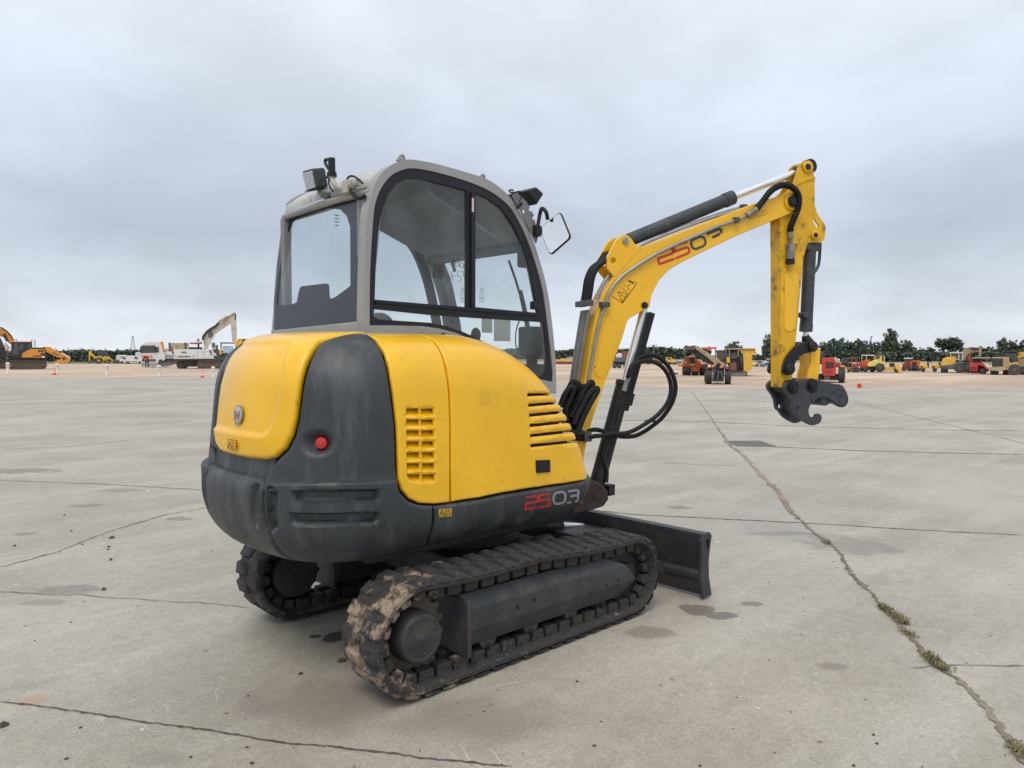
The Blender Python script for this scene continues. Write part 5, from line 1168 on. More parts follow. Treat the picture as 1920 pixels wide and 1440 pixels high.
grey_st = stains([(1600, 1022, .42, .34, .6, .5), (1470, 1000, .35, .10, .45, .5), (1275, 952, .12, .10, .7, .3), (1225, 1187, .16, .10, .6, .4), (40, 883, .55, .22, .7, .3), (125, 1106, .24, .10, .6, .25), (80, 1130, .16, .06, .5, .25), (165, 948, .16, .10, .7, .25), (45, 1001, .10, .06, .7, .25), (335, 973, .16, .08, .7, .25), (225, 920, .3, .12, .5, .4), (900, 1350, .5, .25, .5, .7), (620, 1320, .5, .3, .5, .7), (300, 1420, .12, .08, .4, .5), (1560, 1250, .08, .05, .6, .3), (1410, 1132, .07, .05, .8, .2)])
col = mixc(grey_st, col, (.18, .155, .13))
wet_st = stains([(1310, 1144, .10, .10, .62, .12), (1352, 1154, .10, .06, .62, .12), (730, 1190, .10, .06, .9, .12), (628, 1195, .06, .08, .9, .12), (592, 1193, .035, .03, .9, .12)])
col = mixc(wet_st, col, (.055, .040, .030))
col = mixc(stains([(60, 1315, .10, .06, .55, .7)]), col, (.42, .25, .13))
L.new(col, B.inputs['Base Color']); B.inputs['Roughness'].default_value = .58; B.inputs['Specular IOR Level'].default_value = .5
bpn = N.new('ShaderNodeBump'); bpn.inputs['Strength'].default_value = .25; bpn.inputs['Distance'].default_value = .01
hsum = N.new('ShaderNodeMath'); hsum.operation = 'MULTIPLY_ADD'; L.new(tex(9, 8, .7), hsum.inputs[0]); hsum.inputs[1].default_value = 1.2; L.new(fine, hsum.inputs[2]); L.new(hsum.outputs[0], bpn.inputs['Height']); L.new(bpn.outputs[0], B.inputs['Normal'])

def sheet(name, pts, m, z, kind='structure'):
    me = bpy.data.meshes.new(name); me.from_pydata([(p[0], p[1], z) for p in pts], [], [tuple(range(len(pts)))]); o = link(name, me, m); 
    if me.polygons[0].normal.z < 0: me.flip_normals()
    o['kind'] = kind; return o
# far ground, gravel yard, concrete yard
gm = mat('dry_grass_ground', (.20, .19, .12), .95, noise=.25, nscale=.2, dirt=(.30, .25, .17), dscale=.05, damt=.5)
sheet('ground', [(-2500, -2500), (2500, -2500), (2500, 2500), (-2500, 2500)], gm, -.012)
grav = bpy.data.materials.new('gravel'); grav.use_nodes = True; N, L = nodes(grav.node_tree); B = N['Principled BSDF']; tc = N.new('ShaderNodeTexCoord'); OB = tc.outputs['Object']
col = mixc(rng_(tex(.12, 6, .65, (.4, 1.6, 1), -fwd-PI/2), .35, .66, 0, 1), (.40, .30, .215), (.60, .475, .35))
col = mixc(rng_(tex(.35, 6, .7, (.3, 2.5, 1), -fwd-PI/2), .58, .72, 0, .7), col, (.29, .20, .14)); col = mixc(1.0, col, rng_(tex(9, 4, .7), .25, .75, .8, 1.2), 'MULTIPLY')
L.new(col, B.inputs['Base Color']); B.inputs['Roughness'].default_value = .95
def far(px, d): return depth_pt(px, d)[:2]
def lat(r, d): return CAM[:2]+np.array([math.cos(_a), math.sin(_a)])*d+np.array([math.sin(_a), -math.cos(_a)])*r
sheet('gravel_ground', [far(-900, 25), far(2900, 25), far(2900, 118), far(1900, 118), far(1050, 150), far(500, 150), far(-100, 110), far(-900, 110)], grav, -.006)
edge = [gnd(-500, 712), gnd(-200, 710.5), gnd(0, 709), gnd(200, 707.5), gnd(400, 707), gnd(700, 711), gnd(1050, 719), gnd(1300, 726.5), gnd(1500, 727.5), gnd(1920, 727.5), gnd(2500, 728)]
e2 = resample(edge, 1.2, closed=False); e2 = [p+np.array([rng.normal()*.12, rng.normal()*.12, 0]) for p in e2]
sheet('pavement', [p[:2] for p in e2]+[far(9000, 8), lat(60, -30), lat(-60, -30), far(-6000, 10)], cm, 0.0)
# joints and cracks: thin dark strips lying in the slab
crackm = mat('crack_dirt', (.085, .072, .060), .95, noise=.4, nscale=8)
jointm = mat('joint_dirt', (.15, .13, .115), .95, noise=.4, nscale=5, dirt=(.33, .31, .28), dscale=2.0, damt=.48)
sandm = mat('joint_sand', (.36, .29, .21), .95, noise=.3, nscale=6, dirt=(.14, .12, .09), dscale=3, damt=.48)
def crack(name, px, w, m, jit=.012, z=.004, wj=.5, dens=.05):
    P = [gnd(*p)[:2] for p in px]; P = resample(P, dens, closed=False); n = len(P); k = rng.normal(size=n); k2 = np.convolve(rng.normal(size=n+20), np.ones(21)/4.6, 'valid')[:n]
    vs = []; 
    for i, p in enumerate(P):
        a = P[max(0, i-1)]; b = P[min(n-1, i+1)]; d = (b-a)/np.linalg.norm(b-a); nn = np.array([-d[1], d[0]]); ww = w*(1+wj*abs(rng.normal())) if 0 < i < n-1 else .002
        if callable(w): pass
        c = p+nn*(k[i]*jit*.35+k2[i]*jit); vs += [(*(c+nn*ww/2), z), (*(c-nn*ww/2), z)]
    me = bpy.data.meshes.new(name); me.from_pydata(vs, [], [(2*i, 2*i+1, 2*i+3, 2*i+2) for i in range(n-1)]); o = link(name, me, m); o['kind'] = 'structure'; return o
crack('pavement_crack', [(0, 1317), (60, 1321), (155, 1337), (260, 1353), (400, 1372), (520, 1391), (640, 1401), (800, 1421), (960, 1440)], .0042, crackm, .005, wj=.9, dens=.02)
crack('pavement_crack', [(0, 1064), (90, 1040), (180, 1005), (260, 980), (310, 965), (400, 950)], .007, jointm, .012, wj=.9, dens=.03)
crack('pavement_crack', [(0, 900), (160, 907), (260, 912), (400, 920)], .012, jointm, .012)
crack('pavement_crack', [(0, 1108), (90, 1114), (250, 1124), (420, 1138), (470, 1142)], .005, jointm, .016)
crack('pavement_crack', [(0, 843), (120, 838), (250, 825), (400, 815)], .014, jointm, .02)
crack('pavement_joint', [(1297, 734), (1330, 778), (1355, 815)], .025, jointm, .01, dens=.2)
crack('pavement_joint', [(1355, 815), (1368, 832), (1400, 862), (1430, 897), (1455, 925), (1480, 955), (1500, 975)], .026, sandm, .016, wj=1.0)
crack('pavement_joint', [(1500, 975), (1530, 1002), (1550, 1018), (1578, 1052), (1610, 1090), (1650, 1135), (1690, 1175), (1720, 1205), (1745, 1235), (1780, 1270), (1820, 1310), (1860, 1350), (1900, 1395), (1960, 1465)], .014, mat('joint_soil', (.15, .125, .09), .95, noise=.5, nscale=9, dirt=(.30, .26, .20), dscale=5, damt=.47), .014, wj=1.0, dens=.03)
crack('pavement_joint', [(1130, 788), (1300, 790), (1500, 799), (1750, 806), (1920, 808)], .03, jointm, .02, dens=.15)
crack('pavement_joint', [(1440, 838), (1600, 845), (1750, 849), (1920, 852)], .022, crackm, .012, dens=.1)
crack('pavement_joint', [(1240, 868), (1330, 872), (1390, 874)], .012, jointm, .02)
crack('pavement_joint', [(1090, 954), (1180, 965), (1330, 972), (1500, 981), (1650, 990), (1780, 997), (1920, 1004)], .010, crackm, .012)
crack('pavement_joint', [(1590, 750), (1700, 778), (1820, 806), (1930, 834)], .012, jointm, .02, dens=.2)
crack('pavement_crack', [(1700, 1252), (1800, 1246), (1920, 1247)], .005, jointm, .014)
crack('pavement_crack', [(0, 757), (150, 754), (400, 752)], .03, jointm, .03, dens=.3)
# drain grate let into the slab
g0 = gnd(1405, 832); DG = thing('drain_grate', 'dark metal drain grate with slats set in the concrete beyond the hose loop', 'drain grate', (g0[0], g0[1], 0), R(AZ))
mb = MB(); mb.prism([(-.36, -.30), (.36, -.30), (.36, .30), (-.36, .30)], lambda u, v, t: (u, v, t), .003, .009, holes=[[(-.33, -.27), (.33, -.27), (.33, .27), (-.33, .27)]]); mb.build('grate_frame', mat('grate_steel', (.19, .185, .175), .7, .2, noise=.3), DG)
mb = MB()
for k in range(9): mb.box((0, -.24+k*.06, .006), (.66, .036, .006))
mb.build('slat', mat('grate_steel', (.10, .10, .10)), DG)
mb = MB(); mb.box((0, 0, .002), (.66, .54, .002)); mb.build('grate_pit', darkin, DG)
# loose bits lying on the slab
bm_ = MB(); rr = random.Random(3)
def pebble(mb, c, r):
    pts = []; 
    for k in range(6): a = 2*PI*k/6+rr.uniform(-.3, .3); pts.append((c[0]+r*rr.uniform(.6, 1.3)*math.cos(a), c[1]+r*rr.uniform(.6, 1.3)*math.sin(a), .002))
    top = [(c[0]+(p[0]-c[0])*.5, c[1]+(p[1]-c[1])*.5, r*rr.uniform(.5, .9)) for p in pts]; n = 6
    mb.add(pts+top, [tuple(range(6, 12))]+[(i, (i+1) % n, 6+(i+1) % n, 6+i) for i in range(n)])
for px, py, r in ((210, 1009, .022), (155, 1021, .012), (204, 1026, .012), (203, 1031, .010), (134, 996, .012), (194, 1106, .018), (121, 966, .012), (208, 1050, .014), (5, 1361, .020), (563, 1264, .012), (472, 1432, .010), (28, 1024, .014), (800, 1290, .012), (640, 1240, .02), (660, 1228, .018)):
    pebble(bm_, gnd(px, py), r)
for k in range(130):
    px, py = rr.uniform(0, 1920), 760+680*rr.random()**.6; g = gnd(px, py)
    if -1.2 < g[0] < 1.4 and abs(g[1]) < .9: continue
    pebble(bm_, g, rr.choice((.0025, .003, .004, .005, .007)))
db = bm_.build('debris', mat('debris', (.07, .06, .05), .9, noise=.5, nscale=2), None); db['kind'] = 'stuff'; tag(db, 'small dark crumbs of mud and grit scattered over the concrete', 'debris')
# weeds growing in the joint
weedm = mat('weed_green', (.10, .115, .035), .85, noise=.35, nscale=30, dirt=(.24, .20, .11), dscale=18, damt=.52)
def weed(px0, py0, px1, py1, n, label, hmax=.05):
    a, b = gnd(px0, py0), gnd(px1, py1); mb = MB()
    for k in range(n):
        t = rr.random(); c = a+(b-a)*t+np.array([rr.gauss(0, .011), rr.gauss(0, .011), 0])*rr.choice((.5, 1, 1.6)); ang = rr.uniform(0, 2*PI); ln = rr.uniform(.012, .038); h = rr.uniform(.15, 1)*hmax*.55; u = np.array([math.cos(ang), math.sin(ang), 0]); s = np.array([-u[1], u[0], 0])*rr.uniform(.0018, .0042)
        p0, p1, p2 = c, c+u*ln*.5+np.array([0, 0, h]), c+u*ln+np.array([0, 0, h*.7]); p0[2] = .004
        mb.add([p0-s*.5, p0+s*.5, p1+s, p1-s, p2], [(0, 1, 2, 3), (3, 2, 4)])
    o = mb.build('weed_tuft', weedm, None, fix=False); tag(o, label, 'weed', 'weeds growing in the slab joint'); return o
weed(1651, 1136, 1700, 1172, 520, 'largest low green weed patch in the concrete joint, with the most leaves')
weed(1545, 1014, 1555, 1022, 90, 'small dry weed clump in the concrete joint nearest the dozer blade', .04)
weed(1738, 1228, 1768, 1256, 300, 'green weed patch in the joint just below the widest weed patch')
weed(1700, 1185, 1712, 1195, 80, 'small weed tuft between the two larger weed patches in the joint', .03)
weed(1895, 1392, 1925, 1425, 150, 'weeds in the joint farthest from the excavator, nearest the viewer', .035)
# ================================================================== the yard behind: machines, people, posts, trees
BC_ = {}
def bc(k):
    """paints of the far machines"""
    cols = dict(orange=(.72, .29, .035), dorange=(.62, .13, .025), yellow=(.74, .45, .05), lemon=(.78, .60, .14), red=(.58, .045, .025), dred=(.33, .05, .03), white=(.72, .72, .70), dwhite=(.56, .53, .45), dark=(.028, .030, .034), grey=(.11, .115, .12), lgrey=(.36, .37, .38),
        tyre=(.055, .052, .05), dirt=(.115, .085, .065), tan=(.40, .30, .17), beige=(.42, .36, .24), rust=(.22, .10, .05), navy=(.012, .015, .03), blue=(.10, .22, .36), lblue=(.42, .55, .66), glassy=(.05, .065, .07), green=(.03, .07, .06), cream=(.62, .56, .38))
    if k in ('white', 'dwhite'): return mat('far_'+k, cols[k], .5, noise=.06, nscale=1.5, dirt=(.30, .26, .20), dscale=1.5, damt=.36 if k == 'white' else .44)
    if k == 'glassy': return mat('far_glass', cols[k], .08, spec=.8)
    return mat('far_'+k, cols[k], .55, noise=.18, nscale=2.0, dirt=(.12, .09, .065), dscale=2.2, damt=.38, dsharp=.1)
ZM = dict(A=(0, 590, 8.0), B=(210, 570, 7.111), C=(1020, 620, 6.857), D=(1260, 620, 9.6), E=(1500, 610, 8.727), F=(1680, 610, 8.0))
class BG:
    def __init__(s, name, label, cat, z, gx, gy, group=None, d=None):
        s.zx, s.zy, s.zs = ZM[z] if z else (0, 0, 1.0)
        px, py = s.zx+gx/s.zs, s.zy+gy/s.zs; g = gnd(px, py); s.d = (g[:2]-CAM[:2])@np.array([math.cos(_a), math.sin(_a)]); s.px, s.py = px, py
        s.k = s.d/FPX; th = math.atan((px-960)/FPX); s.c = math.cos(th); s.root = thing(name, label, cat, (g[0], g[1], 0), R(AZ-90)-th, group)
    def u(s, x, y): return ((s.zx+x/s.zs-s.px)*s.k*s.c, (s.py-s.zy-y/s.zs)*s.k)
    def p(s, name, m, pts, y0=0.0, y1=1.5, parent=None, bevel=.02, holes=()):
        mb = MB(); mb.prism([s.u(*q) for q in pts], lambda u, v, t: (u, t, v), y0, y1, holes=[[s.u(*q) for q in h] for h in holes]); return mb.build(name, bc(m), parent or s.root, bevel=bevel)
    def r(s, name, m, x0, y0, x1, y1, a=0.0, b=1.5, parent=None, bevel=.02): return s.p(name, m, [(x0, y0), (x1, y0), (x1, y1), (x0, y1)], a, b, parent, bevel)
    def w(s, x, y, r, a=0.0, b=.5, rim='grey', name='wheel'):
        """wheel seen from the side"""
        u, v = s.u(x, y); rr = r/s.zs*s.k; mb = MB(); n = 30
        mb.lathe((u, a, v), (0, 1, 0), [(0, rr*.62), (.03, rr*.9), ((b-a)*.2, rr), ((b-a)*.8, rr), (b-a-.03, rr*.9), (b-a, rr*.62)], n)
        for k in range(18):
            t = 2*PI*k/18; c = (u+rr*.99*math.cos(t), (a+b)/2, v+rr*.99*math.sin(t)); mb.box(c, (rr*.12, (b-a)*.9, rr*.12), Matrix.Rotation(-t, 3, 'Y'))
        o = mb.build(name, bc('tyre'), s.root)
        mb = MB(); mb.lathe((u, a-.015, v), (0, 1, 0), [(0, rr*.2), (.01, rr*.22), (.03, rr*.55), (.0, rr*.6), (.06, rr*.6)], 24); mb.build('rim', bc(rim), o); return o
    def wf(s, x0, x1, yc, r, depth=0.0, name='wheel'):
        """wheel seen from behind, with a chevron tread"""
        u0, v = s.u(x0, yc); u1, _ = s.u(x1, yc); rr = r/s.zs*s.k; mb = MB(); w_ = u1-u0; y = depth+rr
        mb.lathe((u0, y, v), (1, 0, 0), [(0, rr*.6), (w_*.05, rr*.9), (w_*.2, rr*.97), (w_*.8, rr*.97), (w_*.95, rr*.9), (w_, rr*.6)], 32)
        for k in range(22):
            t = 2*PI*k/22
            for sg in (0, 1):
                t2 = t+sg*PI/22; xa, xb = (u0+w_*.02, u0+w_*.52) if sg == 0 else (u0+w_*.48, u0+w_*.98)
                def q(x, tt, o): return (x, y+(rr*.96+o)*math.sin(tt), v+(rr*.96+o)*math.cos(tt))
                da = .13 if sg == 0 else -.13; h = rr*.09; wd = .10
                vs = [q(xa, t2-da, 0), q(xa, t2-da+wd, 0), q(xb, t2+da+wd, 0), q(xb, t2+da, 0), q(xa, t2-da+.01, h), q(xa, t2-da+wd-.01, h), q(xb, t2+da+wd-.01, h), q(xb, t2+da+.01, h)]
                mb.add(vs, [(4, 5, 6, 7), (0, 1, 5, 4), (1, 2, 6, 5), (2, 3, 7, 6), (3, 0, 4, 7)])
        o = mb.build(name, bc('tyre'), s.root)
        mb = MB(); mb.lathe((u0-.005, y, v), (1, 0, 0), [(0, rr*.5), (w_+.01, rr*.5)], 20); mb.build('rim', bc('grey'), o); return o
    def crawler(s, x0, x1, y0, y1, a, b, m='dirt', frame='dirt'):
        r = (y1-y0)/2; yc = (y0+y1)/2; pts = []
        for k in range(9): t = PI/2+PI*k/8; pts.append((x0+r+r*math.cos(t), yc-r*math.sin(t)))
        for k in range(9): t = -PI/2+PI*k/8; pts.append((x1-r+r*math.cos(t), yc-r*math.sin(t)))
        q = [np.array(s.u(*p)) for p in pts]; inn = grow(q, -.10*min(1, r/s.zs*s.k*2)); mb = MB(); mb.prism(q, lambda u, v, t: (u, t, v), a, b, holes=[inn])
        qq = resample(q, .19)
        for i in range(len(qq)):
            c = qq[i]; e = qq[(i+1) % len(qq)]-qq[i-1]; e /= np.linalg.norm(e); nn = np.array([e[1], -e[0]]); ctr = sum(q)/len(q); nn = nn if nn@(c-ctr) > 0 else -nn
            mb.bar((c[0]-e[0]*.03, (a+b)/2, c[1]-e[1]*.03), (c[0]+e[0]*.03, (a+b)/2, c[1]+e[1]*.03), b-a+.02, .09, up=(nn[0], 0, nn[1]))
        o = mb.build('crawler_track', bc(m), s.root)
        mb = MB(); mb.prism(inn, lambda u, v, t: (u, t, v), a+.12, b-.12)
        u0, v0 = s.u(x0+r, yc); u1, _ = s.u(x1-r, yc); rr = (inn[4][0]-u0) if False else abs(s.u(x0, yc)[0]-u0)*.8
        for uu in (u0, u1): mb.cyl((uu, a+.02, v0), (uu, b-.02, v0), rr*.8, n=20)
        n = max(3, int((u1-u0)/.4))
        for k in range(1, n): mb.cyl((u0+(u1-u0)*k/n, a+.04, v0-rr*.75), (u0+(u1-u0)*k/n, a+.14, v0-rr*.75), rr*.28, n=12)
        mb.build('crawler_frame', bc(frame), o); return o
    def tube(s, name, m, pts, r, y=0.5, parent=None):
        mb = MB(); mb.tube([(s.u(*q)[0], y, s.u(*q)[1]) for q in pts], r, 8); return mb.build(name, bc(m), parent or s.root)
    def cab(s, m, out, wins, a, b, roof=None):
        o = s.p('cab', m, out, a, b, bevel=.04)
        for w_ in wins: s.p('window', 'glassy', w_, a-.02, a+.03, o, bevel=0)
        # the same openings on the far wall let the sky through
        return o
# 1 --- orange crawler excavator at the left edge
m = BG('crawler_excavator', 'orange crawler excavator with dark cab, handrail and whole crawler track in view', 'excavator', 'A', 400, 820)
m.crawler(105, 708, 692, 818, 0, .6); m.crawler(105, 708, 692, 818, 2.2, 2.8)
m.r('turntable', 'dark', 200, 650, 700, 700, .25, 2.6)
bd = m.p('body', 'orange', [(335, 605), (350, 575), (420, 540), (480, 515), (680, 518), (690, 560), (640, 610), (610, 650), (335, 642)], .02, 2.8)
m.p('counterweight', 'dark', [(610, 655), (645, 610), (695, 560), (690, 505), (712, 560), (708, 660), (640, 668)], .05, 2.75)
m.r('engine_cover', 'dark', 490, 492, 690, 518, .4, 2.5)
m.r('vent', 'dark', 580, 530, 672, 552, -.02, .06, bd); m.p('vent', 'dark', [(600, 604), (632, 570), (662, 570), (630, 606)], -.02, .06, bd); m.r('vent', 'dark', 495, 612, 610, 624, -.02, .06, bd); m.r('label_plate', 'white', 632, 622, 680, 648, -.02, .06, bd)
cb_ = m.cab('dark', [(180, 412), (490, 408), (496, 500), (440, 540), (350, 572), (330, 642), (170, 642)], [[(225, 432), (285, 432), (272, 600), (200, 600)], [(312, 440), (362, 440), (356, 520), (304, 535)], [(428, 440), (470, 440), (466, 492), (432, 520)]], .1, 1.3)
m.p('cab_roof', 'orange', [(200, 402), (490, 400), (490, 412), (190, 414)], .08, 1.35)
m.p('boom', 'orange', [(-140, 330), (-60, 240), (0, 205), (60, 213), (120, 258), (170, 310), (215, 392), (180, 440), (150, 440), (105, 380), (50, 335), (0, 322), (-100, 400)], 1.3, 1.8)
m.tube('boom_cylinder', 'dark', [(75, 285), (120, 400)], .12, 1.25); m.tube('boom_pipe', 'dark', [(0, 200), (40, 195), (120, 250), (172, 308), (210, 375)], .06, 1.25); m.tube('boom_cylinder', 'white', [(75, 430), (140, 520)], .16, 1.2)
m.tube('handrail', 'grey', [(484, 430), (484, 380), (534, 380), (534, 485)], .04, .3); m.tube('handrail', 'grey', [(215, 400), (225, 380), (262, 380), (270, 400)], .04, .4)
# 2 --- its neighbour, cut by the frame
m = BG('crawler_excavator', 'orange excavator cut off so that only its dark cab front and crawler tip show', 'excavator', 'A', 20, 812)
m.r('body', 'orange', -160, 590, 95, 645, .0, 2.6); m.p('cab', 'dark', [(-90, 345), (20, 350), (45, 400), (75, 480), (112, 600), (100, 642), (-90, 642)], -.3, .9); m.p('window', 'glassy', [(-60, 370), (12, 372), (40, 430), (10, 470), (-60, 480)], -.33, -.28); m.crawler(-260, 110, 700, 812, -.3, .3, 'dirt'); m.p('fender', 'orange', [(112, 515), (130, 515), (160, 565), (120, 570)], .2, .8)
# 3 --- boom and stick resting on the gravel
m = BG('excavator_boom', 'orange excavator boom and stick folded to the gravel behind the leftmost excavators', 'boom', 'A', 900, 742)
m.p('boom_arm', 'orange', [(640, 487), (690, 480), (760, 487), (830, 530), (1000, 620), (1010, 655), (960, 668), (850, 628), (700, 560), (645, 525)], 0, .7)
m.p('stick_arm', 'orange', [(1000, 625), (1070, 658), (1055, 692), (960, 732), (830, 742), (768, 725), (900, 668), (930, 655)], -.1, .5)
m.tube('cylinder_rod', 'white', [(925, 575), (1052, 650)], .12, .1); m.p('lettering_strip', 'dark', [(790, 560), (895, 608), (890, 620), (788, 572)], -.02, .04, bevel=0); m.r('bucket_link', 'dark', 935, 640, 985, 670, -.2, .6)
# 4 --- backhoe loader
m = BG('backhoe_loader', 'yellow backhoe loader with dark cab parked by the fence', 'backhoe', 'A', 1500, 735)
m.w(1482, 690, 46, 0, .5, 'yellow'); m.w(1610, 705, 34, .0, .4, 'yellow'); m.w(1482, 690, 46, 1.9, 2.4, 'yellow'); m.w(1610, 705, 34, 1.9, 2.3, 'yellow')
m.p('body', 'yellow', [(1412, 655), (1440, 630), (1500, 618), (1550, 640), (1560, 625), (1640, 628), (1720, 700), (1690, 705), (1640, 668), (1560, 700), (1545, 690), (1530, 650), (1440, 660)], .4, 1.9)
m.cab('dark', [(1463, 545), (1555, 540), (1560, 532), (1622, 536), (1640, 628), (1550, 640), (1470, 625)], [[(1475, 555), (1498, 553), (1500, 612), (1480, 612)], [(1506, 553), (1552, 550), (1552, 628), (1512, 615)], [(1566, 548), (1612, 546), (1626, 618), (1566, 620)]], .5, 1.8)
m.p('backhoe_arm', 'yellow', [(1335, 560), (1350, 538), (1368, 542), (1388, 585), (1442, 640), (1420, 662), (1375, 612), (1358, 610), (1352, 705), (1330, 722)], .9, 1.3); m.p('backhoe_bucket', 'dirt', [(1325, 690), (1385, 680), (1380, 725), (1325, 730)], .7, 1.5); m.p('front_bucket', 'dirt', [(1690, 690), (1730, 672), (1800, 690), (1802, 735), (1700, 735)], .1, 2.2)
# 5 --- vans
def van(label, gx, gy, pts, wins, wheels, y0=0):
    m = BG('white_van', label, 'van', 'B', gx, gy, 'white vans by the fence'); b = m.p('body', 'white', pts, 0, 1.8, bevel=.12)
    for q in wins: m.p('window', 'glassy', q, -.02, .03, b, bevel=0)
    for x, y, r in wheels: m.w(x, y, r, -.02, .25); m.w(x, y, r, 1.55, 1.82)
    return m
van('white van half hidden behind the foremost van, beside the backhoe', 120, 793, [(52, 725), (58, 690), (75, 680), (190, 682), (200, 700), (200, 780), (60, 775)], [[(118, 700), (172, 702), (165, 728), (120, 730)]], [(80, 770, 20)])
van('foremost white van, seen from its side with dark front window and bump strip', 260, 798, [(196, 770), (190, 700), (200, 688), (320, 690), (352, 715), (388, 745), (392, 775), (385, 785), (200, 785)], [[(300, 700), (328, 700), (358, 735), (305, 735)]], [(216, 780, 22), (374, 780, 22)]).r('bump_strip', 'dark', 250, 762, 338, 768, -.03, .02, bevel=0)
van('small white van with its nose between the two other vans', 150, 796, [(106, 745), (120, 735), (140, 708), (188, 705), (196, 720), (196, 785), (112, 785)], [[(142, 712), (186, 710), (188, 730), (140, 738)]], [(132, 778, 19)])
van('white box van roof behind the lorry, rightmost of the vans', 350, 790, [(312, 660), (325, 642), (395, 642), (400, 780), (312, 780)], [], [(340, 775, 18)])
# 6 --- lorry
m = BG('white_lorry', 'white articulated lorry tractor with orange stripe, facing the camera', 'lorry', 'B', 520, 842)
cbm = m.p('cab', 'white', [(385, 570), (405, 535), (455, 500), (690, 500), (705, 560), (714, 740), (680, 765), (668, 742), (632, 745), (615, 790), (612, 830), (390, 832), (384, 700)], 0, 2.3, bevel=.10)
m.p('windscreen', 'glassy', [(394, 566), (575, 560), (576, 650), (386, 655)], -.03, .02, cbm); m.p('sun_visor', 'grey', [(388, 556), (580, 550), (580, 566), (386, 572)], -.15, .05, cbm); m.r('side_window', 'glassy', 592, 572, 630, 645, -.03, .02, cbm); m.r('mirror', 'dark', 576, 570, 590, 650, -.2, .0, cbm); m.r('mirror', 'dark', 376, 580, 388, 645, -.2, .0, cbm)
m.p('orange_stripe', 'orange', [(640, 508), (692, 500), (706, 640), (682, 640), (672, 560)], -.03, .02, cbm, bevel=0); m.r('sign_board', 'orange', 396, 684, 540, 711, -.08, .0, cbm); m.r('grille', 'grey', 400, 735, 585, 765, -.06, .0, cbm); m.r('bumper', 'lgrey', 390, 785, 610, 828, -.12, .05, cbm)
m.w(648, 785, 46, .1, .5); m.w(760, 790, 42, .2, .7); m.r('chassis', 'dark', 690, 735, 860, 765, .3, 2.2); m.p('fuel_tank', 'lgrey', [(715, 680), (830, 680), (830, 732), (715, 732)], .2, .9); m.p('fairing', 'white', [(705, 632), (800, 632), (815, 660), (815, 680), (705, 680)], .2, 2.0)
# 7 --- white crawler excavator with its lettering
m = BG('crawler_excavator', 'large dirty white crawler excavator with a raised jointed boom and dark lettering', 'excavator', 'B', 1150, 862)
m.crawler(862, 1020, 758, 862, 0.6, 1.3); m.crawler(1130, 1465, 755, 864, -.6, .1); m.r('undercarriage', 'dark', 960, 738, 1420, 835, .3, 2.4)
wb = m.p('body', 'white', [(832, 608), (1140, 606), (1298, 612), (1325, 690), (1365, 700), (1362, 734), (828, 732)], -.1, 2.8, bevel=.05); m.r('body_skirt', 'dirt', 840, 732, 1400, 750, .0, 2.6)
for x in (1140, 1228): m.r('panel_seam', 'lgrey', x, 612, x+4, 730, -.115, -.05, wb, 0)
for x in (842, 1092): m.r('marker_light', 'dark', x, 684, x+8, 708, -.12, -.05, wb, 0)
m.p('boom', 'dwhite', [(1240, 605), (1226, 500), (1216, 445), (1262, 388), (1330, 322), (1425, 262), (1480, 235), (1600, 130), (1622, 100), (1660, 100), (1680, 185), (1640, 232), (1600, 252), (1470, 340), (1385, 402), (1350, 470), (1300, 550), (1282, 605)], 1.0, 1.6)
m.p('stick', 'dwhite', [(1605, 240), (1640, 215), (1682, 190), (1688, 400), (1680, 465), (1645, 505), (1626, 490)], .95, 1.5); m.tube('stick_cylinder', 'tan', [(1440, 232), (1562, 152)], .13, .9); m.tube('cylinder_rod', 'white', [(1562, 152), (1635, 102)], .08, .9); m.tube('boom_hose', 'dark', [(1218, 480), (1225, 430), (1275, 365), (1340, 318), (1400, 285), (1440, 240)], .12, .95); m.tube('boom_hose', 'dark', [(1660, 105), (1676, 140), (1670, 200)], .06, .95)
m.p('boom_joint', 'grey', [(1300, 350), (1340, 335), (1362, 400), (1320, 450), (1290, 430)], .9, 1.7)
m.cab('white', [(1325, 505), (1375, 498), (1392, 530), (1422, 600), (1420, 695), (1335, 690)], [[(1338, 520), (1372, 515), (1386, 585), (1345, 580)], [(1355, 598), (1412, 605), (1412, 650), (1360, 650)]], .0, 1.1); m.r('cab_guard', 'green', 1395, 545, 1420, 690, -.1, .0)
m.r('deck', 'dark', 1030, 575, 1210, 606, .3, 2.4); m.tube('exhaust', 'dark', [(1158, 600), (1158, 460)], .09, 1.6); m.tube('deck_pipe', 'red', [(1040, 520), (1120, 525), (1210, 520)], .08, 1.2); m.r('engine_hood', 'white', 1115, 488, 1210, 520, 1.2, 2.2)
def text3d(name, txt, m_, x0, x1, ybase, h, y, mm, parent):
    cu = bpy.data.curves.new(name, 'FONT'); cu.body = txt; cu.extrude = .006; cu.offset = .012; o = bpy.data.objects.new(name, cu); COL.objects.link(o); bpy.context.view_layer.update()
    me = bpy.data.meshes.new_from_object(o.evaluated_get(bpy.context.evaluated_depsgraph_get())); bpy.data.objects.remove(o)
    V = np.array([v.co[:] for v in me.vertices]); mn, mx = V.min(0), V.max(0); u0, v0 = m_.u(x0, ybase); u1, v1 = m_.u(x1, ybase-h)
    for v in me.vertices:
        c = v.co.copy(); v.co = (u0+(c.x-mn[0])/(mx[0]-mn[0])*(u1-u0), y-c.z, v0+(c.y-mn[1])/(mx[1]-mn[1])*(v1-v0))
    return link(name, me, mm, parent)
text3d('lettering', 'LIEBHERR', m, 872, 1050, 712, 22, -.115, inkd, wb); text3d('fleet_number', '666', m, 925, 998, 658, 28, -.115, mat('fleet_number_grey', (.09, .09, .08)), wb)
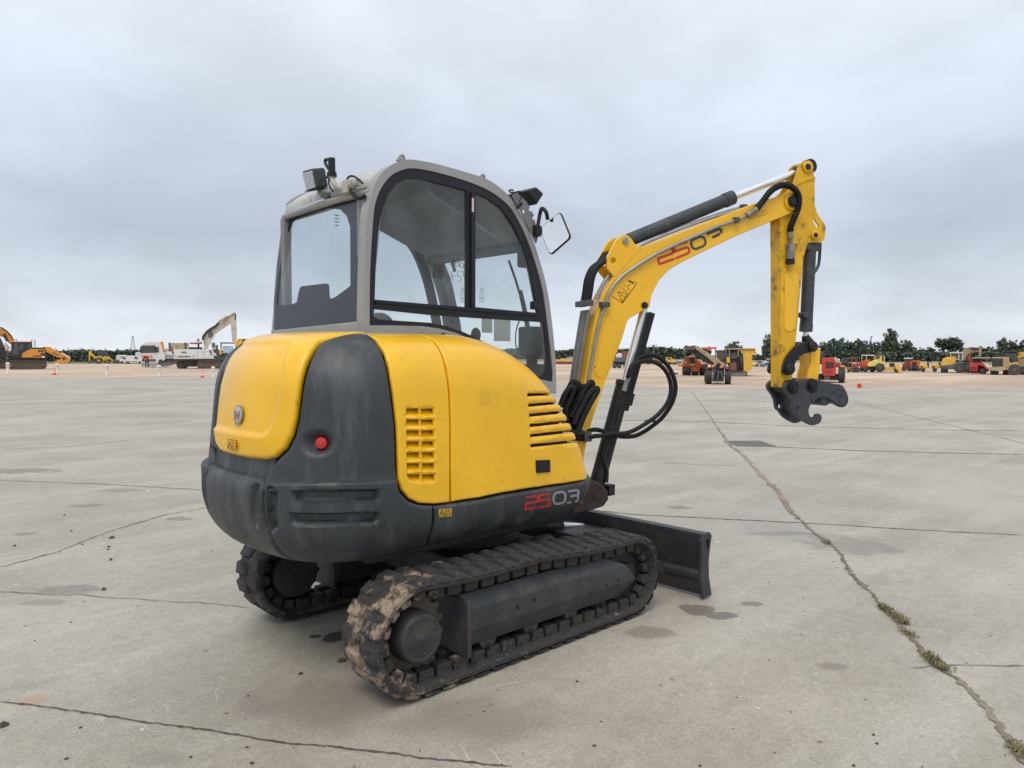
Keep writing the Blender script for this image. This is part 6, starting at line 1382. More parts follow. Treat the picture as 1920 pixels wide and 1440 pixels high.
# 8 --- things behind and around it
m = BG('skip_body', 'beige and rust stained bin body behind the white excavator', 'bin', 'B', 900, 800, None)
m.p('bin_wall', 'beige', [(758, 520), (1032, 516), (1032, 610), (830, 640), (760, 640)], 2.5, 4.2); m.p('rust_panel', 'rust', [(756, 570), (800, 560), (812, 640), (760, 640)], 2.45, 2.55); m.r('post', 'dirt', 756, 510, 782, 640, 2.42, 2.6); m.r('post', 'dirt', 972, 510, 998, 640, 2.42, 2.6); m.r('support_frame', 'dark', 780, 640, 1010, 800, 2.6, 4.0)
m = BG('drilling_rig', 'white and green machine with a grey gantry, just left of the yellow rear hood', 'machine', 'B', 1520, 800)
m.p('gantry', 'grey', [(1448, 510), (1640, 512), (1640, 530), (1470, 528), (1466, 600), (1450, 600)], 0, .4); m.r('cabinet', 'lblue', 1478, 560, 1620, 660, .2, 1.6); m.r('platform', 'green', 1375, 688, 1640, 745, 0, 2.2); m.p('yellow_guard', 'yellow', [(1432, 610), (1462, 600), (1468, 675), (1436, 680)], -.2, .1); m.r('window', 'glassy', 1500, 650, 1535, 690, .1, .2); m.r('undercarriage', 'dark', 1390, 745, 1620, 800, .2, 2.0)
m = BG('crawler_excavator', 'yellow machine top showing above the rear hood of the mini excavator', 'excavator', 'B', 1760, 800)
m.p('body', 'yellow', [(1640, 500), (1680, 465), (1860, 460), (1900, 500), (1900, 700), (1650, 700)], 1.0, 3.0); m.r('engine_grille', 'dark', 1740, 466, 1780, 500, .96, 1.1); m.crawler(1640, 1920, 700, 800, .8, 1.4)
def beam(label, pts, m_, gy=850, h=.22):
    b = BG('metal_ramp', label, 'metal ramp', 'B', pts[0][0], gy); b.p('ramp_plate', m_, pts, -.1, .5); return b
beam('long grey metal ramp lying in front of the lorry, the longest', [(640, 856), (650, 838), (880, 768), (885, 795), (760, 832), (690, 856)], 'lgrey'); beam('short grey metal ramp beside the feet of the person', [(440, 854), (600, 822), (640, 828), (560, 846), (470, 858)], 'lgrey'); beam('grey sheet pile stacked under the lorry chassis', [(640, 805), (860, 768), (880, 770), (870, 800), (640, 835)], 'grey')
# person in an orange vest bending forward
def person(px, py, hpx):
    g = gnd(px, py); d = np.linalg.norm(g[:2]-CAM[:2]); k = d/FPX*hpx/1.18     # metres per unit
    P = thing('person', 'person in an orange vest and dark trousers bending forward in front of the white lorry', 'person', (g[0], g[1], 0), R(AZ-90))
    J = {'pelvis': (0, 0, .82), 'waist': (.02, -.10, .95), 'chest': (.05, -.30, 1.10), 'neck': (.06, -.42, 1.14), 'head': (.07, -.54, 1.12), 'htop': (.07, -.64, 1.05), 'lh': (-.10, .0, .80), 'lk': (-.12, -.06, .44), 'la': (-.13, .05, .07), 'lt': (-.14, -.14, .03), 'rh': (.10, .0, .80), 'rk': (.14, -.10, .44), 'ra': (.15, .02, .07), 'rt': (.16, -.18, .03),
         'ls': (-.13, -.34, 1.08), 'le': (-.20, -.44, .84), 'lw': (-.14, -.56, .64), 'lf': (-.13, -.60, .56), 'rs': (.23, -.34, 1.08), 're': (.30, -.44, .84), 'rw': (.24, -.56, .64), 'rf': (.23, -.60, .56)}
    Rr = dict(pelvis=.15, waist=.14, chest=.17, neck=.06, head=.095, htop=.07, lh=.10, lk=.065, la=.045, lt=.04, rh=.10, rk=.065, ra=.045, rt=.04, ls=.07, le=.05, lw=.035, lf=.03, rs=.07, re=.05, rw=.035, rf=.03)
    E_ = [('pelvis', 'waist'), ('waist', 'chest'), ('chest', 'neck'), ('neck', 'head'), ('head', 'htop'), ('pelvis', 'lh'), ('lh', 'lk'), ('lk', 'la'), ('la', 'lt'), ('pelvis', 'rh'), ('rh', 'rk'), ('rk', 'ra'), ('ra', 'rt'), ('chest', 'ls'), ('ls', 'le'), ('le', 'lw'), ('lw', 'lf'), ('chest', 'rs'), ('rs', 're'), ('re', 'rw'), ('rw', 'rf')]
    names = list(J); me = bpy.data.meshes.new('body'); me.from_pydata([tuple(c*k for c in J[n]) for n in names], [(names.index(a), names.index(b)) for a, b in E_], [])
    o = link('body', me, mat('work_trousers', (.02, .022, .03), .8), P); sk = o.modifiers.new('skin', 'SKIN'); ly = me.skin_vertices.new(name='') if not me.skin_vertices else me.skin_vertices[0]
    for i, n in enumerate(names): ly.data[i].radius = (Rr[n]*k, Rr[n]*k); ly.data[i].use_root = n == 'pelvis'
    o.modifiers.new('sub', 'SUBSURF').levels = 1; o.modifiers['sub'].render_levels = 1
    mb = MB(); mb.tube([tuple(c*k for c in (.0, .02, .86)), tuple(c*k for c in J['waist']), tuple(c*k for c in J['chest']), tuple(c*k for c in (.06, -.40, 1.13))], .2, 14, rads=[.175*k, .175*k, .205*k, .10*k]); mb.build('safety_vest', mat('vest_orange', (.85, .16, .03), .7), P)
    mb = MB(); mb.sphere([c*k for c in (.07, -.60, 1.09)], .105*k, 12, 8); mb.build('hair', mat('hair_dark', (.03, .022, .018), .8), P)
    mb = MB()
    for s_ in (-1, 1): mb.sphere([c*k for c in (.05+s_*.18-.0, -.60, .54)], .04*k, 8, 6)
    mb.build('hand', mat('skin', (.45, .27, .19), .6), P)
person(276, 689, 19)
# marker posts and cones
postm = mat('post_white', (.74, .72, .66), .6, noise=.08, nscale=8, dirt=(.42, .36, .28), dscale=6, damt=.40)
def marker(px, py, h, label):
    g = gnd(px, py); d = np.linalg.norm(g[:2]-CAM[:2]); H = h*d/FPX; P = thing('marker_post', label, 'marker post', (g[0], g[1], 0), 0, 'white marker posts along the edge of the concrete')
    mb = MB(); w_ = H*.145; mb.lathe((0, 0, 0), (0, 0, 1), [(0, w_*1.1), (H*.06, w_), (H*.40, w_*.82), (H*.55, w_*.80), (H*.60, w_*1.15), (H*.72, w_*1.15)], 16); mb.build('post_body', postm, P)
    mb = MB(); mb.lathe((0, 0, H*.72), (0, 0, 1), [(0, w_*.75), (H*.06, w_*.75), (H*.08, w_*1.1), (H*.20, w_*1.1), (H*.27, w_*.7), (H*.28, w_*.2)], 16); mb.build('post_cap', postm, P)
    mb = MB(); mb.lathe((0, 0, H*.715), (0, 0, 1), [(0, w_*.80), (H*.05, w_*.80)], 16); mb.build('reflector_band', mat('band_grey', (.25, .26, .27), .4), P)
for px, py, h, lb in ((15, 700.5, 17.5, 'white marker post in front of the orange excavator crawler'), (107.7, 702, 18, 'white marker post standing beside a red and white cone'), (200.6, 703.5, 18.5, 'white marker post below the backhoe loader, between two bare stretches'), (298.3, 705.7, 19.5, 'white marker post in front of the grey ramps by the lorry'), (400, 707.2, 19, 'white marker post nearest the yellow rear hood')): marker(px, py, h, lb)
conew = mat('cone_white', (.75, .73, .70), .5); coner = mat('cone_red', (.72, .06, .02), .5)
def cone(px, py, h, label, fallen=False):
    g = gnd(px, py); d = np.linalg.norm(g[:2]-CAM[:2]); H = h*d/FPX; P = thing('traffic_cone', label, 'cone', (g[0], g[1], 0), R(AZ-90), 'red traffic cones')
    if fallen: P.rotation_euler = (0, R(90), R(AZ-60)); P.location.z = H*.28
    r0 = H*.24
    mb = MB(); mb.box((0, 0, H*.03), (H*.62, H*.62, H*.06)); mb.build('cone_base', coner, P)
    zs = [.06, .30, .48, .64, .78, 1.0]; ms = ['r', 'w', 'r', 'w', 'r']
    for i in range(5):
        a, b = zs[i], zs[i+1]; rr_ = lambda z: r0*(1-(z-.06)/.94*.82); mb = MB(); mb.cyl((0, 0, H*a), (0, 0, H*b), rr_(a), rr_(b), 18); mb.build('cone_band', coner if ms[i] == 'r' else conew, P)
    return P
cone(102.5, 702.6, 11, 'red and white traffic cone tucked against a marker post'); cone(379.5, 707.8, 12, 'red and white traffic cone standing alone between two marker posts'); cone(1611, 727, 12, 'traffic cone knocked over on its side, base towards the camera', True)
# ---- right half
m = BG('seed_drill', 'red seed drill with a row of yellow hoppers, seen just right of the cab', 'seed drill', 'C', 280, 432)
m.r('frame', 'red', 148, 395, 410, 428, 0, 1.5)
for k in range(10): m.p('hopper', 'yellow', [(150+k*26, 372), (172+k*26, 372), (168+k*26, 396), (154+k*26, 396)], .1, 1.2, bevel=0)
m.p('tank', 'yellow', [(215, 358), (280, 358), (290, 374), (205, 374)], .3, 1.2)
for k in range(7): m.w(170+k*36, 418, 13, -.1, .1)
m = BG('site_hut', 'white site hut behind the red seed drill', 'hut', 'C', 340, 425); m.r('hut_wall', 'white', 290, 345, 425, 420, 3, 6); m.p('hut_roof', 'lgrey', [(285, 348), (340, 335), (430, 345), (430, 352), (285, 354)], 2.8, 6.2)
m = BG('tipper_lorry', 'grey tipper lorry body with dark wheels behind the boom cylinder', 'lorry', 'C', 930, 484)
m.r('tipper_body', 'grey', 880, 345, 1060, 402, 0, 2.3); m.r('chassis', 'dark', 885, 402, 1060, 440, .2, 2.1); m.w(908, 452, 30, 0, .5); m.w(966, 452, 30, 0, .5); m.w(1050, 452, 30, 0, .5); m.p('load_cover', 'white', [(930, 300), (960, 285), (1000, 290), (1004, 345), (925, 345)], .3, 2.0); m.p('cab', 'rust', [(1008, 275), (1060, 262), (1150, 300), (1160, 430), (1070, 430), (1008, 350)], .2, 2.2)
m = BG('farm_implement', 'low rusty farm implement beyond the looped hoses', 'implement', 'C', 1380, 436); m.p('frame', 'rust', [(1210, 400), (1300, 375), (1480, 355), (1560, 380), (1570, 425), (1210, 430)], 0, 1.8); m.tube('drawbar', 'beige', [(1200, 400), (1290, 372), (1420, 378)], .12, -.1); m.w(1500, 415, 18, -.1, .3); m.w(1340, 418, 16, -.1, .3)
m = BG('backhoe_loader', 'small yellow loader with cream cab roof, far away above the looped hoses', 'loader', 'C', 1640, 442)
m.r('body', 'yellow', 1590, 372, 1690, 410, 0, 1.5); m.cab('yellow', [(1560, 345), (1650, 345), (1645, 380), (1580, 380)], [[(1585, 350), (1635, 350), (1630, 372), (1588, 372)]], .2, 1.3); m.w(1610, 420, 22, -.1, .4); m.w(1675, 425, 18, -.1, .4); m.r('chassis', 'dark', 1580, 405, 1710, 430, .2, 1.4)
m = BG('small_container', 'small blue and white container beside the orange dumper', 'container', 'C', 1740, 440); m.r('container_wall', 'blue', 1712, 388, 1772, 438, 0, 2, bevel=.03); m.r('container_lid', 'white', 1710, 382, 1774, 390, -.05, 2.05)
g = gnd(1226, 676); PL = thing('utility_pole', 'wooden utility pole with crossbar above the distant hedge', 'pole', (*depth_pt(1226, 210)[:2], 0), R(AZ-90)); mb = MB(); mb.cyl((0, 0, 0), (0, 0, 4.2), .28, .2, 10); mb.build('pole_shaft', bc('grey'), PL); mb = MB(); mb.box((0, 0, 4.1), (1.8, .15, .15)); mb.build('crossbar', bc('grey'), PL)
# orange dumper
m = BG('site_dumper', 'orange site dumper with large dark tyres in front of the crusher conveyor', 'dumper', 'D', 370, 802)
m.p('skip', 'dorange', [(190, 580), (222, 490), (300, 452), (402, 448), (440, 510), (532, 582), (540, 650), (480, 700), (250, 700), (205, 660)], .0, 1.6, bevel=.06); m.r('front_step', 'orange', 100, 595, 200, 648, -.2, .6); m.p('cab_opening', 'dark', [(300, 490), (400, 480), (412, 580), (330, 590)], -.04, .02); m.r('roof_panel', 'cream', 305, 448, 400, 474, -.05, .8); m.p('seat_back', 'rust', [(220, 560), (240, 480), (295, 470), (290, 560)], -.05, .1)
m.r('headlight', 'cream', 232, 552, 262, 590, -.1, .0, bevel=.03); m.r('headlight', 'cream', 335, 598, 410, 628, -.1, .0, bevel=.03); m.r('bumper', 'dorange', 245, 660, 500, 735, -.1, .8); m.wf(182, 345, 720, 80, -.2); m.wf(350, 480, 735, 64, .0); m.wf(485, 640, 705, 96, .3)
m = BG('telehandler', 'machine with an orange roof showing above the crusher conveyor', 'machine', 'D', 660, 780); m.p('cab_roof', 'dorange', [(495, 285), (820, 280), (812, 308), (720, 320), (690, 345), (640, 345), (628, 320), (515, 312)], 6, 8); m.r('cab_pillar', 'dark', 540, 310, 560, 600, 6.1, 6.3); m.r('cab_pillar', 'dark', 780, 305, 800, 600, 6.1, 6.3); m.r('body', 'dorange', 560, 600, 780, 780, 6.2, 8)
# crusher
m = BG('mobile_crusher', 'dirty yellow tracked crusher with a long raised conveyor and hopper', 'crusher', 'D', 1150, 818)
m.p('conveyor', 'tan', [(400, 275), (450, 275), (1015, 650), (1000, 672), (940, 680), (660, 500), (410, 320)], -.6, .3); m.p('conveyor_belt', 'dirt', [(180, 312), (235, 258), (290, 280), (400, 262), (425, 300), (400, 345), (240, 345)], -.6, .9); m.p('conveyor_underside', 'dark', [(240, 345), (415, 335), (640, 500), (760, 600), (700, 615), (560, 560), (400, 440)], -.3, 1.0)
m.p('machine_body', 'dirt', [(780, 350), (1190, 345), (1290, 400), (1290, 722), (1050, 740), (1000, 610), (870, 560), (800, 480)], .3, 2.4); m.r('engine_box', 'grey', 905, 385, 1175, 500, .1, 2.3); m.r('engine_vent', 'dark', 920, 370, 1180, 392, .05, 2.3); m.r('dark_opening', 'dark', 1160, 520, 1250, 690, .2, .4); m.p('lower_panel', 'rust', [(1020, 600), (1160, 560), (1160, 720), (1050, 725)], .1, .4)
m.p('hopper', 'yellow', [(1200, 345), (1490, 340), (1530, 425), (1505, 430), (1480, 400), (1440, 430), (1432, 690), (1350, 752), (1290, 720), (1285, 560), (1270, 430)], -.1, 2.6); m.r('hopper_rim', 'tan', 940, 318, 1490, 340, -.2, 2.6); m.p('guard_mesh', 'dark', [(1195, 380), (1260, 440), (1290, 560), (1280, 700), (1240, 640), (1210, 500)], -.06, .1)
for x in (955, 1020, 1180, 1270): m.r('rail_post', 'tan', x, 320, x+16, 470, -.15, -.05, bevel=0)
m.r('pulley_guard', 'yellow', 980, 480, 1040, 580, -.1, .3); m.crawler(1000, 1345, 738, 816, -.2, .3, 'dirt', 'lgrey'); m.crawler(1000, 1345, 738, 816, 1.8, 2.3, 'dirt')
# dark tractor from behind
m = BG('small_tractor', 'small dark blue tractor seen from behind with tall chevron tyres', 'tractor', 'D', 830, 966)
m.wf(595, 715, 828, 138); m.wf(948, 1062, 828, 138); m.wf(565, 620, 860, 95, 2.0); m.p('body', 'navy', [(735, 700), (760, 640), (920, 640), (940, 700), (930, 880), (880, 905), (770, 905), (725, 880)], .3, 2.2); m.p('seat', 'dark', [(778, 640), (785, 590), (830, 575), (875, 590), (885, 640)], .6, .9, bevel=.05); m.r('tool_box', 'orange', 855, 632, 910, 672, .2, .4)
for a_, b_ in (((770, 700), (740, 870)), ((840, 720), (815, 900)), ((880, 720), (910, 860))): m.tube('lift_arm', 'grey', [a_, b_], .05, .2)
m.r('drawbar', 'dark', 720, 880, 930, 915, -.1, .3); m.tube('roll_bar', 'dark', [(955, 650), (955, 390)], .03, .9)
for x0, x1 in ((640, 735), (920, 1020)): m.p('fender', 'navy', [(x0, 690), (x0+20, 660), (x1, 655), (x1, 700)], .1, 1.2)
m.r('canister', 'white', 645, 615, 690, 680, .3, .6, bevel=.05); m.r('canister', 'white', 712, 640, 738, 668, .3, .5, bevel=.04); m.r('rear_lamp', 'red', 950, 668, 1012, 690, .0, .1)
# cars on the far side
def car(label, x0, x1, gy, h, mk, glass='glassy', d='D'):
    m = BG('parked_car', label, 'car', d, (x0+x1)/2, gy, 'cars parked before the far trees'); L_ = x1-x0
    b = m.p('body', mk, [(x0, gy-h*.18), (x0+L_*.02, gy-h*.55), (x0+L_*.22, gy-h*.62), (x0+L_*.36, gy-h), (x0+L_*.72, gy-h), (x0+L_*.90, gy-h*.62), (x1, gy-h*.55), (x1, gy-h*.18)], 0, 1.6, bevel=.08); m.p('window', glass, [(x0+L_*.27, gy-h*.62), (x0+L_*.38, gy-h*.93), (x0+L_*.70, gy-h*.93), (x0+L_*.84, gy-h*.62)], -.02, .03, b, 0)
    for t in (.2, .8): m.w(x0+L_*t, gy-h*.2, h*.21, -.03, .2)
car('pale grey car in the far row left of the stick', 1500, 1640, 648, 115, 'lgrey'); car('pale blue car nearest the stick in the far row', 1610, 1790, 650, 75, 'blue'); car('white pickup cab behind the pale blue car', 1650, 1800, 630, 125, 'white')
m = BG('water_tank', 'small yellow tank in the far row beside the crusher', 'tank', 'D', 1470, 642); m.r('tank_body', 'lemon', 1438, 575, 1512, 640, 0, 1.2, bevel=.1); m.r('tank_skid', 'dark', 1435, 630, 1515, 643, -.05, 1.25)
# red telehandler from behind
m = BG('telehandler', 'red telehandler seen from behind with chevron tyres and black grille', 'telehandler', 'E', 470, 940)
m.wf(200, 296, 795, 128); m.wf(625, 735, 815, 126); m.p('engine_cover', 'red', [(352, 560), (370, 535), (555, 528), (580, 600), (585, 760), (570, 832), (380, 832), (350, 760)], .0, 2.2, bevel=.05)
m.r('grille', 'dark', 415, 595, 552, 692, -.04, .02); 
for k in range(4): m.r('grille_bar', 'dred', 415, 612+k*20, 552, 616+k*20, -.05, -.03, bevel=0)
m.cab('dark', [(225, 430), (380, 428), (386, 560), (352, 585), (225, 585)], [[(240, 445), (370, 443), (372, 550), (345, 572), (240, 572)]], .6, 2.0); m.r('rear_plate', 'rust', 418, 735, 520, 762, -.05, .02); m.p('boom', 'dred', [(225, 600), (350, 590), (360, 640), (225, 650)], .2, .9); m.r('axle', 'dark', 290, 800, 640, 900, .4, 1.4); m.r('tow_hitch', 'dirt', 395, 840, 490, 895, -.1, .3); m.r('fender', 'dred', 575, 620, 660, 690, .2, 1.2); m.tube('exhaust', 'dark', [(485, 570), (485, 500)], .06, .4); m.tube('mirror_arm', 'white', [(572, 620), (572, 520)], .05, .5); m.r('light_cluster', 'cream', 590, 545, 650, 620, .6, 1.0, bevel=.05)
# row in front of the trees
m = BG('tandem_roller', 'small yellow and black roller right of the red telehandler', 'roller', 'E', 740, 762); m.r('drum_guard', 'yellow', 635, 655, 735, 700, 0, 1.2); m.r('drum_guard', 'yellow', 750, 680, 838, 728, 0, 1.2); m.p('engine_cover', 'dark', [(655, 640), (690, 600), (820, 610), (850, 680), (750, 690), (700, 655)], .1, 1.1); m.w(700, 730, 30, 0, 1.2); m.w(800, 740, 24, 0, 1.2); m.tube('roll_bar', 'grey', [(690, 620), (690, 540), (770, 540), (770, 620)], .05, .3)
m = BG('mini_digger', 'small dark red digger with arched boom among the rollers', 'digger', 'E', 880, 768); m.p('boom', 'dred', [(830, 640), (835, 550), (870, 520), (905, 525), (940, 600), (975, 660), (950, 670), (920, 610), (885, 560), (860, 570), (855, 650)], .2, .5); m.r('body', 'dred', 840, 630, 960, 690, .1, 1.3); m.p('canopy_frame', 'grey', [(780, 530), (970, 520), (972, 534), (782, 545)], .1, 1.3); m.r('canopy_post', 'grey', 782, 540, 792, 690, .1, .2); m.r('canopy_post', 'grey', 960, 530, 970, 660, .1, .2); m.crawler(835, 970, 690, 766, 0, .35, 'grey', 'dirt'); m.w(925, 735, 28, -.1, .1)
m = BG('soil_roller', 'orange red roller with a cream roll frame, left of the pale yellow roller', 'roller', 'E', 1060, 768); m.p('engine_cover', 'dorange', [(962, 620), (1060, 562), (1150, 562), (1110, 640), (1100, 690), (990, 690), (965, 660)], .2, 1.7); m.r('cab_roof', 'cream', 1000, 482, 1218, 500, .1, 1.8)
for x in (1000, 1075, 1205): m.r('cab_post', 'cream', x, 498, x+12, 600, .1, .25)
m.r('rear_body', 'red', 985, 640, 1100, 690, .1, 1.8); m.w(1070, 720, 42, 0, .5); m.r('frame', 'dark', 975, 690, 1110, 755, .1, 1.6)
m = BG('soil_roller', 'pale yellow single drum roller with dark cab windows', 'roller', 'E', 1360, 772)
m.p('engine_cover', 'lemon', [(1095, 640), (1130, 600), (1235, 560), (1330, 600), (1392, 640), (1355, 672), (1280, 630), (1235, 672), (1100, 678)], .0, 1.9, bevel=.05); m.cab('lemon', [(1222, 492), (1378, 486), (1392, 640), (1330, 604), (1230, 562)], [[(1236, 505), (1300, 502), (1298, 550), (1240, 552)], [(1330, 508), (1362, 506), (1376, 585), (1338, 585)]], .1, 1.8); m.r('cab_roof', 'dark', 1225, 476, 1380, 490, .05, 1.85); m.r('underbody', 'dark', 1100, 675, 1260, 735, .2, 1.8); m.w(1305, 692, 72, -.15, .45); m.w(1180, 725, 45, .6, 1.6)
m.p('front_frame', 'yellow', [(1350, 690), (1400, 680), (1550, 690), (1550, 730), (1360, 740)], .1, 1.8); m.p('drum_yoke', 'yellow', [(1550, 640), (1600, 635), (1645, 690), (1650, 768), (1620, 775), (1560, 700)], .0, 1.9); m.r('valve_block', 'dark', 1460, 620, 1545, 680, .3, 1.5); m.w(1590, 720, 52, .15, 1.8)
m = BG('farm_tractor', 'red tractor with a white roofed cab and beacon mast', 'tractor', 'F', 160, 684); m.cab('glassy', [(125, 500), (242, 500), (235, 560), (130, 560)], [], .2, 1.4); m.r('cab_roof', 'white', 118, 488, 248, 503, .1, 1.5); m.p('hood', 'dred', [(92, 580), (140, 560), (215, 560), (220, 640), (95, 640)], .2, 1.4); m.w(120, 650, 34, 0, .4); m.w(205, 645, 40, 0, .5); m.tube('beacon_mast', 'grey', [(178, 490), (178, 445)], .04, .5); m.r('front_grille', 'dred', 92, 575, 118, 672, .1, 1.3)
m = BG('wheel_loader', 'red loader with a black rear grille beside the white roofed tractor', 'loader', 'F', 290, 686); m.p('engine_cover', 'dorange', [(212, 545), (250, 530), (370, 530), (362, 640), (215, 650)], .1, 1.7); m.r('grille', 'dark', 236, 548, 308, 650, .04, .12); m.w(335, 645, 40, 0, .5); m.r('rear_body', 'dark', 225, 640, 340, 684, .2, 1.7); m.w(228, 655, 30, .1, .6)
for lb, x in (('small yellow tandem roller standing against the red loader', 345), ('small yellow tandem roller standing against the grey and yellow wheel loader', 520)):
    m = BG('tandem_roller', lb, 'roller', 'F', x+70, 700, 'pair of small yellow rollers'); m.p('drum_guard', 'yellow', [(x, 600), (x+40, 590), (x+120, 592), (x+142, 625), (x+110, 645), (x+5, 645)], 0, 1.2, bevel=.05); m.p('console', 'cream', [(x+8, 600), (x+20, 545), (x+110, 545), (x+120, 600)], .3, 1.0); m.r('guard_opening', 'dark', x+20, 612, x+60, 632, -.03, .02, bevel=0); m.w(x+60, 668, 31, .05, 1.15)
    m.tube('roll_bar', 'dark', [(x+85, 600), (x+85, 450), (x+225, 446), (x+225, 590)], .05, .9); m.r('engine_cover', 'dark', x+75, 560, x+150, 640, .4, 1.2); m.r('seat', 'dark', x+30, 560, x+80, 600, .4, .8)
m = BG('wheel_loader', 'large yellow and grey wheel loader seen from behind with a white cab', 'loader', 'F', 850, 714)
m.p('engine_hood', 'yellow', [(670, 595), (690, 502), (745, 480), (872, 465), (905, 520), (850, 588), (775, 606), (680, 602)], .1, 2.4, bevel=.08); m.p('chassis', 'grey', [(664, 622), (680, 602), (850, 588), (935, 540), (1000, 555), (1005, 630), (900, 665), (700, 655)], .0, 2.4, bevel=.05); m.cab('white', [(800, 418), (1000, 412), (992, 535), (910, 522), (874, 466), (812, 470)], [[(818, 426), (930, 424), (925, 515), (882, 464), (822, 464)], [(945, 424), (985, 424), (980, 520), (945, 515)]], .3, 2.0); m.r('cab_roof', 'white', 796, 404, 1005, 418, .2, 2.1); m.w(955, 645, 68, -.2, .5); m.wf(668, 780, 662, 52, -.1); m.w(1060, 640, 60, .2, .8); m.r('front_frame', 'dark', 990, 560, 1100, 680, .5, 2.2)
m = BG('crawler_excavator', 'orange excavator boom bent over the row behind the grey and yellow loader', 'excavator', 'F', 1120, 712); m.p('boom', 'tan', [(975, 520), (985, 380), (1010, 350), (1090, 330), (1120, 322), (1270, 330), (1280, 345), (1272, 470), (1235, 470), (1240, 400), (1120, 408), (1060, 430), (1025, 530)], 2.0, 2.7); m.tube('boom_cylinder', 'dred', [(1080, 450), (1095, 540)], .15, 1.9); m.tube('hose', 'dark', [(1120, 335), (1180, 350), (1240, 345)], .08, 1.9); m.r('body', 'dirt', 1000, 520, 1130, 620, 2.2, 4.4); m.crawler(990, 1150, 620, 712, 2.0, 2.6)
m = BG('skid_steer', 'red machine with a perforated red counterweight block and dark canopy', 'machine', 'F', 1250, 732)
rb = m.r('counterweight', 'red', 1100, 602, 1226, 692, 0, .6, bevel=.04)
for i in range(3):
    for j in range(2): m.r('slot', 'dark', 1118+i*34, 618+j*34, 1136+i*34, 640+j*34, -.03, .02, rb, 0)
m.p('boom', 'red', [(1098, 600), (1105, 560), (1200, 566), (1300, 565), (1345, 610), (1400, 665), (1370, 680), (1300, 610), (1230, 600)], .1, .7); m.p('body', 'dark', [(1120, 570), (1150, 520), (1260, 520), (1300, 580), (1400, 690), (1270, 720), (1110, 720)], .6, 1.9); m.r('canopy_roof', 'beige', 1135, 482, 1420, 498, .4, 2.0)
for x in (1140, 1265, 1395): m.r('canopy_post', 'grey', x, 497, x+12, 600, .4, .6)
m.w(1305, 690, 48, .2, .8, 'dirt'); m.wf(1066, 1100, 660, 55, .2)
m = BG('wheel_loader', 'dirty yellow wheel loader seen from behind with black radiator grille', 'loader', 'F', 1600, 744)
m.p('engine_hood', 'tan', [(1425, 490), (1440, 478), (1695, 474), (1702, 580), (1660, 668), (1600, 640), (1430, 625)], .1, 2.6, bevel=.05); m.r('radiator_grille', 'dark', 1430, 496, 1598, 612, .05, .15); 
for k in range(5): m.r('grille_bar', 'grey', 1430, 512+k*20, 1598, 515+k*20, .03, .07, bevel=0)
m.p('counterweight', 'beige', [(1368, 632), (1600, 630), (1655, 640), (1650, 668), (1560, 690), (1420, 680)], -.1, 2.2, bevel=.05); m.p('fender', 'yellow', [(1655, 665), (1690, 600), (1740, 560), (1800, 548), (1832, 560), (1830, 580), (1760, 590), (1715, 640), (1700, 690)], -.2, .7); m.w(1770, 662, 84, -.25, .5, 'dirt'); m.wf(1410, 1540, 690, 56, .2)
m.cab('dark', [(1600, 402), (1800, 402), (1812, 560), (1720, 566), (1700, 476), (1612, 474)], [[(1622, 415), (1690, 415), (1690, 466), (1622, 466)], [(1708, 415), (1740, 415), (1745, 540), (1728, 540), (1708, 480)], [(1752, 415), (1788, 415), (1796, 540), (1756, 545)]], .3, 2.0); m.r('cab_roof', 'dark', 1590, 388, 1805, 402, .2, 2.1); m.wf(1600, 1700, 700, 48, .5)
m = BG('wheel_loader', 'yellow machine cut off so that only its boom and one wheel show', 'loader', 'F', 1890, 742); m.p('body', 'tan', [(1822, 510), (1990, 500), (2000, 700), (1850, 690), (1838, 600)], .2, 2.4); m.p('boom', 'yellow', [(1800, 480), (1810, 410), (1850, 400), (1990, 410), (1990, 450), (1840, 500)], .6, 1.2); m.w(1900, 680, 62, .0, .6, 'dirt'); m.r('lamp', 'dred', 1808, 400, 1832, 440, .5, .6); m.r('fender', 'tan', 1835, 590, 1960, 620, .0, .8)

# ------------------------------------------------------------------ trees, hedge, fence, pylon
leafm = {}
for nm, c, c2 in (('leaf_dark', (.075, .105, .072), (.10, .12, .085)), ('leaf_mid', (.075, .105, .062), (.105, .125, .075)), ('leaf_blue', (.062, .098, .080), (.090, .125, .095))):
    leafm[nm] = mat(nm, c, .85, noise=.35, nscale=.5, dirt=c2, dscale=.9, damt=.5, dsharp=.2)
barkm = mat('bark', (.07, .055, .045), .9, noise=.3, nscale=4)
def crown_mesh(name, shape, nclump, nleaf, leaf, seed):
    """leaf-sized faces in clumps through the crown's volume; unit crown: radius .5, height 1"""
    g = np.random.default_rng(seed); vs = []; fs = []
    for c in range(nclump):
        for _ in range(50):
            p = g.uniform(-1, 1, 3); t = (p[2]+1)/2; prof = shape(t)
            if np.hypot(p[0], p[1]) < prof and np.hypot(p[0], p[1]) > prof*.25*g.random(): break
        ctr = np.array([p[0]*.5, p[1]*.5, t]); cr = g.uniform(.06, .14)
        for k in range(nleaf):
            d = g.normal(size=3); d /= np.linalg.norm(d); q = ctr+d*cr*g.random()**.4*np.array([1, 1, .8]); n = g.normal(size=3)+d*.8; n /= np.linalg.norm(n); u = np.cross(n, g.normal(size=3)); u /= np.linalg.norm(u); w_ = np.cross(n, u); s = leaf*g.uniform(.6, 1.4); o = len(vs)
            vs += [tuple(q-u*s-w_*s*.3), tuple(q+u*s*.2-w_*s*.7), tuple(q+u*s+w_*s*.2), tuple(q-u*s*.1+w_*s*.8)]; fs.append((o, o+1, o+2, o+3))
    me = bpy.data.meshes.new(name); me.from_pydata(vs, [], fs); return me
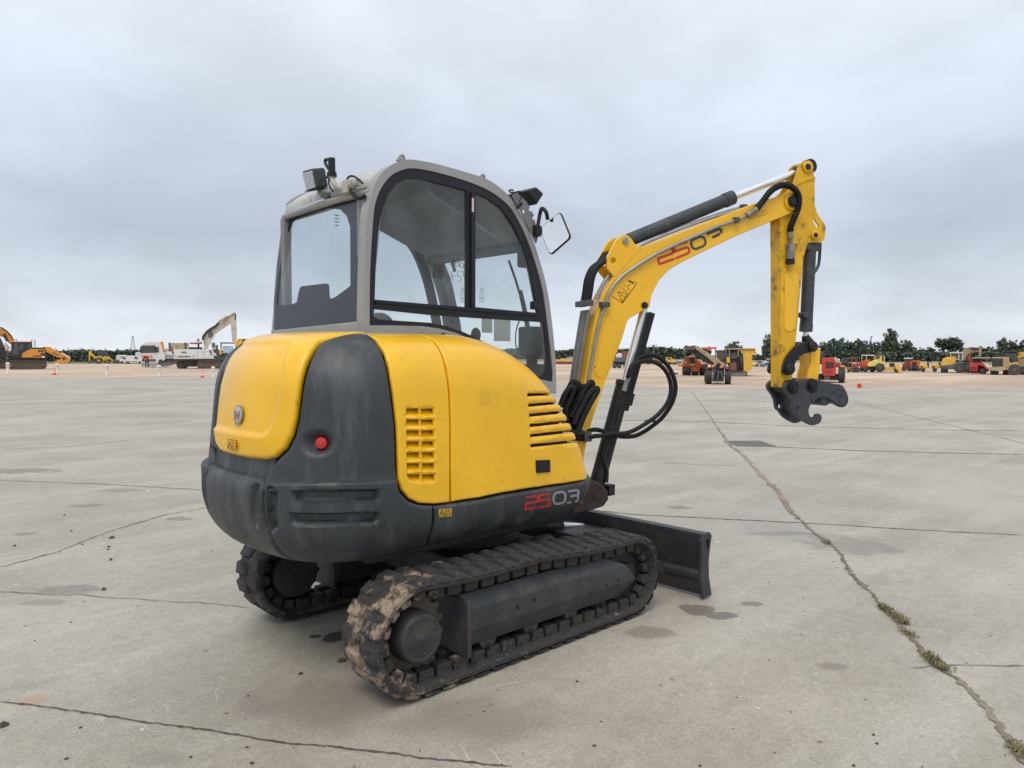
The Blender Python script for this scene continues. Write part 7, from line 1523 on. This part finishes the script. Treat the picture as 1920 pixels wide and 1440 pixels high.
shapes = {'oval': lambda t: math.sin(PI*min(1, .12+t*.9))**.6, 'broad': lambda t: (math.sin(PI*min(1, .25+t*.74)))**.5, 'column': lambda t: .75*math.sin(PI*min(1, .15+t*.84))**.5, 'umbrella': lambda t: 1.0*max(0, math.sin(PI*min(1, t**1.6*.92+.04)))**.6, 'conifer': lambda t: max(.06, .62*(1-t)**.8)}
CM = {k: [crown_mesh('crown', f, 120 if k != 'conifer' else 80, 30, .036, 10+i*7+j) for j in range(2)] for i, (k, f) in enumerate(shapes.items())}
def tree(px, top, base, wpx, kind, leafk, d, label, crown0=.18, j=0, group='trees behind the yard'):
    g = depth_pt(px, d); k = d/FPX; H = (base-top)*k; z0 = CH-(base-HZ)*k; W = wpx*k
    T = thing('tree', label, 'tree', (g[0], g[1], 0), random.uniform(0, 6), group); T.location.z = 0
    H = CH-(top-HZ)*k
    mb = MB(); th = max(.12, W*.035); mb.tube([(0, 0, -.1), (th*.4, 0, H*.3), (-th*.3, th*.3, H*.6), (0, 0, H*.85)], th, 8, rads=[th*1.3, th, th*.7, th*.25])
    for a in range(5):
        t = a*1.26+j; z1 = H*(crown0+.12+.10*a); mb.tube([(0, 0, z1), (math.cos(t)*W*.16, math.sin(t)*W*.16, z1+H*.10), (math.cos(t)*W*.34, math.sin(t)*W*.34, z1+H*.17)], th*.3, 6, rads=[th*.45, th*.3, th*.12])
    mb.build('trunk', barkm, T)
    me = CM[kind][j % 2].copy(); me.materials.append(leafm[leafk]); o = bpy.data.objects.new('crown', me); COL.objects.link(o); o.parent = T; o.location = (0, 0, H*crown0); o.scale = (W, W, H*(1-crown0)); return T
tl = [(1375, 638, 690, 34, 'broad', 'leaf_mid', 150, 'round topped tree standing alone above the crusher'), (1441, 622, 690, 26, 'oval', 'leaf_dark', 120, 'dark tree half hidden behind the stick'), (1424, 663, 690, 16, 'broad', 'leaf_mid', 160, 'small low tree between crusher and stick'),
    (1544, 638, 690, 24, 'oval', 'leaf_blue', 150, 'short tree closest to the stick in the tree row'), (1562, 634, 690, 30, 'oval', 'leaf_blue', 148, 'bluish tree directly above the red telehandler grille'), (1582, 634, 690, 32, 'broad', 'leaf_blue', 152, 'wide bluish tree above the tandem roller'), (1608, 634, 690, 26, 'oval', 'leaf_mid', 150, 'loose topped tree above the knocked over cone'), (1621, 635, 690, 18, 'oval', 'leaf_blue', 146, 'slim tree left of the pointed conifer'),
    (1632, 630, 690, 16, 'conifer', 'leaf_dark', 148, 'pointed conifer above the cream roll frame'), (1644, 638, 690, 20, 'oval', 'leaf_mid', 150, 'short tree between the conifer and the tallest tree'), (1669, 619, 690, 38, 'column', 'leaf_mid', 150, 'tallest tree, a broad green column'), (1697, 634, 690, 30, 'oval', 'leaf_mid', 152, 'tree with a rounded top just right of the tallest tree'), (1718, 649, 690, 30, 'broad', 'leaf_dark', 155, 'low dark tree left of the umbrella pines'), (1738, 651, 690, 34, 'broad', 'leaf_dark', 156, 'low spreading tree over the pair of small rollers'),
    (1766, 634, 690, 28, 'umbrella', 'leaf_mid', 158, 'left umbrella pine with gaps in its crown'), (1786, 633, 690, 34, 'umbrella', 'leaf_mid', 157, 'right umbrella pine with a flat wide crown'), (1806, 645, 690, 30, 'broad', 'leaf_dark', 156, 'dark low tree behind the bent orange boom'), (1832, 650, 690, 36, 'broad', 'leaf_dark', 158, 'low tree behind the red machine with canopy'), (1862, 648, 690, 30, 'broad', 'leaf_dark', 156, 'tree above the dirty yellow loader cab'), (1886, 634, 690, 36, 'broad', 'leaf_mid', 155, 'tall rounded tree above the dirty yellow loader front'), (1910, 635, 690, 34, 'broad', 'leaf_mid', 157, 'rounded tree behind the cut off yellow machine'), (1940, 640, 690, 34, 'broad', 'leaf_dark', 156, 'tree with only its side in view, past the cut off yellow machine')]
for j, (px, top, base, wpx, kind, lk, d, lb) in enumerate(tl): tree(px, top, base, wpx, kind, lk, d, lb, .40 if kind == 'umbrella' else (.05 if kind == 'conifer' else .12), j)
def hedge(name, label, px0, px1, d0, d1, topf, leafk, n, leaf, seed, wide=3.0):
    """a long run of scrub that reads as one mass"""
    g = np.random.default_rng(seed); vs = []; fs = []
    for i in range(n):
        t = g.random(); px = px0+(px1-px0)*t; d = d0+(d1-d0)*t+g.uniform(0, wide); H = max(.3, CH-(topf(px)-HZ)*d/FPX)*(1+.06*math.sin(px*.9)+.05*math.sin(px*.37+1)); c = depth_pt(px, d); z = H*g.random()**.6
        q = np.array([c[0], c[1], z]); nrm = g.normal(size=3); nrm[2] = abs(nrm[2]); nrm /= np.linalg.norm(nrm); u = np.cross(nrm, g.normal(size=3)); u /= np.linalg.norm(u); w_ = np.cross(nrm, u); s = leaf*g.uniform(.5, 1.3); o = len(vs)
        vs += [tuple(q-u*s-w_*s*.3), tuple(q+u*s*.2-w_*s*.7), tuple(q+u*s+w_*s*.2), tuple(q-u*s*.1+w_*s*.8)]; fs.append((o, o+1, o+2, o+3))
    me = bpy.data.meshes.new(name); me.from_pydata(vs, [], fs); o = link(name, me, leafm[leafk])
    if name != 'hedge': o['kind'] = 'stuff'
    return tag(o, label, 'hedge')
hedge('undergrowth', 'continuous dark undergrowth between the trunks behind the parked machines', 1532, 1960, 147, 150, lambda x: 662, 'leaf_dark', 9000, .5, 3, 8)
hedge('woodland', 'far dark wood along the horizon seen beyond the boom and hoses', 430, 1330, 230, 230, lambda x: 655.5+2.2*math.sin(x*.05)+(5 if x < 1085 else 0)*.6, 'leaf_dark', 26000, .8, 4, 12)
hedge('woodland', 'far scrub between crusher and stick', 1400, 1540, 190, 190, lambda x: 669+1.5*math.sin(x*.2), 'leaf_dark', 2600, .6, 5, 8)
hedge('hedge', 'dark hedge running behind the wire fence', -260, 430, 150, 150, lambda x: 659.5+(1.0*math.sin(x*.07)), 'leaf_dark', 21000, .45, 6, 3)
sheet('grass_verge', [far(-500, 118), far(520, 118), far(520, 150), far(-500, 150)], mat('verge_grass', (.12, .14, .055), .95, noise=.3, nscale=.6), -.002)
FN = thing('wire_fence', 'wire fence with cranked posts along the grass verge', 'fence', (0, 0, 0))
fp_ = [131+23.2*k for k in range(-6, 13)]
for px in fp_:
    c = depth_pt(px, 127); mb = MB(); mb.tube([(c[0], c[1], 0), (c[0], c[1], 2.1), (c[0]-RT[0]*.35, c[1]-RT[1]*.35, 2.5)], .07, 6); mb.build('fence_post', bc('grey'), FN)
for z in (.5, 1.2, 2.0):
    mb = MB(); a, b = depth_pt(fp_[0], 127), depth_pt(fp_[-1], 127); mb.tube([(a[0], a[1], z), (b[0], b[1], z)], .02, 5); mb.build('fence_wire', bc('grey'), FN)
c = depth_pt(250, 700); PY = thing('pylon', 'lattice electricity pylon on the horizon between the vans and the lorry', 'pylon', (c[0], c[1], 0), R(AZ-60)); mb = MB(); H = 19.5
def leg(z, sx, sy): w_ = 2.6*(1-z/H)**1.2+.35; return (sx*w_, sy*w_, z)
zs_ = np.linspace(0, H*.97, 9)
for sx_ in (-1, 1):
    for sy_ in (-1, 1): mb.tube([leg(z, sx_, sy_) for z in zs_], .16, 5)
for a, b in zip(zs_[:-1], zs_[1:]):
    for s_ in (-1, 1):
        mb.tube([leg(a, -1, s_), leg(b, 1, s_)], .10, 4); mb.tube([leg(a, 1, s_), leg(b, -1, s_)], .10, 4); mb.tube([leg(a, s_, -1), leg(b, s_, 1)], .10, 4)
mb.build('lattice_mast', mat('pylon_steel', (.25, .26, .28), .5, .4), PY)
mb = MB()
for z in (H*.80, H*.92): mb.tube([(-1.8, 0, z), (1.8, 0, z)], .14, 5)
mb.build('crossarm', mat('pylon_steel', (.25, .26, .28)), PY)
